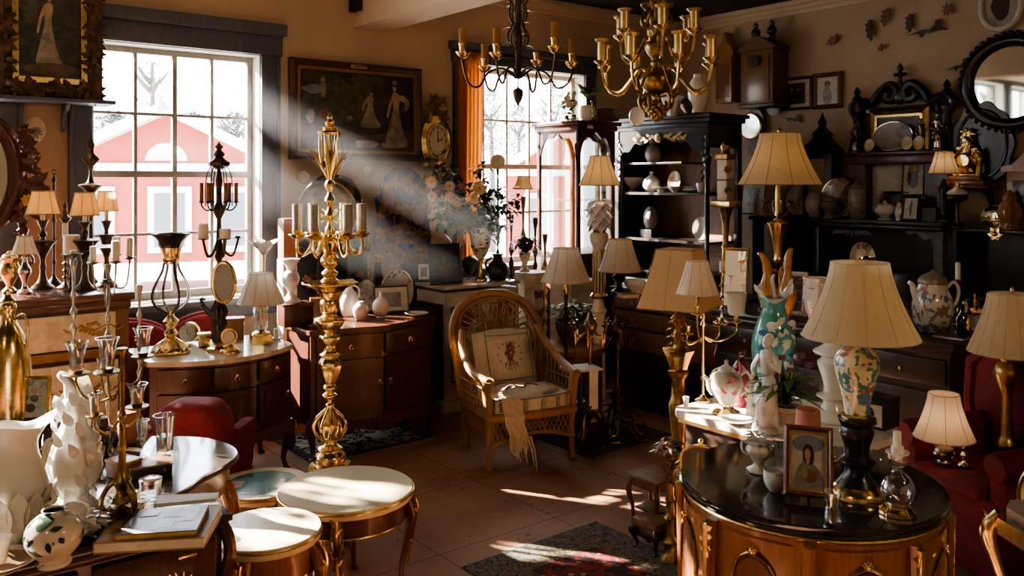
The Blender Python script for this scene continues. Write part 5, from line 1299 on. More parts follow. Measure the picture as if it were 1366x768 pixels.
def wallclock():
    c=onb(580,189,.03); t=thing('wall_clock','brass oval wall clock with carved crest right of the large dark painting','clock',(c.x,c.y,c.z),RB); s=c.y/F
    M().lathe([(0,.0),(22*s,0),(23*s,-.02),(19*s,-.05),(16*s,-.04),(0,-.04)],(0,0,0),40,axis='Y',sq=1.4).v
    def L(pr,sq,m,n): 
        q=M().lathe(pr,(0,0,0),40,axis='Y',sq=sq); q.v=[Vector((v.x,-abs(v.y),v.z)) for v in q.v]; q.build(n,m,t)
    L([(0,.01),(23*s,.01),(24*s,.03),(19*s,.06),(17*s,.045),(0,.045)],1.45,brass,'case'); L([(0,.047),(16*s,.047),(16*s,.046)],1.45,dialm,'dial')
    q=M()
    for k in range(12):
        a=k*PI/6; q.box((13*s*math.sin(a),-.05,13*s*1.45*math.cos(a)),(.008,.003,.022))
    q.torus((0,-.049,0),13*s,.002,40,5,'Y',1.45); q.build('numerals',inkm,t)
    q=M().tube([(0,-.053,0),(.0,-.053,14*s)],.004,5).tube([(0,-.053,0),(8*s,-.053,4*s)],.004,5); q.build('hands',inkm,t)
    q=M(); rnd=random.Random(2)
    P=[(-.13,.2),(-.16,.28),(-.1,.33),(-.12,.42),(-.06,.47),(0,.54),(.06,.47),(.12,.42),(.1,.33),(.16,.28),(.13,.2)]
    q.prism(cr([(x*.75,z*.82) for x,z in P],3),-.012,-.03,'xz')
    for k in range(26): q.leaf((rnd.uniform(-.08,.08),-.035,rnd.uniform(.2,.38)),(rnd.uniform(-1,1),-.3,rnd.uniform(-.2,1)),.08,.02,.6,(0,-1,0),3)
    q.build('carved_crest',oldbrass,t)
    q=M()
    for k in range(18): q.leaf((rnd.uniform(-.1,.1),-.03,rnd.uniform(-.42,-.2)),(rnd.uniform(-1,1),-.3,rnd.uniform(-1,.2)),.08,.02,.6,(0,-1,0),3)
    q.build('carved_drop',brass,t)
wallclock()
for (px,py,r,lab) in ((403,236,10,'round cream dish with brass rim hanging left of the silver oval tray'),(490,229,9,'round cream dish with gilt hanger below the large dark painting')):
    c=onb(px,py,.03); R=r*c.y/F; plate('wall_dish',lab,(c.x,c.y,c.z-R),R,RB,.02,mat('cream dish',(.68,.58,.4),.3),gilt,'dish')
# two black lacquer screens
def screen(label,pxc,py_top,pxw,b,outline,deco,seed):
    p=onb(pxc,400,b); s=p.y/F; t=thing('lacquer_screen',label,'screen',(p.x,p.y,0),RB); top=H+(HY-py_top)*s; w=pxw*s/.9
    P=[(-w/2,0),(w/2,0)]+[(x*w/2,top-dz*s) for x,dz in outline]
    M().prism(P,-.02,.02,'xz').build('panel',mat('blue black lacquer',(.016,.019,.03),.5,0,(.01,.011,.017),8),t,ang=25)
    rnd=random.Random(seed); ag=mat('antique gilt',(.3,.17,.08),.35,.8,(.13,.07,.04),20)
    for (x,z,r) in deco:
        q=M(); q.tube([(x*w/2+r*s*k/16*math.cos(k*.62+x*4),-.032,top-z*s+r*s*k/16*math.sin(k*.62+x*4)) for k in range(3,17)],[.009-.0003*k for k in range(14)],6)
        for k in range(5): a=rnd.uniform(0,6.28); q.leaf((x*w/2,-.03,top-z*s),(math.cos(a),-.35,math.sin(a)),r*s*1.2,r*s*.25,.6,(0,-1,0),3)
        q.build('gilt_scroll',ag,t)
    return t,s,w,top
arch=[(1,110),(.98,70),(.9,45),(.75,22),(.55,8),(.3,2),(0,0),(-.3,2),(-.55,8),(-.75,22),(-.9,45),(-.98,70),(-1,110)]
rnd=random.Random(8)
screen('blue-black arched lacquer screen behind the tall gilt torchere and silver tray',443,232,92,.42,arch,[(.9*math.cos(a),100-90*math.sin(a),9) for a in [x*PI/9 for x in range(10)]]+[(rnd.uniform(-.8,.9),rnd.uniform(120,200),10) for k in range(12)],1)
arch2=[(1,150),(.92,120),(1,90),(.86,60),(.95,38),(.7,28),(.6,8),(.25,-3),(-.25,-3),(-.6,8),(-.7,28),(-.95,38),(-.86,60),(-1,90),(-.92,120),(-1,150)]
t,s,w,top=screen('ornate dark screen with gilt scrolls and rose medallions below the large painting',537,226,78,.38,arch2,[(x,z,12) for x in (-.7,-.25,.25,.7) for z in (22,52,84,116)]+[(0,14,18),(0,66,17),(-.4,100,16),(.4,100,16)],2)
for (x,z,r) in ((-.55,40,9),(.5,62,10),(-.5,128,14)):
    q=M().lathe([(0,0),(r*s,0),(r*s,.006),(0,.006)],(x*w/2,-.03,top-z*s),20,axis='Y',sq=1.35); q.build('rose_medallion',mat('rose medallion paint',(.26,.15,.11),.5,0,(.14,.05,.04),30),t)
c=onb(436,330,.55); plate('oval_tray','big oval silver tray standing before the arched lacquer screen',(c.x,c.y,onb(436,330,.55).z),46*c.y/F*.98,RB,.05,silver,pewter,cat='tray',sq=1.0)
# easel rack carrying the tray
st=thing('tray_stand','dark wooden easel stand holding the big oval silver tray','stand',(c.x+.06,c.y+.05,0),RB)
for sx in (-1,1): M().tube([(sx*.2,.0,.0),(sx*.1,.05,c.z+.35)],.016,8).build('leg',darkwood,st)
M().box((0,-.06,c.z-.02),(.5,.1,.025),0,.005).build('ledge',darkwood,st)
# terracotta and white pedestal with baluster vase, left of the screen
p=onb(383,345,.5); s=p.y/F; t=thing('pedestal','terracotta-topped square pedestal between the large window and the lacquer screen','pedestal',(p.x,p.y,0),RB)
M().box((0,0,onb(383,345,.5).z/2),(20*s,20*s,onb(383,345,.5).z),0,.006).build('white_base',white_p,t); zz=onb(383,345,.5).z; M().box((0,0,(zz+onb(383,291,.5).z)/2),(18*s,18*s,onb(383,291,.5).z-zz),0,.004).build('terracotta_block',terrac,t)
# ================================================================ on the serpentine sideboard
ZS=.895
t=Th('wooden_box','dark red wooden box under the white baluster vase on the sideboard','box',394,434,z=ZS); S=t.s
M().box((0,0,14*S),(40*S,26*S,27*S),RB,.005).build('body',mahog,t.root); M().box((0,0,29*S),(42*S,28*S,4*S),RB,.004).build('lid',mahog,t.root)
zz=ZS+31*S
t2=Th('baluster_vase','white porcelain baluster vase on the dark red wooden box','vase',388,403,Y=t.Y); t2.root.location.z=zz
t2.lathe('body',porc,[(13,403),(12,399),(5,393),(4,388),(9,380),(12,372),(9,363),(5,360),(8,352),(12,347),(12,345),(9,345)],26,k=3)
t=Th('jug','tall white jug with handle on the sideboard','jug',466,421,z=ZS); t.lathe('body',porc,[(9,421),(10,419),(13,410),(13.5,400),(10,391),(5,385),(4.5,378),(6,373),(5,373),(3.5,380)],28,k=3); t.tube('handle',porc,[(470,380),(478,384),(479,394),(474,402)],1.3)
t=Th('jar','small round white jar between the jug and the white globe vase','jar',481,426,z=ZS); t.lathe('body',porc,[(6,426),(9,421),(10.5,414),(9,408),(5,404),(4,402),(2,402)],26,k=3)
t=Th('globe_vase','shiny white globe vase in front of the framed photograph','vase',508,423,z=ZS); t.lathe('body',porc,[(6,423),(6,421),(10,416),(11.5,409),(10,402),(5,397),(2.5,395),(2.5,390),(3.4,388),(2,389)],28,k=3)
t=Th('serving_plate','flat white plate at the right end of the sideboard','plate',556,421,z=ZS); t.lathe('dish',porc,[(8,421),(9,420),(15,417.5),(15.5,416.5),(14,416.8),(8,419),(.1,419)],32,k=2)
p=onpt(523,417,ZS); picture('framed_photograph','framed grey landscape photograph with wide mount leaning on the sideboard','photograph',p,RB-.25,.275,.205,.012,mahog,art_land,tilt=.2,mount=.2,fd=.014,stand=True)
p=onpt(424,425,ZS); picture('framed_picture','small gilt framed picture half hidden behind the gilt torchere','picture',p,RB-.5,.12,.16,.014,gilt,art_brown,tilt=.2,fd=.012,stand=True)
for (px,by,r,lab,m,sq) in ((490,418,16,'dark blue-rimmed oval plate standing at the back of the sideboard',mat('blue print plate',(.62,.58,.5),.2,0,(.2,.22,.27),22,coat=.4),1.4),(508,416,14,'small black-rimmed oval plate with a green sprig behind the framed photograph',floral('sprig plate',(.7,.66,.56),[(.15,.2,.12)],26,.2,.62),1.25),(531,414,25,'large round plate painted with leaves, standing behind the framed photograph',floral('leafy plate',(.66,.6,.48),[(.13,.15,.1),(.3,.16,.1)],12,.2,.58),1.1)):
    p=onb(px,by,.93 if r<20 else .86); plate('display_plate',lab,(p.x,p.y,ZS) if r<20 else (p.x,p.y,p.z),r*p.y/F,RB,.14,m,ebony if r<20 else gilt,sq=sq)
p=onb(530,414,.86); t=thing('plate_shelf','dark low shelf behind the sideboard carrying the large leaf plate','shelf',(p.x,p.y,0),RB); M().box((0,0,p.z-.015),(.5,.2,.025),0,.004).build('board',darkwood,t)
for sx in (-1,1): M().box((sx*.22,0,(p.z-.03)/2),(.03,.18,p.z-.03),0,.004).build('leg',darkwood,t)
# ================================================================ on the white painted cabinet
ZW=1.042
def bouquet():
    t=Th('flower_urn','gilt and blue-white porcelain urn on the white painted cabinet','urn',641,375,z=ZW)
    t.lathe('foot',gilt,[(9,375),(9,372),(5,368),(3,362),(2.4,352),(4,345)],24,k=2); t.lathe('bowl',floral('blue urn glaze',(.72,.68,.58),[(.1,.12,.24)],24,.2,.58),[(4,345),(9,338),(13,326),(14.5,314),(15,305),(13,305),(11,320)],30,k=2); t.lathe('gilt_band',gilt,[(12,331),(13.4,329),(13.2,327),(12.6,327)],30)
    S=t.s; f=Th('flower_bouquet','tall bouquet of dark foliage and cream chrysanthemums in the gilt urn','bouquet',641,312,Y=t.Y)
    q=M(); rnd=random.Random(21)
    stems=[((587,213),6),((600,235),6),((575,240),6),((580,270),7),((590,300),6),((640,222),7),((650,245),7),((668,255),6),((684,270),5),((676,300),5),((660,310),7),((620,290),9),((640,280),9),((610,260),7),((645,262),7),((665,275),7),((580,290),6),((582,225),6),((655,295),8),((600,290),8),((566,255),5),((690,262),4),((640,240),6),((596,222),5)]
    for (x,y),n in stems:
        dy=rnd.uniform(-14,14); P=cr([f.q((641,318)),f.q((641+(x-641)*.35,300+(y-300)*.3,dy*.4)),f.q((641+(x-641)*.75,300+(y-300)*.72,dy*.8)),f.q((x,y,dy))],4)
        q.tube(P,.004,4)
        for k in range(n*7):
            i=rnd.randint(3,len(P)-1); a=rnd.uniform(0,6.28); b=Vector(P[i])+Vector((rnd.gauss(0,6),rnd.gauss(0,6),rnd.gauss(0,5)))*S
            q.leaf(b,(math.cos(a),math.sin(a),rnd.uniform(-.5,.7)),rnd.uniform(8,15)*S,rnd.uniform(2.5,4.5)*S,.4,(0,0,1),3)
    q.build('foliage',leafm,f.root)
    cream=mat('cream petals',(.85,.72,.45),.6,0,(.78,.6,.32),30)
    for i,(x,y,r) in enumerate(((577,243,9),(578,262,7),(601,248,8),(602,263,9),(611,268,9),(634,267,6),(640,252,10),(633,262,5),(622,271,3))):
        m=M(); c=Vector(f.q((x,y,-17))); ax=Vector((rnd.uniform(-.5,.5),-1,rnd.uniform(-.1,.6))).normalized(); e1=ax.orthogonal().normalized(); e2=ax.cross(e1)
        for ring,(nn,tilt,L) in enumerate(((16,.25,1),(13,.6,.85),(9,1.2,.6))):
            for k in range(nn):
                a=2*PI*k/nn+ring*.3; d=(e1*math.cos(a)+e2*math.sin(a))*(1)+ax*tilt; m.leaf(c,d,r*S*L,r*S*.2,.25,ax,3)
        fl=m.build('flower',cream,f.root); M().ell(c+ax*r*S*.3,(r*S*.2,)*3,10,7).build('flower_centre',mat('flower heart',(.6,.42,.12),.7),fl)
bouquet()
p=onpt(600,377,ZW); picture('framed_picture','black framed dark portrait leaning on the white painted cabinet','picture',(p.x-.02,p.y-.12,ZW),RB-.1,.31,.34,.02,ebony,art_dark,tilt=.14,fd=.016,figs=[(brownp,blob(.5,.35,.25,.25)),(mat('dim flesh',(.16,.1,.06),.4),blob(.45,.62,.07,.11)),(greenp,blob(.2,.7,.15,.2))],stand=True)
p=onpt(570,374,ZW); picture('framed_photograph','small white mounted photograph beside the black framed dark portrait','photograph',(p.x-.03,p.y+.0,ZW),RB-.5,.11,.15,.008,ebony,art_brown,tilt=.14,mount=.2,fd=.01,stand=True)
t=Th('squat_jug','black squat jug right of the flower urn','jug',664,372,z=ZW); t.lathe('body',ebony,[(11,372),(14,367),(15,360),(12,352),(7,347),(6.5,341),(9,338),(7,338)],26,k=3); t.tube('handle',ebony,[(657,343),(648,350),(651,362)],1.6)
t=Th('black_bowl','small black bowl with fruit-like knobs at the back of the white cabinet','bowl',628,366,z=ZW); t.lathe('body',ebony,[(6,366),(10,358),(12,350),(8,344),(.1,340)],20,k=2)
# rose urn on the butterfly pedestal
p=W(708,362,7.6)
t=Th('rose_urn','little cream urn of dark red roses on the butterfly pedestal','urn',700,362,Y=7.6); t.root.location.z=p.z
t.lathe('body',cream_p,[(7,362),(7,360),(3,356),(4,350),(7,343),(8,337),(6,337)],20,k=2)
q=M(); rnd=random.Random(4); S=t.s
for k in range(120): a=rnd.uniform(0,6.28); r=rnd.uniform(0,16)*S; q.leaf((r*math.cos(a),r*math.sin(a)*.7,rnd.uniform(24,46)*S),(math.cos(a),math.sin(a),rnd.uniform(-.6,.8)),9*S,3*S,.4)
q.build('foliage',leafm,t.root)
for (x,y) in ((694,325),(700,319),(706,328)):
    m=M(); c=Vector(t.q((x,y,-8)))
    for k in range(18): a=k*2.4; m.leaf(c,(math.cos(a),-.7+.05*k,math.sin(a)),(8-.25*k)*S,3*S,-.6,(0,-1,0),3)
    m.build('rose',mat('dark red petals',(.22,.02,.03),.6),t.root)
# slender things in front of the second window
def torch(name,label,cat,px,by,top,Y,rb,m,seed,**k):
    t=Th(name,label,cat,px,by,Y=Y); t.root.location.z=0; t.by=HY+F*H/Y; b=t.by
    P=turned(top,b,rb,3.5,seed,1.5,8); t.lathe('base',m,P[:6],k=2); t.lathe('stem',m,P[5:-4],14,k=2); t.lathe('candle_cup',m,P[-5:],14); return t
t=torch('candlestick_lamp','slender gilt floor lamp with tiny amber shade before the right-hand window','lamp',698,0,262,7.9,8,oldbrass,3); t.shade(698,235,252,7,13,shadeo,1.2,8)
torch('candlestick','slender black floor candlestick before the centre of the right-hand window','candlestick',682,0,286,8.0,7,blackmetal,4)
torch('candlestick','gilt floor candlestick between the butterfly pedestal and the glass cabinet','candlestick',727,0,312,7.95,6,oldbrass,5)
torch('candlestick','thin dark floor candlestick nearest the glass cabinet','candlestick',714,0,290,8.0,6,bronze,6)
t=candlestick('medallion_stand','round cream medallion on a thin stem in front of the right-hand window','stand',664,371,224,9,2,bronze,Y=7.62,seed=8); t.root.location.z=ZW; S=t.s; M().lathe([(0,0),(10*S,0),(10*S,.02),(0,.02)],t.q((664,216)),26,axis='Y').build('medallion',cream_p,t.root)
# ================================================================ gilt torchere in the middle of the room
def torchere():
    Y=4.45; px=440; fl=HY+F*H/Y
    t=Th('torchere','tall gilded torchere candelabrum standing behind the round cream tables','candelabrum',px,fl,Y=Y); t.root.location.z=0
    t.lathe('plinth',gilt,[(36,fl),(36,fl-8),(28,fl-14),(22,fl-40),(24,640),(28,628),(28,618)],8,rot=PI/8)
    t.lathe('foot',gilt,[(21,618),(22,614),(21,606),(16,600),(17,597),(10,592),(8,585),(6,580)],32,k=5)
    for k in range(10):
        a=2*PI*k/10; t.arm('leaf_cage',gilt,a,[(5,588),(16,582),(22,570),(20,560),(13,552),(5,545)],1.5)
    t.lathe('cage_core',gilt,[(5,592),(9,578),(10,566),(6,552),(4,545)],16,k=5,fl=5,fa=.15)
    t.lathe('lower_stem',gilt,[(4,548),(6,540),(4,536),(9,530),(10,526),(5,522),(9,518),(8,514),(5,512)],24,k=5)
    t.lathe('lower_baluster',gilt,[(5,514),(9,506),(13,494),(14,484),(10,476),(13,473),(8,469),(7,462),(11,455),(13,450),(12,447)],28,k=5,fl=6,fa=.09)
    t.lathe('middle_stem',gilt,[(8,450),(7,442),(14,438),(20,428),(19,424),(9,420),(12,414),(13,404),(11,398)],28,k=5)
    t.lathe('leaf_bowl',gilt,[(11,400),(13,394),(18,386),(30,380),(36,378),(34,376),(20,380),(.1,384)],40,k=5,fl=12,fa=.05)
    t.lathe('upper_baluster',gilt,[(9,382),(12,375),(8,370),(11,364),(6,358),(11,352),(12,345),(8,338),(11,330),(14,320),(13,312)],24,k=5)
    q=M(); S=t.s
    for k in range(14):
        a=2*PI*k/7+(.4 if k>6 else 0); y=318 if k<7 else 336
        q.leaf((9*S*math.cos(a),9*S*math.sin(a),(fl-y)*S),(math.cos(a)*.8,math.sin(a)*.8,.8),24*S,5*S,1.3)
    q.build('acanthus',gilt,t.root)
    t.lathe('spiral_stem',gilt,[(6,316)]+[(5+2.3*math.sin(i*1.25),312-i*4) for i in range(1,27)]+[(5,200)],16)
    for i in range(6):
        a=2*PI*i/6+.25; rr=42
        o=t.arm('arm',gilt,a,[(8,318),(18,312),(26,330),(34,340),(42,334),(42,318)],1.9); p=t.at(a,42)
        t.lathe('drip_pan',gilt,[(2,318),(8,316),(12,312),(11.5,311),(3,314)],22,px=p[0],dy=p[1],par=o)
        t.lathe('candle_cup',gilt,[(5,314),(6.5,311),(6.8,306),(5,306)],16,px=p[0],dy=p[1],par=o)
        t.lathe('candle',mat('silvered candle sleeve',(.6,.57,.5),.2,.85),[(6.4,308),(6.8,272),(6.3,271.6),(.1,271.5)],18,px=p[0],dy=p[1],par=o)
        t.tube('wick',gilt,[(p[0],272,p[1]),(p[0],266,p[1])],.6,6,0,par=o)
    for i in range(4):
        a=2*PI*i/4+.7; t.arm('scroll',gilt,a,[(5,290),(16,280),(24,284),(22,296),(14,294)],1.1)
    q=M()
    for k in range(22):
        a=k*2.4; h=(.5+.5*((k*7)%5)/5); q.leaf((3*S*math.cos(a),3*S*math.sin(a),(fl-242)*S),(math.cos(a)*(.3+.3*h),math.sin(a)*(.3+.3*h),1),(40+24*h)*S,2.5*S,-.22 if k%3 else .35,(math.cos(a),math.sin(a),0),6)
    q.build('reed_leaves',gilt,t.root)
    t.tube('inner_rod',gilt,[(440,240),(440,180)],2.4,8,0)
    for i in range(4): t.arm('lantern_bar',gilt,PI/4+i*PI/2,[(10,215),(11,195),(13,178)],.9)
    t.lathe('lantern_cap',gilt,[(15,179),(16,177),(15,175),(9,173),(10,170),(5,167),(7,163),(3,159),(4,156),(1.5,152),(.1,149)],24)
torchere()
# ================================================================ wicker armchair
def wicker():
    FL,FR=W(652,628,yz(628,0)),W(763,610,yz(610,0)); d=Vector((FR.x-FL.x,FR.y-FL.y)); w=d.length; ang=math.atan2(d.y,d.x); c=(FL+FR)/2
    t=thing('wicker_armchair','honey coloured wicker armchair with cream needlework cushions in the middle of the room','chair',(c.x,c.y,0),ang)
    wk=wood('wicker cane',(.46,.28,.13),(.28,.15,.065),.45,.1); dp=.52; hs=.385; X=w/2
    for sx in (-1,1):
        M().tube(cr([(sx*X,0,.0),(sx*X,.005,.03),(sx*(X-.005),0,.1),(sx*(X-.01),0,.25),(sx*X,0,hs),(sx*(X+.01),.0,.52),(sx*(X+.015),-.02,.6)],4),[q[0] for q in cr([(.03,),(.026,),(.021,),(.026,),(.032,),(.034,),(.04,)],4)],10).build('leg',wk,t)
        M().tube(cr([(sx*(X-.06),dp,.0),(sx*(X-.04),dp-.02,.2),(sx*(X-.02),dp-.03,hs)],4),.022,9).build('leg',wk,t)
        M().tube(cr([(sx*(X+.015),-.03,.585),(sx*(X+.03),.1,.6),(sx*(X+.035),.25,.635),(sx*(X+.01),.42,.74),(sx*(X-.02),.5,.84)],5),.028,10).build('arm',wk,t)
        m=M()
        for k in range(9):
            y=.03+.055*k; zt=.6+.0*k+max(0,(y-.2))*.45; a=(sx*(X+.01),y,hs); b=(sx*(X+.025),y+.05,zt); b2=(sx*(X+.025),y-.04,zt); m.tube([a,b],.005,5); m.tube([a,b2],.005,5)
        for z in (.45,.53): m.tube([(sx*(X+.018),.0,z),(sx*(X+.02),.45,z)],.006,5)
        m.build('side_weave',wk,t)
    # back: outer hoop, inner hoop, lattice
    hoop=cr([(-X+.0,.46,hs),(-X-.02,.5,.6),(-X-.035,.56,.82),(-X+.04,.62,.98),(-.13,.65,1.06),(0,.66,1.075),(.13,.65,1.06),(X-.04,.62,.98),(X+.035,.56,.82),(X+.02,.5,.6),(X,.46,hs)],5)
    M().tube(hoop,.028,10).build('back_hoop',wk,t)
    M().tube([(x*.9,y-.012,hs+(z-hs)*.95) for x,y,z in hoop],.013,8).build('inner_hoop',wk,t)
    m=M()
    yb=lambda z:.46+(z-hs)*.29
    for (cx,cz,rx,rz) in ((-.17,.86,.1,.13),(.17,.86,.1,.13),(0,.92,.12,.12),(-.23,.72,.07,.12),(.23,.72,.07,.12),(0,.78,.2,.1),(-.09,.96,.08,.07),(.09,.96,.08,.07)):
        m.tube([(cx+rx*math.cos(a),yb(cz+rz*math.sin(a))-.01,cz+rz*math.sin(a)) for a in [2*PI*k/22 for k in range(22)]],.007,5,True)
    for k in range(15):
        x=-.25+.5*k/14; m.tube([(x*.8,yb(hs),hs),(x,yb(.7),.7)],.006,5)
        a=PI*(k+.5)/15; m.tube([(-.02*math.cos(a),yb(.8),.8),(-.27*math.cos(a),yb(.83+.2*math.sin(a)),.83+.2*math.sin(a))],.006,5)
    m.build('back_weave',wk,t)
    M().tube(cr([(-.29,yb(.7)-.01,.69),(-.15,yb(.76)-.02,.775),(0,yb(.8)-.02,.81),(.15,yb(.76)-.02,.775),(.29,yb(.7)-.01,.69)],5),.018,8).build('crest_rail',wk,t)
    P=[(-X-.01,-.02),(X+.01,-.02),(X-.01,dp-.02),(-X+.01,dp-.02)]
    M().prism(P,hs-.06,hs-.01,'xy').build('seat',wk,t)
    M().tube(cr([(-X-.01,-.01,hs-.04),(-X*.5,-.06,hs-.035),(0,-.075,hs-.03),(X*.5,-.06,hs-.035),(X+.01,-.01,hs-.04)],5),.032,10).build('front_rail',wk,t)
    m=M()
    for (p0,p1) in (((-X,-.03),(X,-.03)),((X,0),(X-.03,dp)),((-X,0),(-X+.03,dp))):
        for k in range(19):
            q=k/18; x,y=p0[0]+(p1[0]-p0[0])*q,p0[1]+(p1[1]-p0[1])*q; dx=.05
            if p0[1]!=p1[1]: m.tube([(x,y,hs-.07),(x,y+.025,hs-.12),(x,y,hs-.175)],.005,5)
            else:
                zlo=hs-.165-.05*abs(1-2*q)**2; m.tube([(max(-X,x-.03),y,hs-.06),(min(X,x+.03),y,zlo)],.005,5); m.tube([(min(X,x+.03),y,hs-.06),(max(-X,x-.03),y,zlo)],.005,5)
    m.build('skirt_weave',wk,t)
    M().tube(cr([(-X,-.03,hs-.225),(-X*.5,-.03,hs-.18),(0,-.03,hs-.165),(X*.5,-.03,hs-.18),(X,-.03,hs-.225)],5),.014,8).build('skirt_rail',wk,t)
    cu=thing('back_cushion','square cream needlework cushion with a flower spray leaning on the wicker chair back','cushion',(0,0,0)); 
    def place(o,x,y,z): 
        v=Matrix.Translation((c.x,c.y,0))@Matrix.Rotation(ang,4,'Z')@Vector((x,y,z)); o.location=v; o.rotation_euler.z=ang
    place(cu,.0,.36,hs+.06); cf=mat('cream needlework',(.72,.66,.53),.8,0,(.62,.55,.42),40,bs=.2); gl=mat('green grey braid',(.23,.22,.16),.8); pl=mat('plum embroidery',(.26,.1,.1),.8)
    m=M().rot(rx=-.34); n=10; vs=[];fs=[]
    for s in (-1,1):
        for i in range(n+1):
            for j in range(n+1):
                x,z=-.235+.47*i/n,.0+.4*j/n; e=(1-(2*i/n-1)**4)*(1-(2*j/n-1)**4); vs.append((x,s*.06*e**.5,z+.012*math.sin(PI*i/n)*(1 if j==n else 0)))
    N=(n+1)**2
    for s in (0,1):
        for i in range(n):
            for j in range(n): a=s*N+i*(n+1)+j; f=(a,a+n+1,a+n+2,a+1); fs.append(f if s==0 else f[::-1])
    m.add(vs,fs); m.build('pad',cf,cu)
    m=M().rot(rx=-.34); m.tube([(-.235,0,0),(.235,0,0),(.235,0,.4),(-.235,0,.4)],.008,6,True)
    m.tube([(-.15,-.058,.02),(-.155,-.064,.2),(-.15,-.056,.38)],.004,5); m.tube([(.19,-.045,.02),(.19,-.05,.38)],.004,5); m.tube([(-.22,-.04,.05),(0,-.06,.04),(.22,-.04,.05)],.004,5); m.tube([(-.14,-.052,.36),(0,-.058,.352),(.18,-.05,.36)],.004,5)
    m.build('piping',gl,cu)
    m=M().rot(rx=-.34); rnd=random.Random(1)
    for k in range(16): m.leaf((.02+rnd.uniform(-.03,.03),-.067,.24+rnd.uniform(-.05,.05)),(rnd.uniform(-1,1),-.1,rnd.uniform(-1,1)),.035,.012,0,(0,-1,0),3)
    for a in (-.7,-.35,0,.35,.7): m.tube([(.02,-.066,.2),(.02+.08*math.sin(a),-.064,.2-.1*math.cos(a))],.003,4)
    for k in range(14): a=k*.45; m.leaf((.02+.085*math.cos(a),-.064,.22+.085*math.sin(a)),(math.cos(a*3),-.1,math.sin(a*3)),.02,.006,0,(0,-1,0),2)
    m.build('embroidered_spray',pl,cu)
    sc=thing('seat_cushion','green and cream striped seat cushion lying in the wicker armchair','cushion',(0,0,0)); place(sc,.0,.15,hs-.008)
    m=M(); P=bowfront(.56,.36,.05,14); m.prism([(x,y) for x,y in P],0,.085,'xy'); m.build('pad',cf,sc)
    q=M().rot((0,-.0,.08)); q.ell((0,0,0),(.27,.2,.045),24,10,.03,3); q.build('tufted_top',cf,sc)
    for k,x in enumerate((-.24,-.2,-.08,.05,.17,.25)):
        yy=-.18-.05*(1-(x/.28)**2)-.004; ww=.03 if k!=1 else .045
        M().box((x,yy+.008,.042),(ww,.02,.07),0,.004).build('stripe',mat('green stripe',(.2,.27,.18),.8,0,(.4,.4,.3),30),sc)
    M().tube([(x,y,.087) for x,y in P],.006,6,True).build('piping',gl,sc)
    m=M().tube(cr([(-.15,-.06,.122),(-.08,.0,.128),(-.02,-.07,.127),(.05,.02,.128),(.1,-.05,.126)],4),.006,5)
    m.build('embroidered_spray',pl,sc)
    th=thing('throw','cream lace throw with ragged fringe hanging over the wicker seat front','throw',(0,0,0)); place(th,-.2,-.125,hs+.03)
    m=M(); vs=[];fs=[]; n=12
    for i in range(n+1):
        for j in range(n+1):
            x=-.07+.14*i/n; t_=j/n; L=.3+.05*math.sin(i*2.1)+.04*math.sin(i*5.3); vs.append((x+.06*t_+.008*math.sin(j),.16*max(0,.25-t_)*2-.012*math.sin(i*1.6)*t_,.065*(t_<.16)-L*max(0,t_-.1)))
    for i in range(n):
        for j in range(n): a=i*(n+1)+j; fs.append((a,a+n+1,a+n+2,a+1))
    m.add(vs,fs); lace=mat('cream lace',(.75,.66,.5),.85,0,(.62,.53,.38),50); m.build('cloth',lace,th)
    for (x,L) in ((-.02,.34),(.03,.36),(.08,.38),(.1,.42),(-.05,.3)):
        M().tube([(x+.02,-.02,-.18),(x+.05,-.025,-.28),(x+.07,-.02,-L)],[.007,.005,.002],5).build('fringe_strand',lace,th)
wicker()
# ================================================================ floor candelabra and lamps behind the chair
def floorcand(label,px,by,top,m,n,r1,seed,cy):
    t=Th('floor_candelabrum',label,'candelabrum',px,by,z=0)
    t.lathe('stem',m,[(3,by-30)]+[(x,y) for x,y in ((4,by-60),(7,by-70),(3,by-78),(2.4,by-110),(2.6,cy+30),(5,cy+22),(3,cy+12),(8,cy+4),(10,cy-4),(5,cy-12),(2,cy-20))]+[(3,top+6),(1,top)],16,k=2)
    for i in range(3):
        a=2*PI*i/3+seed; t.arm('foot_scroll',m,a,[(3,by-34),(12,by-46),(20,by-36),(22,by-18),(32,by-10),(38,by-18),(34,by-24)],2.2); t.arm('foot',m,a,[(3,by-22),(14,by-20),(28,by-2),(40,by-2)],2.0)
    q=M(); S=t.s; rnd=random.Random(seed)
    for k in range(24): a=rnd.uniform(0,6.28); q.leaf((5*S*math.cos(a),5*S*math.sin(a),rnd.uniform(20,62)*S),(math.cos(a),math.sin(a),rnd.uniform(-.6,1)),18*S,5*S,.9)
    q.build('foot_leaves',m,t.root)
    armset(t,n,4,cy+2,r1,cy-6,m,10,1.1,.3+seed,(2.4,6),None,5)
    for i in range(n):
        a=.3+seed+2*PI*i/n; p=t.at(a,r1*.8); t.lathe('pendant_drop',gilt if m is not bronze else m,[(.4,cy+4),(2.2,cy+10),(1.6,cy+18),(.1,cy+24)],10,px=p[0],dy=p[1])
    return t
floorcand('gilt and black floor candelabrum with scrolled feet right of the wicker armchair',787,592,425,oldbrass,6,26,0,436)
floorcand('dark bronze floor candelabrum standing behind the gilt one',824,588,430,bronze,5,20,2,440)
t=Th('floor_lamp','black floor lamp with wide grey-cream shade behind the wicker armchair','lamp',755,575,z=0)
t.lathe('base',blackmetal,[(22,575),(22,572),(10,568),(4,562)],28,k=1); t.lathe('pole',blackmetal,[(2.4,564),(2.2,400),(3,396),(2.2,390)],14); t.lathe('collar',brass,[(2.4,392),(4,386),(2.6,380),(3,372)],14); t.shade(755,331,375,17,33,shadew,1.2,10,seamw)
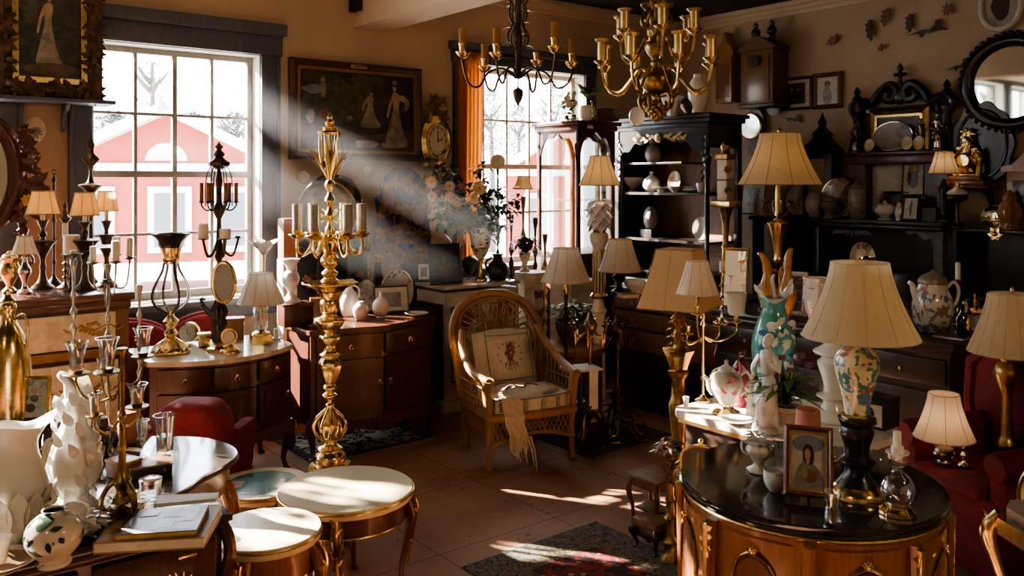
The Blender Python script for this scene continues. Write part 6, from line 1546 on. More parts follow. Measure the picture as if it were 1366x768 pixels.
t=Th('potted_plant','leafy green plant in a dark woven basket on the round drum table','plant',766,452,z=W(762,460,6.9).z); S=t.s
t.lathe('basket',mat('dark basket weave',(.06,.045,.035),.5,0,(.15,.12,.09),60,bs=.3),[(18,452),(21,448),(25,436),(26,428),(24,427),(21,440)],30,k=1)
q=M(); rnd=random.Random(31)
for k in range(150): a=rnd.uniform(0,6.28); r=rnd.uniform(2,24)*S; q.leaf((r*math.cos(a),r*math.sin(a),rnd.uniform(24,48)*S),(math.cos(a),math.sin(a),rnd.uniform(-.3,.8)),rnd.uniform(9,15)*S,3.5*S,.4)
q.build('foliage',leafg,t.root)
# big column lamp with the white flower stem
t=Th('floor_lamp','tall floor lamp with amber shade on a white flower stem and cream column','lamp',799,HY+F*H/7.0,Y=7.0); t.root.location.z=0; b=t.by
t.lathe('column',cream_p,[(16,b),(16,b-8),(9,b-14),(8,420),(11,414),(8,408),(7,400),(8,330),(12,322),(13,314),(11,310)],24); 
q=M()
for k in range(12): q.tube([t.q((799+8.2*math.cos(k*PI/6),y,8.2*math.sin(k*PI/6))) for y in (398,334)],.006,5)
q.build('gilt_flutes',gilt,t.root)
t.lathe('capital',gilt,[(9,398),(12,394),(9,390)],24); t.lathe('stem_cup',brass,[(7,311),(9,306),(4,298),(3,290)],20,k=2)
q=M(); S=t.s
for k in range(40):
    a=k*2.4; y=298-k*.85; q.leaf((5*S*math.cos(a),5*S*math.sin(a),(b-y)*S),(math.cos(a)*.9,math.sin(a)*.9,-.5+.01*k),17*S,6*S,.4)
q.build('white_flower',porc,t.root)
t.tube('stem',brass,[(799,300),(799,245)],1.5,8,0); t.shade(800,208,247,13,28,shadeb,1.3,10,lit=1.5)
# lamp on the dark chest of drawers
t=Th('table_lamp','black turned lamp with white panelled shade on the dark chest of drawers','lamp',826,392,z=1.0)
t.lathe('base',ebony,[(11,392),(11,388),(5,384),(4,378),(8,372),(9,368),(4,364),(2,360)],20,k=2); t.shade(827,319,361,15.5,29,shadew,1.25,8,seamw)
t=Th('white_bowl','white scalloped china bowl beside the black turned lamp','bowl',850,391,z=1.0); t.lathe('bowl',porc,[(7,391),(8,388),(16,380),(18,374),(16,374),(8,385)],28,k=2,fl=8,fa=.05)
t=Th('book','tan book lying on the edge of the dark chest of drawers','book',838,397,z=1.0); S=t.s; M().box((0,0,3*S),(24*S,18*S,4.6*S),.3).build('pages',paperm,t.root); m=M().box((0,0,.6*S),(26*S,20*S,1*S),.3).box((0,0,5.6*S),(26*S,20*S,1*S),.3); m.build('cover',tanb,t.root)
# ================================================================ china in the hutch
def hx(px,py,z,dep=.2):                            # a spot on a hutch shelf under picture column px
    P=rm(1.555-dep,0); P=ona(px,py,1.555-dep); return (P.x,P.y,z)
def china(name,label,cat,px,z,prof,m=porc,dep=.22,k=2,n=26,**kw):
    p=hx(px,200,z,dep); t=thing(name,label,cat,p,RR); s=p[1]/F; t0=M().lathe(cr([(r*s,h*s) for r,h in prof],k),(0,0,0),n,**kw).build('body',m,t); return t,s
sh1,sh2=1.7935,1.3335
china('serving_bowl','large white bowl at the left end of the middle hutch shelf','bowl',842,sh1,[(9,0),(10,2),(6,4),(16,12),(18,18),(16,18),(6,7)])
china('teapot','round white teapot next to the large bowl in the hutch','teapot',869,sh1,[(6,0),(11,5),(12.5,11),(10,17),(5,21),(2,24),(3,26),(.1,28)])
china('small_dish','small white footed dish between teapot and plates in the hutch','dish',881,sh1,[(5,0),(4,2),(11,5),(12,7),(10,7),(3,4)],dep=.12)
china('stacked_plates','low stack of white saucers on the right of the middle hutch shelf','plates',925,sh1,[(8,0),(14,3),(14,5),(9,5),(14,7),(13.5,8),(.1,7)])
china('teacup','white teacup at the right end of the middle hutch shelf','cup',936,sh1,[(4,0),(5,2),(7,7),(7.5,12),(6.5,12),(4,4)],dep=.14)
china('sauce_boat','little white sauce boat in the middle of the hutch shelf','dish',900,sh1,[(5,0),(4,1),(8,5),(9,8),(7,8),(4,4)],dep=.1)
china('lidded_vase','grey-white lidded vase on the upper hutch shelf','vase',871,2.09,[(7,0),(10,6),(11,14),(8,22),(5,26),(6,29),(3,33),(.1,36)],porcg)
p=hx(888,200,sh1,.12); plate('display_plate','brown transfer plate standing behind the teapot in the hutch',(p[0]+.1,p[1]+.08,sh1),11*p[1]/F,RR,.12,mat('brown plate',(.36,.27,.2),.25,0,(.2,.14,.1),16),oldbrass,sq=1.3)
china('ginger_jar','pale grey ovoid jar on the lower hutch shelf','jar',868,sh2+.09,[(6,0),(9,5),(10,14),(8,23),(5,27),(4,29),(2,29)],porcg)
p=hx(868,300,sh2,.22); t=thing('jar_stand','small black block under the pale ovoid jar in the hutch','stand',p,RR); M().box((0,0,.04),(.16,.16,.08),0,.006).build('block',ebony,t)
p=hx(924,300,sh2,.12); plate('display_plate','grey lustre plate standing at the right of the lower hutch shelf',(p[0]+.1,p[1]+.08,sh2),15*p[1]/F,RR,.12,porcg,pewter,sq=1.05)
t=thing('shelf_riser','small dark riser on the upper part of the hutch under the lidded vase','shelf',hx(871,200,2.07,.22),RR); M().box((0,0,.01),(1.0,.3,.02),0,.003).build('board',darkwood,t)
# things on top of vitrine and hutch
p=rm(2.2,.6,2.469)
t=Th('porcelain_pot','white porcelain pot on top of the mahogany glass cabinet','pot',784,151,Y=8.1); t.root.location.z=2.47
S=t.s; t.lathe('body',porc,[(8,161),(8,158),(5,155),(9,148),(11,140),(10,133),(8,130),(6,131)],26,k=2); t.root.location.z=2.47-(-10)*0
f=Th('spiky_plant','spiky green plant growing in the white pot on the glass cabinet','plant',784,132,Y=8.1); q=M(); rnd=random.Random(6)
for k in range(34): a=rnd.uniform(0,6.28); q.leaf((0,0,0),(math.cos(a)*rnd.uniform(.3,1),math.sin(a)*rnd.uniform(.3,1),rnd.uniform(.5,1.3)),rnd.uniform(20,36)*S,2.6*S,.5,(0,0,1),4)
q.build('foliage',leafg,f.root)
t=Th('white_flower_spray','pale green and white flower spray left of the spiky plant','flowers',760,161,Y=8.2); t.root.location.z=2.47; q=M()
for k in range(60): a=rnd.uniform(0,6.28); r=rnd.uniform(0,11)*S; q.leaf((r*math.cos(a),r*math.sin(a),rnd.uniform(0,26)*S),(math.cos(a),math.sin(a),rnd.uniform(-.2,1)),10*S,3*S,.4)
q.build('foliage',leafg,t.root); q=M()
for k in range(26): a=k*2.4; q.leaf(((k%5-2)*3*S,-8*S,(22+k%4*4)*S),(math.cos(a),-.5,math.sin(a)),7*S,2.5*S,.2,(0,-1,0),3)
q.build('petals',mat('pale petals',(.8,.76,.6),.6),t.root)
t=Th('white_urn','white ovoid china vase on the right of the hutch top','vase',931,150,Y=7.95); t.root.location.z=2.538; t.lathe('body',porc,[(8,150),(9,147),(12,138),(13.5,124),(11,110),(6,103),(6,99),(4,99)],26,k=3)
t=Th('clam_dish','white fluted china dish standing on the hutch top','dish',897,150,Y=8.15); t.root.location.z=2.538; t.lathe('body',porc,[(6,152),(8,149),(14,138),(17,128),(15,128),(8,144)],28,k=2,fl=9,fa=.06)
t=Th('dark_teapot','dark teapot beside the fluted dish on the hutch top','teapot',921,152,Y=8.0); t.root.location.z=2.538; t.lathe('body',bronze,[(7,152),(13,146),(14,140),(10,134),(4,131),(5,127),(.1,125)],22,k=2)
t=Th('hall_mirror','white oval plaque hanging from the hutch cornice','plaque',848,170,Y=8.25)
S=t.s; q=M().lathe([(0,0),(10*S,0),(10.5*S,-.02),(8*S,-.03),(0,-.02)],(0,-.1,14*S),26,axis='Y',sq=1.2); q.build('disc',porc,t.root)
t=Th('small_bronze','small brass figure and dark box on top of the glass cabinet','box',803,161,Y=8.12); t.root.location.z=2.47; S=t.s; M().box((8*S,0,7*S),(26*S,16*S,14*S),RB,.005).build('body',mahog,t.root); M().box((8*S,0,15*S),(28*S,17*S,3*S),RB,.005).build('lid',mahog,t.root)
t=candlestick('candlestick','small brass stick on the front corner of the glass cabinet top','candlestick',790,162,136,5,2.5,brass,Y=8.0,seed=2,n=2); t.root.location.z=2.47
# ================================================================ right wall ornaments
def ornament(kind,label,px,py,w,h,m,rot=0,seed=0):
    c=ona(px,py,.02); s=c.y/F/.75; t=thing('wall_ornament',label,'ornament',(c.x,c.y,c.z),RR,'leaf and bird ornaments on the right wall'); rnd=random.Random(seed); b=M()
    W_,H_=w*s*.5,h*s*.75*.5
    if kind=='leaf':
        P=[(0,1),(.35,.55),(.9,.62),(.55,.2),(1,-.1),(.4,-.25),(.5,-.7),(.1,-.55),(0,-1),(-.15,-.5),(-.6,-.6),(-.4,-.15),(-1,0),(-.5,.3),(-.7,.8),(-.25,.5)]
    elif kind=='star': P=[(math.cos(k*PI/6)*(1 if k%2 else .4),math.sin(k*PI/6)*(1 if k%2 else .4)) for k in range(12)]
    elif kind=='oak': P=[(.1,1),(.7,.85),(.4,.55),(.8,.3),(.45,.05),(.9,-.3),(.4,-.45),(.3,-.8),(0,-1),(-.2,-.7),(-.7,-.5),(-.4,-.2),(-.8,.1),(-.45,.3),(-.8,.65),(-.3,.7)]
    else: P=[(-1,-.35),(-.55,-.1),(-.2,.1),(.1,.05),(.35,.35),(.4,.95),(.62,1),(.72,.6),(.6,.2),(1,-.25),(.55,-.2),(.2,-.35),(-.1,-.25),(-.3,-.75),(-.4,-.25),(-.7,-.3)]
    if kind in('oak','leaf'): P=cr(P,2,True)
    c_,s_=math.cos(rot),math.sin(rot); P=[(x*W_*c_-z*H_*s_,x*W_*s_+z*H_*c_) for x,z in P]
    b.prism(P,-.006,-.02,'xz'); b.build('body',m,t,ang=20)
om=mat('dark carved wood ornament',(.06,.035,.025),.5); ob=mat('brown ornament',(.2,.11,.055),.45); ot=mat('tan ornament',(.4,.26,.13),.5)
ornament('leaf','small brown leaf ornament, leftmost of those on the right wall',1112,54,16,14,ob,.5)
ornament('oak','tall dark leaf ornament left of the brown oak-leaf pair on the right wall',1161,41,11,29,om,.1)
ornament('oak','brown lobed leaf ornament near the top of the right wall',1182,23,13,25,ob,-.2)
ornament('star','tiny star-shaped leaf ornament below the brown lobed leaf',1177,63,11,10,ob)
ornament('oak','narrow dark leaf ornament left of the large black bird',1214,31,11,25,om,0)
ornament('bird','large black bird ornament with raised wing on the right wall',1238,40,42,24,om)
ornament('leaf','small brown leaf ornament high above the large black bird',1265,13,15,18,ob,-.6)
ornament('bird','tan bird-like ornament near the right edge of the wall',1329,49,28,24,ot,.2)
ornament('bird','small dark bird ornament left of the round black mirror',1280,88,24,16,om,.1)
ornament('bird','dark bird ornament below the two framed portraits',1058,158,26,15,om,-.3)
c=ona(1336,8,.02); s=c.y/F; t=thing('framed_silhouette','white oval frame with dark silhouette at the upper right corner','picture',(c.x,c.y,c.z),RR)
M().torus((0,-.02,0),25*s,4*s,40,8,'Y',1.25).build('frame',white_p,t)
q=M().lathe([(0,.006),(24*s,.006),(24*s,.004)],(0,0,0),36,axis='Y',sq=1.25); q.v=[Vector((v.x,-.012,v.z)) for v in q.v]; q.m=1; P=blob(0,0,12*s,18*s,18,.1); q.add([(x,-.0135,z) for x,z in P],[tuple(range(18))]); q.build('picture',[white_p,hairp],t)
hang('r',1040,1084,103,147,'framed_photograph','dark framed group photograph, left of the two pictures above the dark bird','photograph',.03,darkwood,paperm,figs=[(brownp,[(.15,.12),(.85,.12),(.85,.88),(.15,.88)]),(hairp,blob(.35,.5,.13,.25)),(skinp,blob(.36,.66,.05,.07)),(hairp,blob(.62,.48,.14,.25)),(skinp,blob(.62,.64,.05,.07))])
hang('r',1086,1124,97,145,'framed_portrait','walnut framed pale portrait of a lady, right of the dark group photograph','portrait',.045,walnut,art_light,fd=.04,figs=[(robep,blob(.5,.3,.22,.3)),(skinp,blob(.5,.62,.11,.16)),(ob,blob(.5,.75,.15,.12)),(skinp,blob(.5,.6,.1,.13))])
def caseclock():
    p=ona(996,143,.0); q0=ona(1030,143,.0); s=p.y/F; b1=ab(ona(1030,143,.3))[1]; t=thing('wall_clock','tall wooden wall clock case with gable and two turned finials','clock',rm(.0,b1-.2,p.z),RR); z=68*s; w=.4
    M().box((0,-.15,z/2),(w,.28,z),0,.008).build('case',walnut,t); M().box((0,-.293,z*.48),(w-.08,.012,z*.86),0,.004).build('door',wood('clock door',(.3,.15,.065),(.2,.09,.035)),t)
    M().box((0,-.15,-.02),(w+.06,.32,.04),0,.01).build('plinth',walnut,t)
    M().prism([(-w/2-.03,z),(w/2+.03,z),(w/2+.03,z+.03),(0,z+.15),(-w/2-.03,z+.03)],-.3,-.02,'xz').build('gable',walnut,t)
    for x,zz,k in ((-.1,z+.1,.8),(.1,z+.1,1.2)): M().lathe(cr([(.035,0),(.04,.03),(.02,.05),(.05,.09),(.045,.13),(.02,.16),(.03,.19),(0,.22)],2),(x,-.16,zz),14).build('finial',darkwood,t)
    M().lathe([(0,0),(.06,0),(.06,.02),(0,.02)],(0,-.32,z*.78),20,axis='Y').build('carved_boss',darkwood,t)
caseclock()
c=ona(960,140,.0); t=thing('wall_clock','narrower honey wood clock with pointed top left of the tall wooden clock case','clock',rm(0,ab(ona(964,140,.2))[1],c.z),RR); s=c.y/F
M().box((0,-.1,30*s),(.22,.18,60*s),0,.008).build('case',fruitwood,t); M().prism(cr([(-.12,60*s),(.12,60*s),(.1,70*s),(.04,78*s),(.0,92*s),(-.04,78*s),(-.1,70*s)],2,True),-.18,-.03,'xz').build('crest',fruitwood,t); M().box((0,-.193,28*s),(.17,.01,44*s)).build('glass_door',cgl,t)
c=ona(1010,205,.03); s=c.y/F; t=thing('barometer','wooden banjo barometer with round silvery dial below the tall clock case','barometer',(c.x,c.y,c.z),RR)
M().prism(cr([(-.04,0),(-.09,.05),(-.05,.12),(-.14,.2),(-.17,.3),(-.13,.42),(-.05,.48),(-.03,.6),(.03,.6),(.05,.48),(.1,.42),(.12,.3),(.1,.2),(.05,.12),(.09,.05),(.04,0)],2,True),-.05,0,'xz').build('case',walnut,t)
q=M(); q.lathe([(0,0),(.125,0),(.125,.02),(0,.02)],(-.03,-.07,.3),32,axis='Y'); q.build('dial',silver,t); M().torus((-.03,-.07,.3),.128,.014,32,6,'Y').build('bezel',brass,t)
c=ona(1023,135,.33); t=thing('oval_clock','small oval dark-framed dial hanging on the flank of the tall clock case','clock',rm(.0,ab(ona(1035,135,.0))[1]+.02,c.z),RR)
M().lathe([(0,0),(.09,0),(.1,.03),(0,.04)],(0,-.05,0),28,axis='Y',sq=1.3).build('case',darkwood,t); M().lathe([(0,0),(.07,0),(.07,.004),(0,.004)],(0,-.056,0),28,axis='Y',sq=1.3).build('dial',dialm,t)
# round black beaded mirror
c=ona(1352,110,.03); s=c.y/F; t=thing('wall_mirror','large round mirror in a black beaded frame at upper right','mirror',(c.x,c.y,c.z),RR); R=.36
M().torus((0,-.03,0),R,.06,56,10,'Y',1.0).build('frame',ebony,t); M().lathe([(0,0),(R-.03,0),(R-.03,.01),(0,.01)],(0,-.03,0),48,axis='Y').build('mirror_glass',mirrorm,t)
q=M()
for k in range(44): a=2*PI*k/44; q.ell(((R+.055)*math.cos(a),-.05,(R+.055)*math.sin(a)),(.026,)*3,8,5)
f=q.build('beading',ebony,t)
c=ona(1312,192,.06); t=thing('wall_carving','black carved oval panel behind the gilt figure clock','carving',(c.x,c.y,c.z),RR)
M().prism(cr([(math.cos(a)*.25*(1+.04*math.cos(9*a)),math.sin(a)*.36*(1+.04*math.cos(9*a))) for a in [2*PI*k/36 for k in range(36)]],2,True),-.03,.03,'xz').build('panel',ebony,t); M().torus((0,-.03,0),.2,.016,40,6,'Y',1.45).build('carved_rim',darkwood,t)
# figure clock on the wall shelf
p=ona(1299,247,.02); bb=ab(p)[1]; zsf=p.z+.002
t=thing('clock_base','stepped mahogany stand under the gilt figure clock','stand',rm(.14,bb,zsf),RR); M().box((0,0,.02),(.34,.2,.04),0,.006).build('lower_step',mahogl,t); M().box((0,0,.06),(.27,.16,.04),0,.006).build('upper_step',mahogl,t)
t=thing('figure_clock','gilt clock with cherub figures and scrolls on its stepped stand','clock',rm(.14,bb,zsf+.081),RR)
M().lathe(cr([(.1,0),(.1,.015),(.05,.03),(.04,.06)],2),(0,0,0),20,sq=.7).build('foot',gilt,t); q=M().lathe([(0,0),(.065,0),(.07,.02),(.05,.06),(0,.06)],(0,-.04,.13),28,axis='Y'); q.build('drum',gilt,t); M().lathe([(0,0),(.05,0),(.05,.003),(0,.003)],(0,-.044,.13),28,axis='Y').build('dial',dialm,t)
q=M(); rnd=random.Random(12)
for k in range(46): a=rnd.uniform(0,6.28); r=rnd.uniform(.06,.13); q.leaf((r*math.cos(a),-.02,.14+r*1.1*math.sin(a)),(rnd.uniform(-1,1),-.4,rnd.uniform(-.4,1)),.06,.016,.7,(0,-1,0),3)
q.tube(cr([(0,-.02,.2),(.02,-.02,.28),(-.01,-.02,.34),(.0,-.02,.38)],4),[.03]*4+[.026]*4+[.014]*4+[.01],8); q.ell((.0,-.02,.4),(.018,.018,.02),10,7)
for a in range(7): q.leaf((0,-.02,.36),(math.cos(a*.9),-.2,math.sin(a*.9)),.07,.012,.4,(0,-1,0),3)
q.build('cherub_scrolls',gilt,t)
for sx,zz in ((-1,.06),(1,.1)):
    q=M().tube(cr([(sx*.1,-.03,.0),(sx*.11,-.03,zz),(sx*.1,-.04,zz+.06),(sx*.08,-.05,zz+.1)],4),[.024]*4+[.026]*4+[.02]*4+[.012],8); q.ell((sx*.09,-.05,zz+.13),(.018,.018,.022),10,7); q.build('cherub',gilt,t)
# wooden shrine and sculpture at the right edge on the black bookcase
b_=ab(ona(1358,300,.2))[1]; ZBK=1.502
t=thing('cabinet_clock','honey wood clock cabinet with moulded gable cut by the right edge','clock',rm(.15,b_+.08,ZBK),RR); z=.48
M().box((0,0,z/2),(.3,.2,z),0,.008).build('case',fruitwood,t); M().box((0,-.102,z*.5),(.2,.008,z*.7),0,.003).build('door',mahog,t); M().prism([(-.19,z),(.19,z),(.19,z+.04),(.1,z+.06),(0,z+.16),(-.1,z+.06),(-.19,z+.04)],-.12,.1,'xz').build('gable',fruitwood,t)
# black bookcase goods
def onbk(name,label,cat,px,prof,m,s_px=None,a=.2,z=ZBK,k=2,n=22,**kw):
    p=ona(px,250,a); t=thing(name,label,cat,(p.x,p.y,z),RR); s=p.y/F; M().lathe(cr([(r*s,h*s) for r,h in prof],k),(0,0,0),n,**kw).build('body',m,t); return t,s
t,s=onbk('oil_lamp','black and white oil lamp with brass top on the black bookcase','lamp',1277,[(9,0),(9,3),(3,7),(2.4,30),(4,34),(12,38),(13,44),(9,48)],bronze,a=.35)
M().lathe(cr([(13.5*s,45*s),(12*s,49*s),(5*s,53*s),(4*s,54*s)],2),(0,0,0),22).build('white_top',porc,t); M().lathe([(4*s,53*s),(3*s,60*s),(0,61*s)],(0,0,0),14).build('brass_cap',brass,t)
p=ona(1325,300,.28); plate('round_mirror','round shaving mirror leaning on the black bookcase',(p.x,p.y,ZBK),16*p.y/F,RR,.12,mirrorm,oldbrass,cat='mirror')
p=ona(1327,312,.38); t=thing('star_flower','gilt star-shaped flower ornament below the round shaving mirror','ornament',(p.x,p.y,p.z),RR); q=M()
for k in range(6): q.leaf((0,0,0),(math.cos(k*PI/3),-.1,math.sin(k*PI/3)),.06,.022,.1,(0,-1,0),3)
q.build('petals',gilt,t); q=M().ell((0,-.01,0),(.02,.012,.02),10,7); q.build('flower_centre',brass,t); M().tube([(0,0,-.04),(0,.02,-.1)],.005,6).build('stem',brass,t)
t,s=onbk('carved_sculpture','pale carved wooden sculpture of knotted figures at the right edge','sculpture',1347,[(9,0),(10,3),(8,8),(12,16),(13,26),(10,34),(7,39),(8,44),(4,50),(.1,54)],fruitwood,a=.31,fl=5,fa=.16)
# ================================================================ mantelpiece goods
ZM=1.548
def onm(name,label,cat,px,prof,m,a=.25,z=ZM,k=2,n=24,**kw):
    p=ona(px,290,a); t=thing(name,label,cat,(p.x,p.y,z),RR); s=p.y/F; M().lathe(cr([(r*s,h*s) for r,h in prof],k),(0,0,0),n,**kw).build('body',m,t); return t,s
p=ona(1003,290,.16); picture('framed_photograph','white mounted photograph leaning at the left end of the mantelpiece','photograph',(p.x,p.y,ZM),RR,.3,.36,.014,ebony,art_land,tilt=.14,mount=.22,fd=.014,stand=True)
onm('white_mug','plain white mug at the left end of the mantelpiece','mug',1014,[(7,0),(7.5,1),(7.5,22),(6.8,22),(6.6,2),(.1,2)],porc,k=1)
p=ona(1064,290,.16); plate('display_plate','white oval relief plate standing on the mantelpiece','plate',p,1) if False else plate('display_plate','white relief plate standing on the mantelpiece behind the large lamp',(p.x,p.y,ZM),20*p.y/F,RR,.14,floral('white relief plate',(.74,.73,.7),[(.5,.49,.47)],14,.2,.55),silver,sq=1.08)
onm('stone_vase','smooth grey ovoid vase on the mantelpiece','vase',1086,[(6,0),(8,3),(12,14),(11.5,24),(8,32),(6,34),(4,34)],porcg,a=.36,k=3)
onm('footed_bowl','small mottled footed bowl on the mantelpiece','bowl',1105,[(8,0),(7,4),(5,8),(11,14),(12,20),(9,22),(8,18),(9,26),(4,30)],mat('mottled stone',(.3,.25,.21),.3,0,(.17,.14,.12),20),a=.38)
p=ona(1119,290,.26); plate('display_plate','large gilt-edged painted plate at the back of the mantelpiece',(p.x,p.y,ZM),27*p.y/F,RR,.1,floral('painted scenic plate',(.5,.43,.33),[(.2,.17,.13),(.33,.26,.2)],9,.2,.54),gilt)
onm('lidded_jar','tall mottled grey lidded jar on the mantelpiece','jar',1143,[(9,0),(10,3),(8,6),(12,16),(12,34),(11,40),(9,42),(10,44),(4,48),(2,52),(.1,53)],mat('mottled grey stone',(.33,.31,.28),.22,0,(.2,.19,.17),14,coat=.4),a=.38)
t,s=onm('sauce_tureen','small white gilt-rimmed sauce tureen near the right end of the mantelpiece','tureen',1180,[(9,0),(9,2),(5,4),(12,9),(13,15),(10,20),(4,22),(2,25),(.1,26)],porc,a=.3); 
for sx in (-1,1): M().tube(cr([(sx*12*s,0,10*s),(sx*17*s,0,12*s),(sx*16*s,0,17*s),(sx*11*s,0,16*s)],3),.8*s,6).build('handle',porc,t)
t,s=onm('bird_figurine','little white porcelain bird beside the sauce tureen','figurine',1199,[(5,0),(4,2),(6,8),(5,16),(3,20),(3,23),(.1,25)],porc,a=.32,sq=.7); M().leaf((0,-3*s,9*s),(1,-.3,.6),14*s,4*s,.3,(0,-1,0),4).build('wing',porc,t)
p=ona(1194,290,.14); picture('framed_photograph','small black framed photograph behind the white bird','photograph',(p.x,p.y,ZM),RR,.24,.26,.022,ebony,art_brown,tilt=.14,stand=True)
p=ona(1214,290,.36); picture('framed_print','dark wood frame with pale leaf print at the right end of the mantelpiece','print',(p.x,p.y,ZM),RR-.12,.165,.225,.02,darkwood,paperm,tilt=.16,stand=True,figs=[(bluep,blob(.5,.5,.14,.3,14,.3)),(hairp,cr([(.48,.15),(.5,.5),(.44,.8),(.53,.5),(.52,.15)],2,True))])
p=ona(1218,290,.12); picture('framed_picture','tilted framed picture with a fallen grey figure under the tiny shaded lamp','picture',(p.x,p.y,ZM+.22),RR,.21,.3,.014,oldbrass,art_light,tilt=.1,figs=[(bluep,blob(.5,.5,.3,.25,14,.25)),(hairp,blob(.3,.6,.1,.3))])
t,s=onm('picture_block','dark block lifting the tilted framed picture','box',1222,[(12,0),(12,28),(.1,28)],ebony,a=.12,k=1,n=4)
t,s=onm('card_box','slate grey box at the very end of the mantelpiece','box',1243,[(13,0),(13,18),(.1,18)],mat('slate card',(.12,.12,.13),.6),a=.28,k=1,n=4,rot=PI/4)
# small lamps here
t=Th('table_lamp','tiny unlit shaded lamp behind the tilted framed picture','lamp',1224,270,Y=ona(1224,270,.05).y); t.root.location.z=ZM; t.by=HY+(H-ZM)*F/t.Y
t.lathe('base',bronze,[(7,t.by),(6,t.by-3),(2,t.by-8),(3,t.by-30),(1.6,230)],16,k=1); t.shade(1224,212,229,6.5,11,shadec,1.2,8)
t=Th('table_lamp','lit lamp with white bell shade and dark twisted stem right of the mantelpiece goods','lamp',1259,292,Y=ona(1259,290,.3).y); t.root.location.z=ZM; t.by=HY+(H-ZM)*F/t.Y
t.lathe('base',ebony,[(10,t.by),(10,t.by-3),(5,t.by-8),(4,t.by-14),(6,270),(4,262),(6,254),(4,246),(2,238)],16,k=2); t.shade(1259,202,231,10.5,19,shadew,1.3,8,seamw,lit=5)
# black lantern clock
p=ona(1097,290,.13); s=p.y/F; t=thing('lantern_clock','black pagoda-topped clock case with gilt painted door on the mantelpiece','clock',(p.x,p.y,ZM),RR); z=100*s
M().box((0,0,z*.42),(38*s*1.1,.2,z*.84),0,.006).build('case',ebony,t); M().box((0,-.102,z*.52),(22*s*1.1,.008,z*.5)).build('painted_door',paintmat('old gilt door',[(.3,(.1,.07,.03)),(.6,(.4,.28,.13)),(.75,(.2,.13,.06))],9),t)
M().lathe([(30*s,z*.84),(32*s,z*.87),(20*s,z*.96),(12*s,z*1.06),(14*s,z*1.1),(6*s,z*1.18),(4*s,z*1.22)],(0,0,0),4,rot=PI/4).build('pagoda_roof',ebony,t); M().lathe(cr([(4*s,z*1.2),(6*s,z*1.26),(3*s,z*1.31),(0,z*1.4)],2),(0,0,0),12).build('finial',ebony,t)
# overmantel mirror with crest and the things on its shelf
ZO=2.178
p0,p1=ona(1161,196,.12),ona(1241,196,.12); w=(p1-p0).length; c=(p0+p1)/2; s=c.y/F
picture('overmantel_mirror','dark landscape in a gilt-lined frame on the overmantel shelf','picture',(c.x,c.y,ZO),RR,w,58*s,.07,oldbrass,paintmat('dim green landscape',[(.3,(.03,.035,.03)),(.6,(.1,.1,.08)),(.75,(.17,.16,.13))],4),fd=.04,inner=gilt)
cr0=ona(1201,140,.06); t=thing('carved_crest','black carved scroll crest with cross finial behind the overmantel picture','carving',(cr0.x,cr0.y,ZO),RR); s=cr0.y/F; wd=60*s
b=M()
for sx in (-1,1):
    b.tube(cr([(sx*wd*1.05,0,58*s),(sx*wd*.9,0,70*s),(sx*wd*.66,0,66*s),(sx*wd*.5,0,80*s),(sx*wd*.25,0,90*s),(sx*wd*.1,0,82*s),(sx*wd*.16,0,70*s),(sx*wd*.32,0,72*s),(sx*wd*.3,0,80*s)],5),6*s,8)
    b.tube(cr([(sx*wd*1.15,0,0),(sx*wd*1.0,0,40*s),(sx*wd*1.15,0,62*s),(sx*wd*1.0,0,72*s)],4),6*s,8); b.lathe(cr([(4*s,70*s),(7*s,76*s),(3*s,80*s),(5*s,84*s),(0,92*s)],2),(sx*wd*1.02,0,0),12)
b.box((0,0,56*s),(wd*1.7,.04,10*s),0,.008); b.ell((0,-.01,74*s),(10*s,.03,12*s),12,8); b.tube([(0,0,84*s),(0,0,112*s)],2.6*s,8); b.tube([(-8*s,0,103*s),(8*s,0,103*s)],2.4*s,8); b.lathe(cr([(3*s,108*s),(4*s,112*s),(0,119*s)],2),(0,0,0),10)
b.build('scrolls',ebony,t)
p=ona(1190,196,.2); plate('oval_tray','oval silver-rimmed painted tray leaning on the overmantel picture',(p.x,p.y,ZO),28*p.y/F,RR,.16,paintmat('misty river',[(.3,(.16,.17,.16)),(.5,(.42,.41,.37)),(.65,(.25,.25,.23))],4),silver,cat='tray',sq=.72)
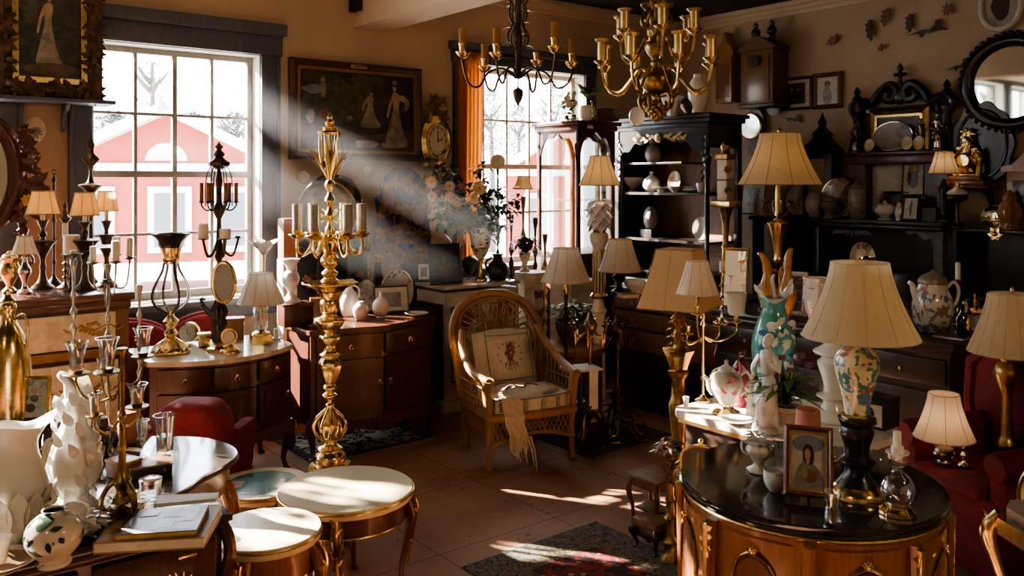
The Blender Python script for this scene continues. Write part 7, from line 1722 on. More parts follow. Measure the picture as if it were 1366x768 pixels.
def figure(name,label,px,by,h,m,a,z,seed,arms=True):
    p=ona(px,by,a); s=p.y/F; t=thing(name,label,'figurine',(p.x,p.y,z),RR); 
    M().lathe(cr([(h*.16*s,0),(h*.15*s,h*.05*s),(h*.1*s,h*.09*s)],2),(0,0,0),16).build('base',m,t)
    b=M().tube(cr([(0,0,h*.07*s),(.0,-.004,h*.25*s),(h*.03*s,0,h*.45*s),(0,0,h*.62*s),(0,0,h*.76*s),(0,0,h*.82*s)],4),[q[0]*s*h for q in cr([(.13,),(.11,),(.085,),(.075,),(.085,),(.03,)],4)],12)
    b.ell((0,-.003,h*.89*s),(h*.05*s,h*.055*s,h*.068*s),14,10); b.ell((0,h*.035*s,h*.925*s),(h*.052*s,h*.045*s,h*.05*s),10,7,.1,seed); b.ell((0,-h*.06*s,h*.885*s),(h*.01*s,h*.014*s,h*.018*s),6,5); b.ell((0,-h*.045*s,h*.85*s),(h*.022*s,h*.014*s,h*.016*s),8,5)
    for sx in (-1,1): b.tube(cr([(sx*h*.08*s,0,h*.75*s),(sx*h*.15*s,-h*.03*s,h*.62*s),(sx*h*.09*s,-h*.1*s,h*(.55 if sx<0 else .72)*s)],4),[q[0]*s*h for q in cr([(.034,),(.026,),(.02,)],4)],8)
    b.build('body',m,t)
    q=M(); rnd=random.Random(seed)
    for k in range(40): a_=rnd.uniform(0,6.28); zz=rnd.uniform(.1,.74)*h*s; q.leaf((h*.09*s*math.cos(a_),h*.09*s*math.sin(a_),zz),(math.cos(a_)*.55+.5*math.sin(a_),math.sin(a_)*.55-.5*math.cos(a_),rnd.choice((-1,-1,.6))),h*.13*s,h*.04*s,.15,(math.cos(a_),math.sin(a_),0),3)
    q.build('drapery',m,t); return t
figure('figurine','pewter figure with flowers at the left end of the overmantel shelf',1141,199,40,pewter,.2,ZO,1)
figure('figurine','pale silver lady figure at the right end of the overmantel shelf',1250,197,52,silver,.2,ZO,2)
figure('figurine','small pewter figure holding a dial in front of the overmantel picture',1228,197,44,pewter,.24,ZO,3)
for px,r,lab in ((1160,7,'tiny round silver clock at the left of the painted oval tray'),(1210,8,'tiny oval silver frame at the right of the painted oval tray'),(1226,8,'tiny oval silver frame at the feet of the small pewter figure')):
    p=ona(px,197,.29); plate('miniature',lab,(p.x,p.y,ZO),r*p.y/F,RR,.2,dialm,silver,cat='frame',sq=1.2)
t=Th('carved_finial','black carved finial post left of the overmantel picture','carving',1147,198,Y=ona(1147,198,.1).y); t.root.location.z=ZO; t.lathe('post',ebony,[(6,198),(6,194),(3,188),(5,170),(3,160),(6,150),(3,144),(4,138),(.1,128)],14,k=2)
t=Th('carved_finial','black carved finial post right of the overmantel picture','carving',1262,196,Y=ona(1256,198,.1).y); t.root.location.z=ZO; t.px=1262; t.lathe('post',ebony,[(6,196),(6,192),(3,186),(6,165),(3,150),(7,138),(3,128),(5,120),(2,114),(.1,105)],14,k=2)
# ================================================================ dark desk and chest goods
ZD=.982
t=Th('gilt_tower','slim cream and gilt painted tower on the dark chest of drawers','ornament',968,396,z=1.002); S=t.s
M().lathe(cr([(11*S,0),(11*S,6*S),(5*S,12*S),(4*S,60*S),(6*S,66*S),(4*S,72*S),(5*S,100*S),(9*S,116*S),(12*S,121*S)],3),(0,0,0),16).build('lower_shaft',oldbrass,t.root); M().box((0,0,124*S),(32*S,26*S,8*S),RR,.008).build('capital',gilt,t.root); 
for z,hh in ((142,26),(170,26)): 
    o=M().box((0,0,z*S),(16*S,16*S,hh*S),RR,.004).build('painted_block',cream_p,t.root); q=M()
    for k in range(8): q.leaf((-9*S*math.cos(RR+PI/2)*0-.0,-12.2*S,z*S),(math.cos(k*.8),-.1,math.sin(k*.8)),6*S,1.8*S,0,(0,-1,0),3)
    q.build('painted_flower',oldbrass,o)
M().box((0,0,187*S),(20*S,20*S,7*S),RR,.006).build('top_moulding',oldbrass,t.root); M().lathe(cr([(8*S,190*S),(5*S,196*S),(7*S,202*S),(0,210*S)],2),(0,0,0),14).build('finial',oldbrass,t.root)
q=M()
for k in range(20): q.leaf((5*S*math.cos(k*2.4),5*S*math.sin(k*2.4),(30+k*2.4)*S),(math.cos(k*2.4),math.sin(k*2.4),.8),11*S,3*S,.8,(0,0,1),3)
q.build('gilt_leaves',gilt,t.root)
# large lamp
t=Th('table_lamp','big lit lamp with wide amber bell shade and brass stem in front of the mantelpiece','lamp',1038,416,z=ZD)
t.lathe('base',ebony,[(26,416),(26,410),(12,402),(9,380),(10,360),(20,352),(21,348),(6,346)],28,k=1); t.lathe('stem',brass,[(6,347),(5,340),(8,318),(14,300),(15,297),(9,294),(4,290),(4,262),(3,246)],22,k=2)
for a in (0,1.57,3.14,4.71): t.arm('horse_arm',bronze,a,[(4,290),(12,284),(16,276),(20,282),(18,270),(12,268)],2)
t.shade(1040,178,246,26,54,shadeb,1.45,10,lit=8)
M().lathe(cr([(2.4*t.s,0),(3*t.s,4*t.s),(0,9*t.s)],2),t.q((1040,178)),12).build('finial',brass,t.root)
t=Th('floral_pitcher','big white pitcher with painted flowers and domed lid on the dark cabinet','pitcher',1244,441,z=ZD)
t.lathe('body',floral('pitcher glaze',(.72,.69,.6),[(.2,.26,.12),(.12,.2,.34),(.4,.16,.16)],15,.15,.6),[(17,441),(18,438),(24,428),(26,412),(24,397),(19,384),(17,377)],36,k=3)
t.lathe('lid',mat('taupe lid',(.36,.3,.22),.3,.2),[(18,378),(18.5,375),(14,368),(6,364),(2,361),(.1,359)],30,k=2); t.tube('spout',porc,[(1224,398),(1219,388),(1217,380),(1212,376)],[6,4.5,3.6,2.6]); t.tube('handle',porc,[(1263,384,0),(1272,376),(1279,386),(1276,402),(1267,412)],2.2)
p=onpt(1197,430,ZD); plate('hand_mirror','oval gilt hand mirror leaning behind the floral pitcher',(p.x-.1,p.y+.3,ZD+.28),17*p.y/F,RR+.7,.2,mirrorm,oldbrass,cat='mirror',sq=1.35)
t=Th('mirror_rest','dark carved wooden stand holding the oval gilt hand mirror','stand',1200,418,Y=p.y+.33); t.root.location.z=ZD; t.by=HY+(H-ZD)*F/t.Y; S=t.s; M().box((0,0,.14),(.16,.12,.28),RR,.01).build('body',darkwood,t.root); M().box((0,0,.01),(.2,.16,.02),RR,.005).build('foot',darkwood,t.root)
t=Th('brass_pot','dull brass pot with shiny knob left of the floral pitcher','pot',1203,447,z=ZD); t.lathe('body',oldbrass,[(8,447),(12,440),(14,428),(11,416),(6,410),(8,404),(4,400),(.1,396)],22,k=2)
t=Th('glass_ball','clear glass ball right of the floral pitcher','ball',1276,436,z=ZD); M().ell((0,0,10*t.s),(10*t.s,)*3,24,14).build('ball',cgl,t.root); t.lathe('ring',silver,[(5,436),(5.5,434),(4,433)],20)
t=Th('thin_book','thin dark book lying in front of the glass ball','book',1270,451,z=ZD); S=t.s; M().box((0,0,2*S),(40*S,24*S,3*S),RR).build('pages',paperm,t.root); M().box((0,0,3.8*S),(42*S,26*S,1*S),RR).build('cover',darkwood,t.root)
p=onpt(1303,446,ZD); t=thing('miniature','small oval gilt photo frame with bow leaning on the dark cabinet','frame',(p.x,p.y,ZD),RR+.2); s=p.y/F
b=M().rot((0,0,15*s),rx=-.25,ry=.4); b.torus((0,0,0),10*s,2.6*s,28,7,'Y',1.35); b.build('frame',gilt,t); b=M().rot((0,0,15*s),rx=-.25,ry=.4); b.lathe([(0,0),(9*s,0),(9*s,.003),(0,.003)],(0,0,0),24,axis='Y',sq=1.4); b.build('photograph',art_land,t)
b=M()
for sx in (-1,1): b.leaf((0,-.01,31*s),(sx,-.1,.4),9*s,3*s,.2,(0,-1,0),3)
b.build('bow',gilt,t)
for px,by,top,ch,lab,mm,Yo in ((1296,432,372,22,'slender brass stick with white candle behind the oval gilt frame',brass,0),(1309,436,416,14,'short dark stick with burning-stub candle beside the oval gilt frame',bronze,0),(1330,436,408,0,'short brass stick at the right end of the dark cabinet',oldbrass,0)):
    candlestick('candlestick',lab,'candlestick',px-22 if px>1300 else px-18,by,top,8,4.5,mm,z=ZD,seed=px,candle=(3.2,ch) if ch else None,n=3)
t=Th('glass_bottle','small dark green bottle beside the floral pitcher handle','bottle',1284,441,z=ZD); t.lathe('body',glassy('green glass',(.1,.22,.12),.1,.5),[(7,441),(8,438),(8,424),(3,416),(2.6,408),(3.4,406),(2,406)],22)
t=Th('gilt_spray','gilt metal leaf spray at the right end of the dark cabinet','ornament',1300,432,z=ZD+0); q=M(); S=t.s
for k in range(20): q.leaf((0,0,(4+k*1.6)*S),(math.cos(k*2.4),math.sin(k*2.4),.5),14*S,4*S,.6)
q.tube([(0,0,0),(0,0,40*S)],1.4*S,6); q.build('leaves',gilt,t.root)
# gilt framed mirror etc. left end of desk
p=W(996,428,5.75); p=rm(2.8,2.93,ZD); picture('standing_mirror','gilt framed standing mirror behind the teal vase','mirror',p,RR+.25,.2,.44,.022,gilt,mirrorm,tilt=.1,stand=True)
p=rm(2.72,3.35,ZD); picture('framed_photograph','cream framed photograph leaning behind the tan ewers','photograph',p,RR+.2,.2,.3,.03,cream_p,art_brown,tilt=.15,stand=True)
def ewer(label,px,by,z,m,top,lean,name='ewer'):
    t=Th(name,label,'ewer',px,by,z=z); h=by-top
    t.lathe('body',m,[(9,by),(9,by-3),(5,by-6),(12,by-h*.3),(13,by-h*.42),(8,by-h*.58),(5.5,by-h*.7),(6,by-h*.76)],26,k=3)
    t.tube('spout',m,[(px,by-h*.72),(px+lean*2,by-h*.86),(px+lean*7,by-h*.97),(px+lean*13,top)],[6,5.4,4,1.6],12); t.tube('handle',m,[(px-lean*4,by-h*.74),(px-lean*14,by-h*.72),(px-lean*17,by-h*.5),(px-lean*11,by-h*.34)],1.8); return t
ewt=mat('caramel glaze',(.52,.31,.12),.2,0,(.38,.2,.07),10,coat=.5)
ewer('caramel glazed ewer, left one behind the teal vase, with a curled spout',1024,424,ZD,ewt,338,-1)
ewer('caramel glazed ewer, right one behind the teal vase, with a rounded spout',1050,428,ZD,ewt,332,.6)
t=Th('white_ruffled_vase','white porcelain vase with ruffled relief between the teal vase and the large lamp','vase',1089,436,z=ZD); t.lathe('body',porc,[(11,436),(12,432),(9,426),(14,410),(16,392),(14,378),(17,371),(15,371),(11,384)],32,k=3,fl=7,fa=.07); q=M(); S=t.s
for k in range(26): a=k*2.4; q.leaf((13*S*math.cos(a),13*S*math.sin(a),(10+k*2)*S),(math.cos(a)*.7,math.sin(a)*.7,.9),13*S,4.5*S,.8)
q.build('relief',porc,t.root)
candlestick('candlestick','tall thin silver candlestick with gilt figure beside the caramel ewers','candlestick',963,431,362,12,5,silver,z=1.0 if False else ZD,seed=11,n=3,candle=(3.4,14))
# ================================================================ console goods
ZK=.852
t=Th('teal_vase','large teal ewer-vase with white and blue leaf relief and ruffled neck on the marble console','vase',1032,541,z=ZK)
t.lathe('body',floral('teal glaze',(.12,.42,.4),[(.07,.17,.36)],11,.15,.68,(.1,.36,.36)),[(15,541),(15,537),(12,531),(17,515),(25,490),(29,468),(28,450),(22,430),(16,415),(15,405),(19,396)],44,k=3)
q=M(); S=t.s; n=48; vs=[];fs=[]
for j in range(7):
    u=j/6
    for i in range(n):
        a=2*PI*i/n; r=(18.5+8*u**1.5)*(1+.08*math.sin(4*a)*u); vs.append((r*S*math.cos(a),r*S*math.sin(a),(541-396+u*(6+9*math.cos(2*a)+5*math.sin(4*a)))*S))
for j in range(6):
    for i in range(n): k=(i+1)%n; fs.append((j*n+i,j*n+k,(j+1)*n+k,(j+1)*n+i))
q.add(vs,fs); q.build('ruffled_rim',porc,t.root)
q=M()
for k in range(64):
    a=-1.0+1.25*math.sin(k*2.4); y=428+((k*13)%64)*1.4; r=28*(1-((y-468)/95)**2); q.leaf((r*S*math.cos(a),r*S*math.sin(a),(541-y)*S),(math.cos(a+1.2)*.8,math.sin(a+1.2)*.8,math.sin(k*1.7)),14*S,4.5*S,.3,(math.cos(a),math.sin(a),0),3)
q.build('relief_leaves',porc,t.root)
q=M()
for k in range(16):
    a=-1.2+1.1*math.sin(k*2.4); y=436+((k*7)%16)*4.4; r=28.4*(1-((y-468)/95)**2); q.leaf((r*S*math.cos(a),r*S*math.sin(a),(541-y)*S),(math.cos(a-1.2)*.8,math.sin(a-1.2)*.8,math.sin(k*2.7)),12*S,4.5*S,.2,(math.cos(a),math.sin(a),0),3)
q.build('blue_leaves',mat('blue glaze',(.06,.17,.38),.2,coat=.4),t.root)
for (x0,x1,y1) in ((1018,1012,378),(1046,1054,372),(1034,1030,366)): t.tube('white_flower_stem',porc,[(x0,410),(x0,398),((x0+x1)/2,388),(x1,y1+6),(x1+3,y1)],[3.4,3,2.6,2.6,1.4],8)
t=Th('rosebud_teapot','white teapot with pink roses on a gilt leafy foot at the front of the console','teapot',969,552,z=ZK); S=t.s
t.lathe('foot',gilt,[(17,552),(18,549),(11,545),(8,541),(9,537)],30,k=2,fl=8,fa=.09); t.lathe('body',floral('rose teapot glaze',(.84,.79,.68),[(.62,.18,.25),(.3,.36,.16)],19,.12,.66),[(8,539),(11,534),(20,520),(22,508),(18,499),(12,495),(11,493)],36,k=3)
t.lathe('lid',porc,[(12,494),(10,490),(4,487),(2.4,484),(3,481),(.1,479)],26,k=2); t.tube('spout',porc,[(952,524),(946,516),(944,506),(939,501)],[4.5,3.6,2.6,2]); t.tube('handle',porc,[(986,502),(996,496),(1001,506),(996,520),(988,528)],1.6)
q=M()
for (x,y) in ((968,508),(963,516),(974,518),(972,503)):
    for k in range(7): q.leaf(t.q((x,y,-21.5+abs(x-969)*.3)),(math.cos(k*.9),-.15,math.sin(k*.9)),5*S,2*S,.2,(0,-1,0),3)
q.build('painted_roses',mat('rose paint',(.6,.13,.22),.3),t.root)
t=Th('saucer','plain white saucer in front of the rose teapot','saucer',983,564,z=ZK); t.lathe('dish',porc,[(9,564),(10,563),(21,559.5),(22,558.5),(20,558.8),(9,562),(.1,562)],34,k=2)
t=Th('shot_cup','tiny white cup at the left front corner of the marble console','cup',915,542,z=ZK); t.lathe('body',porc,[(3,542),(3.4,540),(4,530),(4.2,529),(3.6,529),(3,539),(.1,540)],18)
t=Th('brass_candelabrum','slim brass candelabrum with small cream shade and frosted glass cup on the marble console','candelabrum',938,535,z=ZK)
t.lathe('base',brass,[(11,535),(11,533),(5,530),(2.4,526)],26,k=1); t.lathe('pole',brass,[(2,528),(2,507),(3.4,506),(3.4,503),(2,502),(2,436),(4,433),(2.4,428),(4,424),(2,418)],14)
for x,y in ((917,446),(960,436),(930,420),(984,432)):
    o=t.tube('arm',brass,[(938,448),((938+x)/2,456,(x-938)*.1),(x,y+12,(x-938)*.15),(x,y,(x-938)*.15)],1.3); t.lathe('drip_pan',brass,[(1,y+1),(4,y),(8,y-1.5),(7.6,y-2),(1,y-.5)],20,px=x,dy=(x-938)*.15,par=o); t.lathe('candle_cup',brass,[(3,y-1),(3.4,y-10),(4.6,y-12),(3,y-12)],16,px=x,dy=(x-938)*.15,par=o)
t.lathe('candle_sleeve',brass,[(3,410),(3.2,394),(.1,393)],14,px=930,dy=-1.2); t.shade(930,348,391,14,28,shadew,1.15,10,seamw,dy=-1.2)
t.lathe('frosted_cup',shade_mat('frosted opal',(.88,.85,.78),.35),[(9,421),(11,417),(12,404),(13,393),(14.5,391),(12.5,391),(11,404),(9,416),(.1,418)],28,px=984,dy=7,k=1); t.tube('chain',brass,[(955,446,2.5),(956,462,2.5),(953,474,2.5)],.5,5)
t=figure('figurine','crimson-robed lady figurine behind the rose teapot',985,520,74,mat('crimson glaze',(.16,.02,.035),.25,0,(.09,.01,.02),12,coat=.4),4.4,ZK,5); p=onpt(990,541,ZK); t.location=(p.x,p.y,ZK)
t=Th('porcelain_basket','cream openwork porcelain basket beside the crimson figurine','basket',962,531,z=ZK); t.lathe('body',cream_p,[(9,531),(10,527),(12,512),(15,500),(13,500),(10,512),(.1,526)],24,k=1,fl=8,fa=.06); t.tube('handle',cream_p,[(949,501),(952,494),(962,490),(972,494),(975,501)],1.3)
f=figure('figurine','tall white porcelain figure group with drapery in front of the teal vase',1026,575,118,porc,4.4,ZK,7); p=onpt(1024,574,ZK); f.location=(p.x,p.y,ZK)
f2=figure('figurine','second white porcelain figure leaning behind the tall white group',1040,560,92,porc,4.4,ZK,9); p=onpt(1003,556,ZK); f2.location=(p.x,p.y,ZK); f2.scale=(.62,.62,.62)
t=Th('potted_plant','leafy plant with mauve flowers in a white pot on the marble console','plant',1050,574,z=ZK); S=t.s
t.lathe('pot',mat('cream clay pot',(.66,.58,.46),.6),[(12,574),(13,571),(16,548),(18,546),(18,541),(16,541),(14,550)],28,k=1); t.lathe('soil',inkm,[(15.5,545),(.1,544)],20)
q=M(); rnd=random.Random(17)
for k in range(46): a=rnd.uniform(0,6.28); u=rnd.uniform(.1,1.2); q.leaf((rnd.uniform(-5,5)*S,rnd.uniform(-5,5)*S,(34+rnd.uniform(0,38))*S),(math.cos(a),math.sin(a),u),rnd.uniform(30,50)*S,rnd.uniform(5,8)*S,.55)
q.build('foliage',mat('plant leaf',(.12,.25,.08),.4,0,(.06,.14,.045),9),t.root)
q=M()
for k in range(9): a=rnd.uniform(0,6.28); q.leaf((0,0,62*S),(math.cos(a)*.7,math.sin(a)*.7,1),22*S,5*S,.3)
q.build('young_leaves',mat('bright leaf',(.25,.42,.08),.4),t.root)
for (x,y,dy) in ((1042,476,-4),(1060,480,-8),(1078,486,0),(1050,490,-14),(1070,474,4),(1034,498,-8)):
    o=t.tube('flower_stem',stemm,[(1050,540),((1050+x)/2,510,dy*.4),(x,y,dy)],.7,5); m=M(); c=Vector(t.q((x,y,dy)))
    for k in range(16): a=k*2.4; m.leaf(c,(math.cos(a),math.sin(a)-.3,.9-.08*k),7*S,2.6*S,.4)
    m.build('flower',mat('mauve petals',(.5,.24,.42),.6,0,(.34,.13,.27),40),o)
t=Th('baluster_candlestick','thick white turned baluster candlestick behind the potted plant','candlestick',1111,560,z=ZK)
t.lathe('body',porc,[(24,560),(24,555),(18,548),(14,540),(12,534),(20,529),(21,526),(12,522),(13,508),(18,492),(20,482),(14,476),(24,471),(25,467),(16,462),(10,456),(12,448),(18,446),(12,444)],32,k=2)
t=Th('pink_vase','plain pink cylinder vase behind the framed portrait','vase',1078,598,z=ZK); t.lathe('body',mat('rose pink glaze',(.58,.25,.2),.3,0,(.5,.2,.16),8),[(15,598),(16,595),(16.5,560),(15.5,548),(16,545),(15,545),(14.5,560),(14,592),(.1,594)],30,k=1)
t=Th('lacquer_box','black lacquer box with portrait print on its side at the end of the console','box',1165,566,z=ZK); S=t.s
M().box((0,0,18*S),(52*S,40*S,36*S),RR,.004).build('body',ebony,t.root); M().box((0,0,38*S),(54*S,42*S,4*S),RR,.004).build('lid',ebony,t.root)
q=M().rot((0,0,0),rz=RR); q.box((6*S,-20.6*S,18*S),(34*S,1*S,28*S)); q.build('print',paperm,t.root); q=M().rot(rz=RR); q.prism(blob(6*S,20*S,7*S,9*S),-21.2*S,-21.4*S,'xz').prism(blob(6*S,9*S,11*S,5*S),-21.2*S,-21.4*S,'xz'); q.build('printed_portrait',hairp,t.root)
t=Th('gold_ring_dish','gilt openwork ring box between portrait and black pedestal','box',1108,618,Y=3.36) if False else None
# ================================================================ drum cabinet goods
ZR=.902
t=Th('porcelain_urn','small cream rococo urn with flower lid on the black marble top','urn',1012,628,z=ZR)
t.lathe('body',mat('cream porcelain',(.74,.68,.55),.15,0,(.66,.6,.47),9,coat=.4),[(15,628),(15,625),(8,621),(7,616),(14,606),(16,599),(13,593),(15,589),(14,587)],30,k=3,fl=7,fa=.05)
q=M(); S=t.s
for k in range(24): a=k*2.4; q.leaf((8*S*math.cos(a),8*S*math.sin(a),(38+k*.5)*S),(math.cos(a),math.sin(a),.7),11*S,4.5*S,.7)
q.build('flower_lid',mat('cream porcelain',(.74,.68,.55)),t.root)
for sx in (-1,1): t.tube('handle',porc,[(1012+sx*14,592),(1012+sx*22,588),(1012+sx*22,600),(1012+sx*14,606)],1.6)
t=Th('grey_cup','tall pale grey cup behind the framed portrait','cup',1049,630,z=ZR); t.lathe('body',mat('pale blue grey glaze',(.5,.52,.53),.2,coat=.3),[(12,630),(13,627),(14,610),(18,596),(17,595),(13,610),(.1,624)],28,k=1); t.lathe('saucer',mat('pale blue grey glaze',(.5,.52,.53)),[(8,631),(18,628),(19,626),(8,629)],28)
t=Th('sugar_bowl','round white bowl with small flower sprigs in front of the grey cup','bowl',1034,655,z=ZR); t.lathe('body',floral('sprig bowl glaze',(.72,.7,.64),[(.2,.24,.2),(.35,.2,.2)],30,.15,.68),[(7,655),(9,653),(14,645),(15.5,635),(14.5,629),(15,627),(13.6,627),(13,636),(.1,650)],32,k=2)
p=onpt(1078,668,ZR); picture('framed_portrait','brown framed portrait of a dark-haired woman tilted on the black marble top','portrait',(p.x,p.y,ZR+.012),-.35,.148,.215,.02,mat('polished brown frame',(.2,.065,.03),.25,0,(.12,.035,.016),20,coat=.4),art_light,tilt=.28,fd=.02,stand=True,inner=gilt,
 figs=[(bluep,blob(.5,.8,.45,.15)),(robep,cr([(.15,0),(.2,.35),(.4,.5),(.6,.48),(.85,.3),(.9,0)],3,True)),(hairp,cr([(.36,.52),(.35,.68),(.42,.78),(.54,.79),(.64,.7),(.66,.52),(.58,.44),(.44,.46)],3,True)),(skinp,blob(.48,.62,.085,.095)),(skinp,blob(.49,.5,.05,.06)),(ob,blob(.55,.25,.2,.12)),(skinp,blob(.4,.3,.08,.1))])
t=Th('porcelain_lamp','large lamp with green-leaf porcelain body and cream bell shade on the black marble top','lamp',1143,660,z=ZR)
t.lathe('pedestal_foot',gilt,[(36,660),(36,655),(33,650),(27,645)],40,k=1); t.lathe('pedestal',ebony,[(37,662),(30,652),(26,644),(17,632),(14,622),(22,616),(23,612),(16,606),(17,592),(22,576),(20,568),(23,562),(24,556),(10,553)],36,k=2)
t.lathe('gilt_collar',gilt,[(20,556),(21,553),(17,550)],32); t.lathe('porcelain_body',floral('lamp porcelain',(.8,.72,.48),[(.42,.16,.1),(.12,.24,.4),(.1,.26,.15)],20,.12,.585),[(15,552),(16,549),(17,536),(22,515),(28,495),(29,483),(26,472),(19,464),(14,459),(13,455),(15,452),(10,451)],44,k=3)
t.lathe('neck_ring',gilt,[(4,452),(4,446),(3,440)],16); t.shade(1147,350,449,37,75,shadec,1.4,12,seamw,n=60)
M().lathe(cr([(2*t.s,0),(2.6*t.s,3*t.s),(0,6*t.s)],2),t.q((1147,349)),12).build('finial',gilt,t.root)
t=Th('glass_decanter','round cut-glass bottle holding a white candle on the black marble top','bottle',1197,684,z=ZR)
t.lathe('foot',gilt,[(23,684),(23,680),(20,678),(17,674),(14,673)],32,k=1,fl=10,fa=.05); t.lathe('glass_body',glassy('cut glass',(.93,.95,.96),.22,.75,.05),[(12,674),(18,668),(22.5,656),(22,646),(16,635),(8,629),(7,623),(12,618),(8,614),(9,608),(10,606)],32,k=2); t.lathe('candle_pan',porc,[(6,607),(15,604),(15.5,602),(6,604)],26)
t.lathe('candle',waxm,[(8,604),(8,595),(5.5,594),(5,575),(.1,574)],20); t.tube('wick',inkm,[(1198,574),(1199,563)],.35,5,0)
t=Th('glass_tumbler','small clear waisted glass in front of the black lamp pedestal','glass',1110,697,z=ZR) ; t.lathe('glass',cgl,[(11,697),(12,695),(9,678),(9,672),(13,655),(12.4,655),(8.4,672),(8.4,678),(10,693),(.1,694)],28)
t=Th('round_box','glossy dark grey round box right of the black lamp pedestal','box',1168,636,z=ZR); S=t.s; M().ell((0,0,18*S),(19*S,17*S,18*S),24,14).build('body',mat('smoky grey glaze',(.1,.1,.1),.1,0,(.22,.21,.2),7,coat=.5),t.root); M().lathe([(8*S,0),(8*S,2*S),(6*S,3*S)],(0,0,0),20).build('foot',ebony,t.root)
t=Th('gilt_box','gilt openwork box with scroll lid left of the black lamp pedestal','box',1108,636,z=ZR); t.lathe('body',oldbrass,[(17,636),(18,632),(17,620),(16,614)],30,k=1,fl=12,fa=.04); q=M(); S=t.s
for k in range(4): q.torus((7*S*math.cos(k*1.6),7*S*math.sin(k*1.6),25*S),5*S,1.3*S,16,6)
q.build('lid_scrolls',gilt,t.root)
# ================================================================ armchair lamps
ZA2=.472
t=Th('table_lamp','small lit lamp with pinkish bell shade and silver ball base on the armchair','lamp',1259,617,z=ZA2)
t.lathe('base',pewter,[(10,617),(11,615),(9,612),(13,606),(14,600),(10,593),(5,589),(4,584)],28,k=2); t.shade(1259,525,583,19,38,shade_mat('pink white silk',(.9,.8,.72),.45),1.4,8,seamw,lit=1.6,col=(1,.55,.35))
t=Th('silver_stick','little ornate silver candlestick beside the small lit lamp on the armchair','candlestick',1286,620,z=ZA2); t.lathe('body',silver,[(10,620),(10,618),(4,615),(3,610),(6,606),(3,602),(6,597),(5,592),(2,590)],18,k=2)
t=Th('brass_lamp','tall brass baluster lamp with wide pleated cream shade at the right edge','lamp',1343,612,z=ZA2)
t.lathe('base',oldbrass,[(17,612),(17,608),(13,603),(11,599),(14,594),(13,590)],28,k=3); t.lathe('stem',mat('satin antique brass',(.55,.38,.17),.35,1,(.4,.27,.11),14),[(13,590),(9,582),(7.5,560),(7,540),(8,520),(14,504),(16,496),(13,487),(7,482),(8,478),(4,474),(3,466)],28,k=3); t.shade(1350,392,470,29,54,shadec,1.35,18,seamw)
M().lathe(cr([(2*t.s,0),(2.6*t.s,5*t.s),(0,9*t.s)],2),t.q((1350,391)),12).build('finial',brass,t.root)
# big floor lamp with square panelled shade, gilt carved column
t=Th('floor_lamp','gilt floor lamp with large cream square panelled shade left of the brass candelabrum','lamp',905,HY+F*H/4.9,Y=4.9); t.root.location.z=0; b=t.by
t.lathe('base',oldbrass,[(22,b),(22,b-5),(12,b-12),(8,b-24),(10,b-60),(7,600),(11,560),(13,540),(9,530),(9,505),(14,498),(14,494)],24,k=1); t.lathe('capital',gilt,[(10,496),(13,486),(17,474),(20,468),(20,465),(8,463)],24,k=2,fl=8,fa=.06); t.lathe('upper_stem',oldbrass,[(8,464),(6,456),(9,448),(5,440),(8,430),(10,424),(5,418),(3,408)],18,k=2)
q=M(); S=t.s
for k in range(30): a=k*2.4; q.leaf((6*S*math.cos(a),6*S*math.sin(a),(b-(462-k*1.4))*S),(math.cos(a),math.sin(a),.6),9*S,4*S,.8)
q.build('gilt_leaves',gilt,t.root)
t.shade(907,332,409,34,62,shade_mat('tan linen',(.8,.62,.38),.4),1.15,4,seamm,n=4); t.root.rotation_euler.z=.25
t=Th('gilt_column','carved gilt column with silvered flower top between side table and drum cabinet','column stand',894,748,z=0); t.root.name='pedestal_torch'
t.lathe('base',oldbrass,[(15,748),(15,744),(10,738),(8,730),(10,722),(6,716),(5,700),(6,692),(9,690),(6,686),(5,670),(7,666),(5,660),(5,650)],8,k=1); q=M(); S=t.s
for k in range(20): a=k*2.4; q.leaf((5*S*math.cos(a),5*S*math.sin(a),(100+k*2.2)*S),(math.cos(a)*.6,math.sin(a)*.6,.9),18*S,5*S,.7)
q.tube([(0,0,98*S),(0,0,150*S)],5*S,10); q.build('carved_shaft',oldbrass,t.root); q=M()
for k in range(16): a=k*2.4; q.leaf((3*S*math.cos(a),3*S*math.sin(a),(142+k*1.6)*S),(math.cos(a)*.9,math.sin(a)*.9,.8-.06*k),22*S,5*S,.7)
q.build('silvered_flower',silver,t.root)
p=W(935,640,3.68); t=thing('fire_screen','small black arched screen with gilt knob between console and drum cabinet','screen',(p.x,p.y,0),-.3); zt=W(935,592,3.68).z
M().prism([(-.085,.0),(.085,.0),(.085,zt-.06)]+[(.085*math.cos(a),zt-.06+.055*math.sin(a)) for a in [PI*k/12 for k in range(1,12)]]+[(-.085,zt-.06)],-.012,.012,'xz').build('panel',ebony,t); M().ell((0,0,zt+.008),(.014,.014,.016),10,7).build('knob',gilt,t); M().tube([(-.085,-.014,.02),(-.085,-.014,zt-.06)]+[(.085*math.cos(a),-.014,zt-.06+.055*math.sin(a)) for a in [PI-PI*k/10 for k in range(1,10)]]+[(.085,-.014,zt-.06),(.085,-.014,.02)],.005,6).build('gilt_edge',gilt,t)
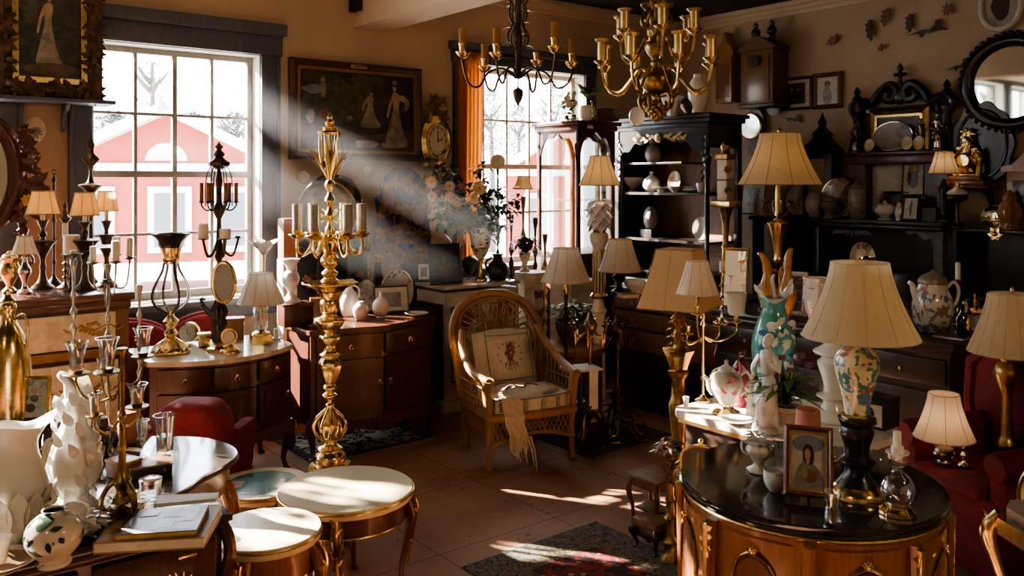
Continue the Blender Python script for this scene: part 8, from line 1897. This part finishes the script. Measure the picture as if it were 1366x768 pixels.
# ================================================================ chandeliers
def chandelier1():
    Y=5.4; px=691; t=Th('chandelier','dark bronze chandelier with scrolled cage and amber glass cups, left of the two','chandelier',px,128,Y=Y); z=t.root.location.z
    M().tube([(0,0,(128-0)*t.s),(0,0,HT-z)],.012,8).build('rod',bronze,t.root)
    t.lathe('stem',bronze,[(3,100),(5,92),(3,84),(4,70),(3,60),(5,50),(3,40),(3,0),(7,-6),(3,-20)],14,k=1)
    for k in range(6): a=k*PI/3+.2; t.arm('cage_scroll',bronze,a,[(3,66),(12,60),(14,46),(8,34),(12,20),(10,6),(14,-2),(9,-6)],1.2)
    q=M(); S=t.s
    for k in range(18): a=k*2.4; q.leaf((8*S*math.cos(a),8*S*math.sin(a),(128-62+k*6)*S),(math.cos(a),math.sin(a),.5),12*S,3.4*S,.8)
    q.build('leaves',bronze,t.root)
    t.lathe('heart_drop',bronze,[(1,100),(1,116),(4,118),(7,122),(6,130),(3,137),(.1,142)],16,k=2)
    for k in range(6):
        a=k*PI/3+.15; r=74; yc=72 if k%2 else 82
        o=t.arm('arm',bronze,a,[(3,104),(20,92),(40,98),(52,116),(66,112),(r,yc+14),(r,yc)],1.5); p=t.at(a,r)
        t.lathe('drip_pan',brass,[(1,yc+8),(5,yc+6),(9,yc+1),(10,yc-1),(2,yc+1)],20,px=p[0],dy=p[1],par=o); t.lathe('candle_cup',brass,[(4,yc),(5,yc-10),(6,yc-12),(4.6,yc-12)],14,px=p[0],dy=p[1],par=o)
        if k!=1: t.lathe('glass_cup',shade_mat('amber glass cup',(.72,.5,.25),.6),[(5,yc-10),(5.2,yc-28),(5.8,yc-32),(5,yc-32),(4.4,yc-12)],16,px=p[0],dy=p[1],par=o)
    for (ang,r,y) in ((2.6,20,118),(.6,24,120)): p=t.at(ang,r); o=t.tube('crystal_drop',cgl,[(p[0],y-14,p[1]),(p[0],y-6,p[1]),(p[0],y+4,p[1]),(p[0],y+16,p[1])],[.3,.3,2.4,.6],8); t.tube('drop_wire',bronze,[(p[0],98,p[1]),(p[0],y-12,p[1])],.4,5,0,par=o)
chandelier1()
def chandelier2():
    Y=4.7; px=876; t=Th('chandelier','large polished brass chandelier with two tiers of arms and a globe, right of the two','chandelier',px,160,Y=Y); z=t.root.location.z; dk=oldbrass
    M().tube([(0,0,150*t.s),(0,0,HT-z)],.012,8).build('rod',brass,t.root)
    t.lathe('globe',dk,[(4,128),(14,122),(21,112),(22,104),(18,97),(10,93),(6,90)],36,k=3); t.lathe('upper_baluster',dk,[(6,92),(8,84),(5,80),(12,72),(16,62),(14,56),(8,50),(5,46),(9,40),(7,34),(4,28),(5,10),(9,2),(4,-6),(3,-20)],28,k=2)
    t.lathe('lower_stem',dk,[(8,126),(6,132),(8,138),(5,142)],20,k=2)
    q=M(); S=t.s
    for k in range(44): a=k*2.4; u=k/43; r=(15*(1-u)**.7+1)*S; q.ell((r*math.cos(a),r*math.sin(a),(20-u*19)*S),(4*S,)*3,8,6)
    q.ell((0,0,12*S),(11*S,11*S,9*S),14,9); q.build('grape_cluster',dk,t.root)
    for n,r,y0,yc,dr,a0,hh in ((8,76,102,84,24,.2,29),(6,52,62,44,22,.5,27)):
        for k in range(n):
            a=a0+2*PI*k/n; o=t.arm('arm',brass,a,[(12,y0-4),(r*.3,y0-12),(r*.5,y0+6),(r*.7,y0+dr-2),(r*.92,y0+dr-8),(r,yc+12),(r,yc)],2.0); p=t.at(a,r)
            t.lathe('drip_pan',brass,[(2,yc+8),(4,yc+5),(10,yc+.5),(11,yc-1),(10,yc-1.4),(2,yc+1)],22,px=p[0],dy=p[1],par=o)
            t.lathe('candle_cup',mat('satin brass',(.66,.5,.25),.38,1,(.5,.36,.16),30),[(6,yc),(6.2,yc-3),(6.2,yc-hh+4),(9,yc-hh+1.5),(10,yc-hh),(6,yc-hh+.5),(5.4,yc-hh+6),(.1,yc-hh+8)],20,px=p[0],dy=p[1],par=o)
    for k in range(6): a=k*PI/3; t.arm('dolphin_scroll',dk,a,[(6,30),(16,36),(20,26),(14,14),(20,6),(12,4)],2.4)
    for k in range(5): a=k*2*PI/5+.3; t.arm('shield_scroll',dk,a,[(8,128),(20,126),(24,134),(20,144),(16,136)],2)
chandelier2()
# ================================================================ shafts of lit dust below the large window
def haze():
    m,nt,out=newmat('sunlit dust'); v=coords(nt)
    sc=node(nt,'ShaderNodeVolumeScatter'); sc.inputs['Color'].default_value=(.8,.88,1,1); sc.inputs['Density'].default_value=HAZE; sc.inputs['Anisotropy'].default_value=.3
    nt.links.new(sc.outputs[0],out.inputs['Volume'])
    d=Vector((.94,-.35,-.5)); sp=a1r+.03
    for (a0,a1,z0,z1,L,lab) in ((sp,sp+.62,z1t-.42,z1t-.04,2.3,'broad upper shaft of sunlit dust slanting down from the large left window'),(sp+.1,sp+.9,z1t-.86,z1t-.62,1.9,'thin lower shaft of sunlit dust below the broad one, left of the dark painting')):
        A=[rm(a,-.0,z) for a,z in ((a0,z0),(a1,z0+.1),(a1,z1),(a0,z1))]; o=rm((a0+a1)/2,.02,z0)
        nv=Vector((V[0],V[1],0)); P=[p-o+nv*.03 for p in A]; b=M(); b.add(P+[p+d*L for p in P],[(0,1,2,3),(7,6,5,4),(0,4,5,1),(1,5,6,2),(2,6,7,3),(3,7,4,0)])
        x=b.build('sun_haze',m,None,o); tag(x,lab,'haze',kind='stuff')
haze()
# ================================================================ light, air, camera
for (root,loc,e,col,r) in LIGHTS:
    l=bpy.data.lights.new('bulb_light','POINT'); l.energy=e; l.color=col; l.shadow_soft_size=max(.012,r*.5)
    o=bpy.data.objects.new('bulb_light',l); COL.objects.link(o); o.parent=root; o.location=loc
sd=Vector((.94,-.35,-.5)).normalized()
sl=bpy.data.lights.new('sun','SUN'); sl.energy=SUN_E; sl.color=(1,.86,.66); sl.angle=math.radians(.7)
so=bpy.data.objects.new('sun',sl); COL.objects.link(so); so.rotation_euler=sd.to_track_quat('-Z','Y').to_euler(); so.location=(-12,12,10)
wd=bpy.data.worlds.new('sky'); SC.world=wd; wd.use_nodes=True; nt=wd.node_tree; nt.nodes.clear()
bg=nt.nodes.new('ShaderNodeBackground'); ow=nt.nodes.new('ShaderNodeOutputWorld')
tcw=nt.nodes.new('ShaderNodeTexCoord'); sp=nt.nodes.new('ShaderNodeSeparateXYZ'); rp=nt.nodes.new('ShaderNodeValToRGB')
rp.color_ramp.elements[0].position=.45; rp.color_ramp.elements[0].color=(.55,.55,.55,1); rp.color_ramp.elements[1].position=.62; rp.color_ramp.elements[1].color=(.8,.9,1,1)
mp=nt.nodes.new('ShaderNodeMath'); mp.operation='MULTIPLY_ADD'; mp.inputs[1].default_value=.5; mp.inputs[2].default_value=.5
nt.links.new(tcw.outputs['Generated'],sp.inputs[0]); nt.links.new(sp.outputs['Z'],mp.inputs[0]); nt.links.new(mp.outputs[0],rp.inputs[0])
nt.links.new(rp.outputs[0],bg.inputs[0]); bg.inputs[1].default_value=SKY_E; nt.links.new(bg.outputs[0],ow.inputs[0])
# unseen fill lights in glass globes, added behind the camera to lift the shadows
for i,(x,y,e) in enumerate(((2.6,1.0,FILL),(-1.6,.4,FILL*.35))):
    t=thing('fill_globe','unseen fill light added in a glass globe behind the viewer '+('on the right' if i==0 else 'on the left'),'lamp',(x,y,2.9))
    M().lathe(cr([(.0,-.15),(.1,-.12),(.15,0),(.1,.12),(.04,.15)],4),(0,0,0),20).build('globe',glassy('fill globe glass',(.95,.9,.8),.03,.15),t)
    M().tube([(0,0,.14),(0,0,HT-2.9)],.008,6).build('rod',brass,t)
    l=bpy.data.lights.new('fill_light','POINT'); l.energy=e; l.color=(1,.78,.52); l.shadow_soft_size=.1
    o=bpy.data.objects.new('fill_light',l); COL.objects.link(o); o.parent=t; o.location=(0,0,0)
cam=bpy.data.cameras.new('camera'); co=bpy.data.objects.new('camera',cam); COL.objects.link(co)
co.location=(0,0,H); co.rotation_euler=(PI/2,0,0); cam.sensor_width=36; cam.lens=36*F/1366; cam.shift_y=-(384-HY)/1366; cam.clip_start=.05; cam.clip_end=300
SC.camera=co
SC.view_settings.view_transform='AgX'; SC.view_settings.look='AgX - Medium High Contrast'; SC.view_settings.exposure=EXPO
SC.cycles.sample_clamp_indirect=4; SC.cycles.caustics_reflective=False; SC.cycles.caustics_refractive=False
SC.cycles.use_denoising=True
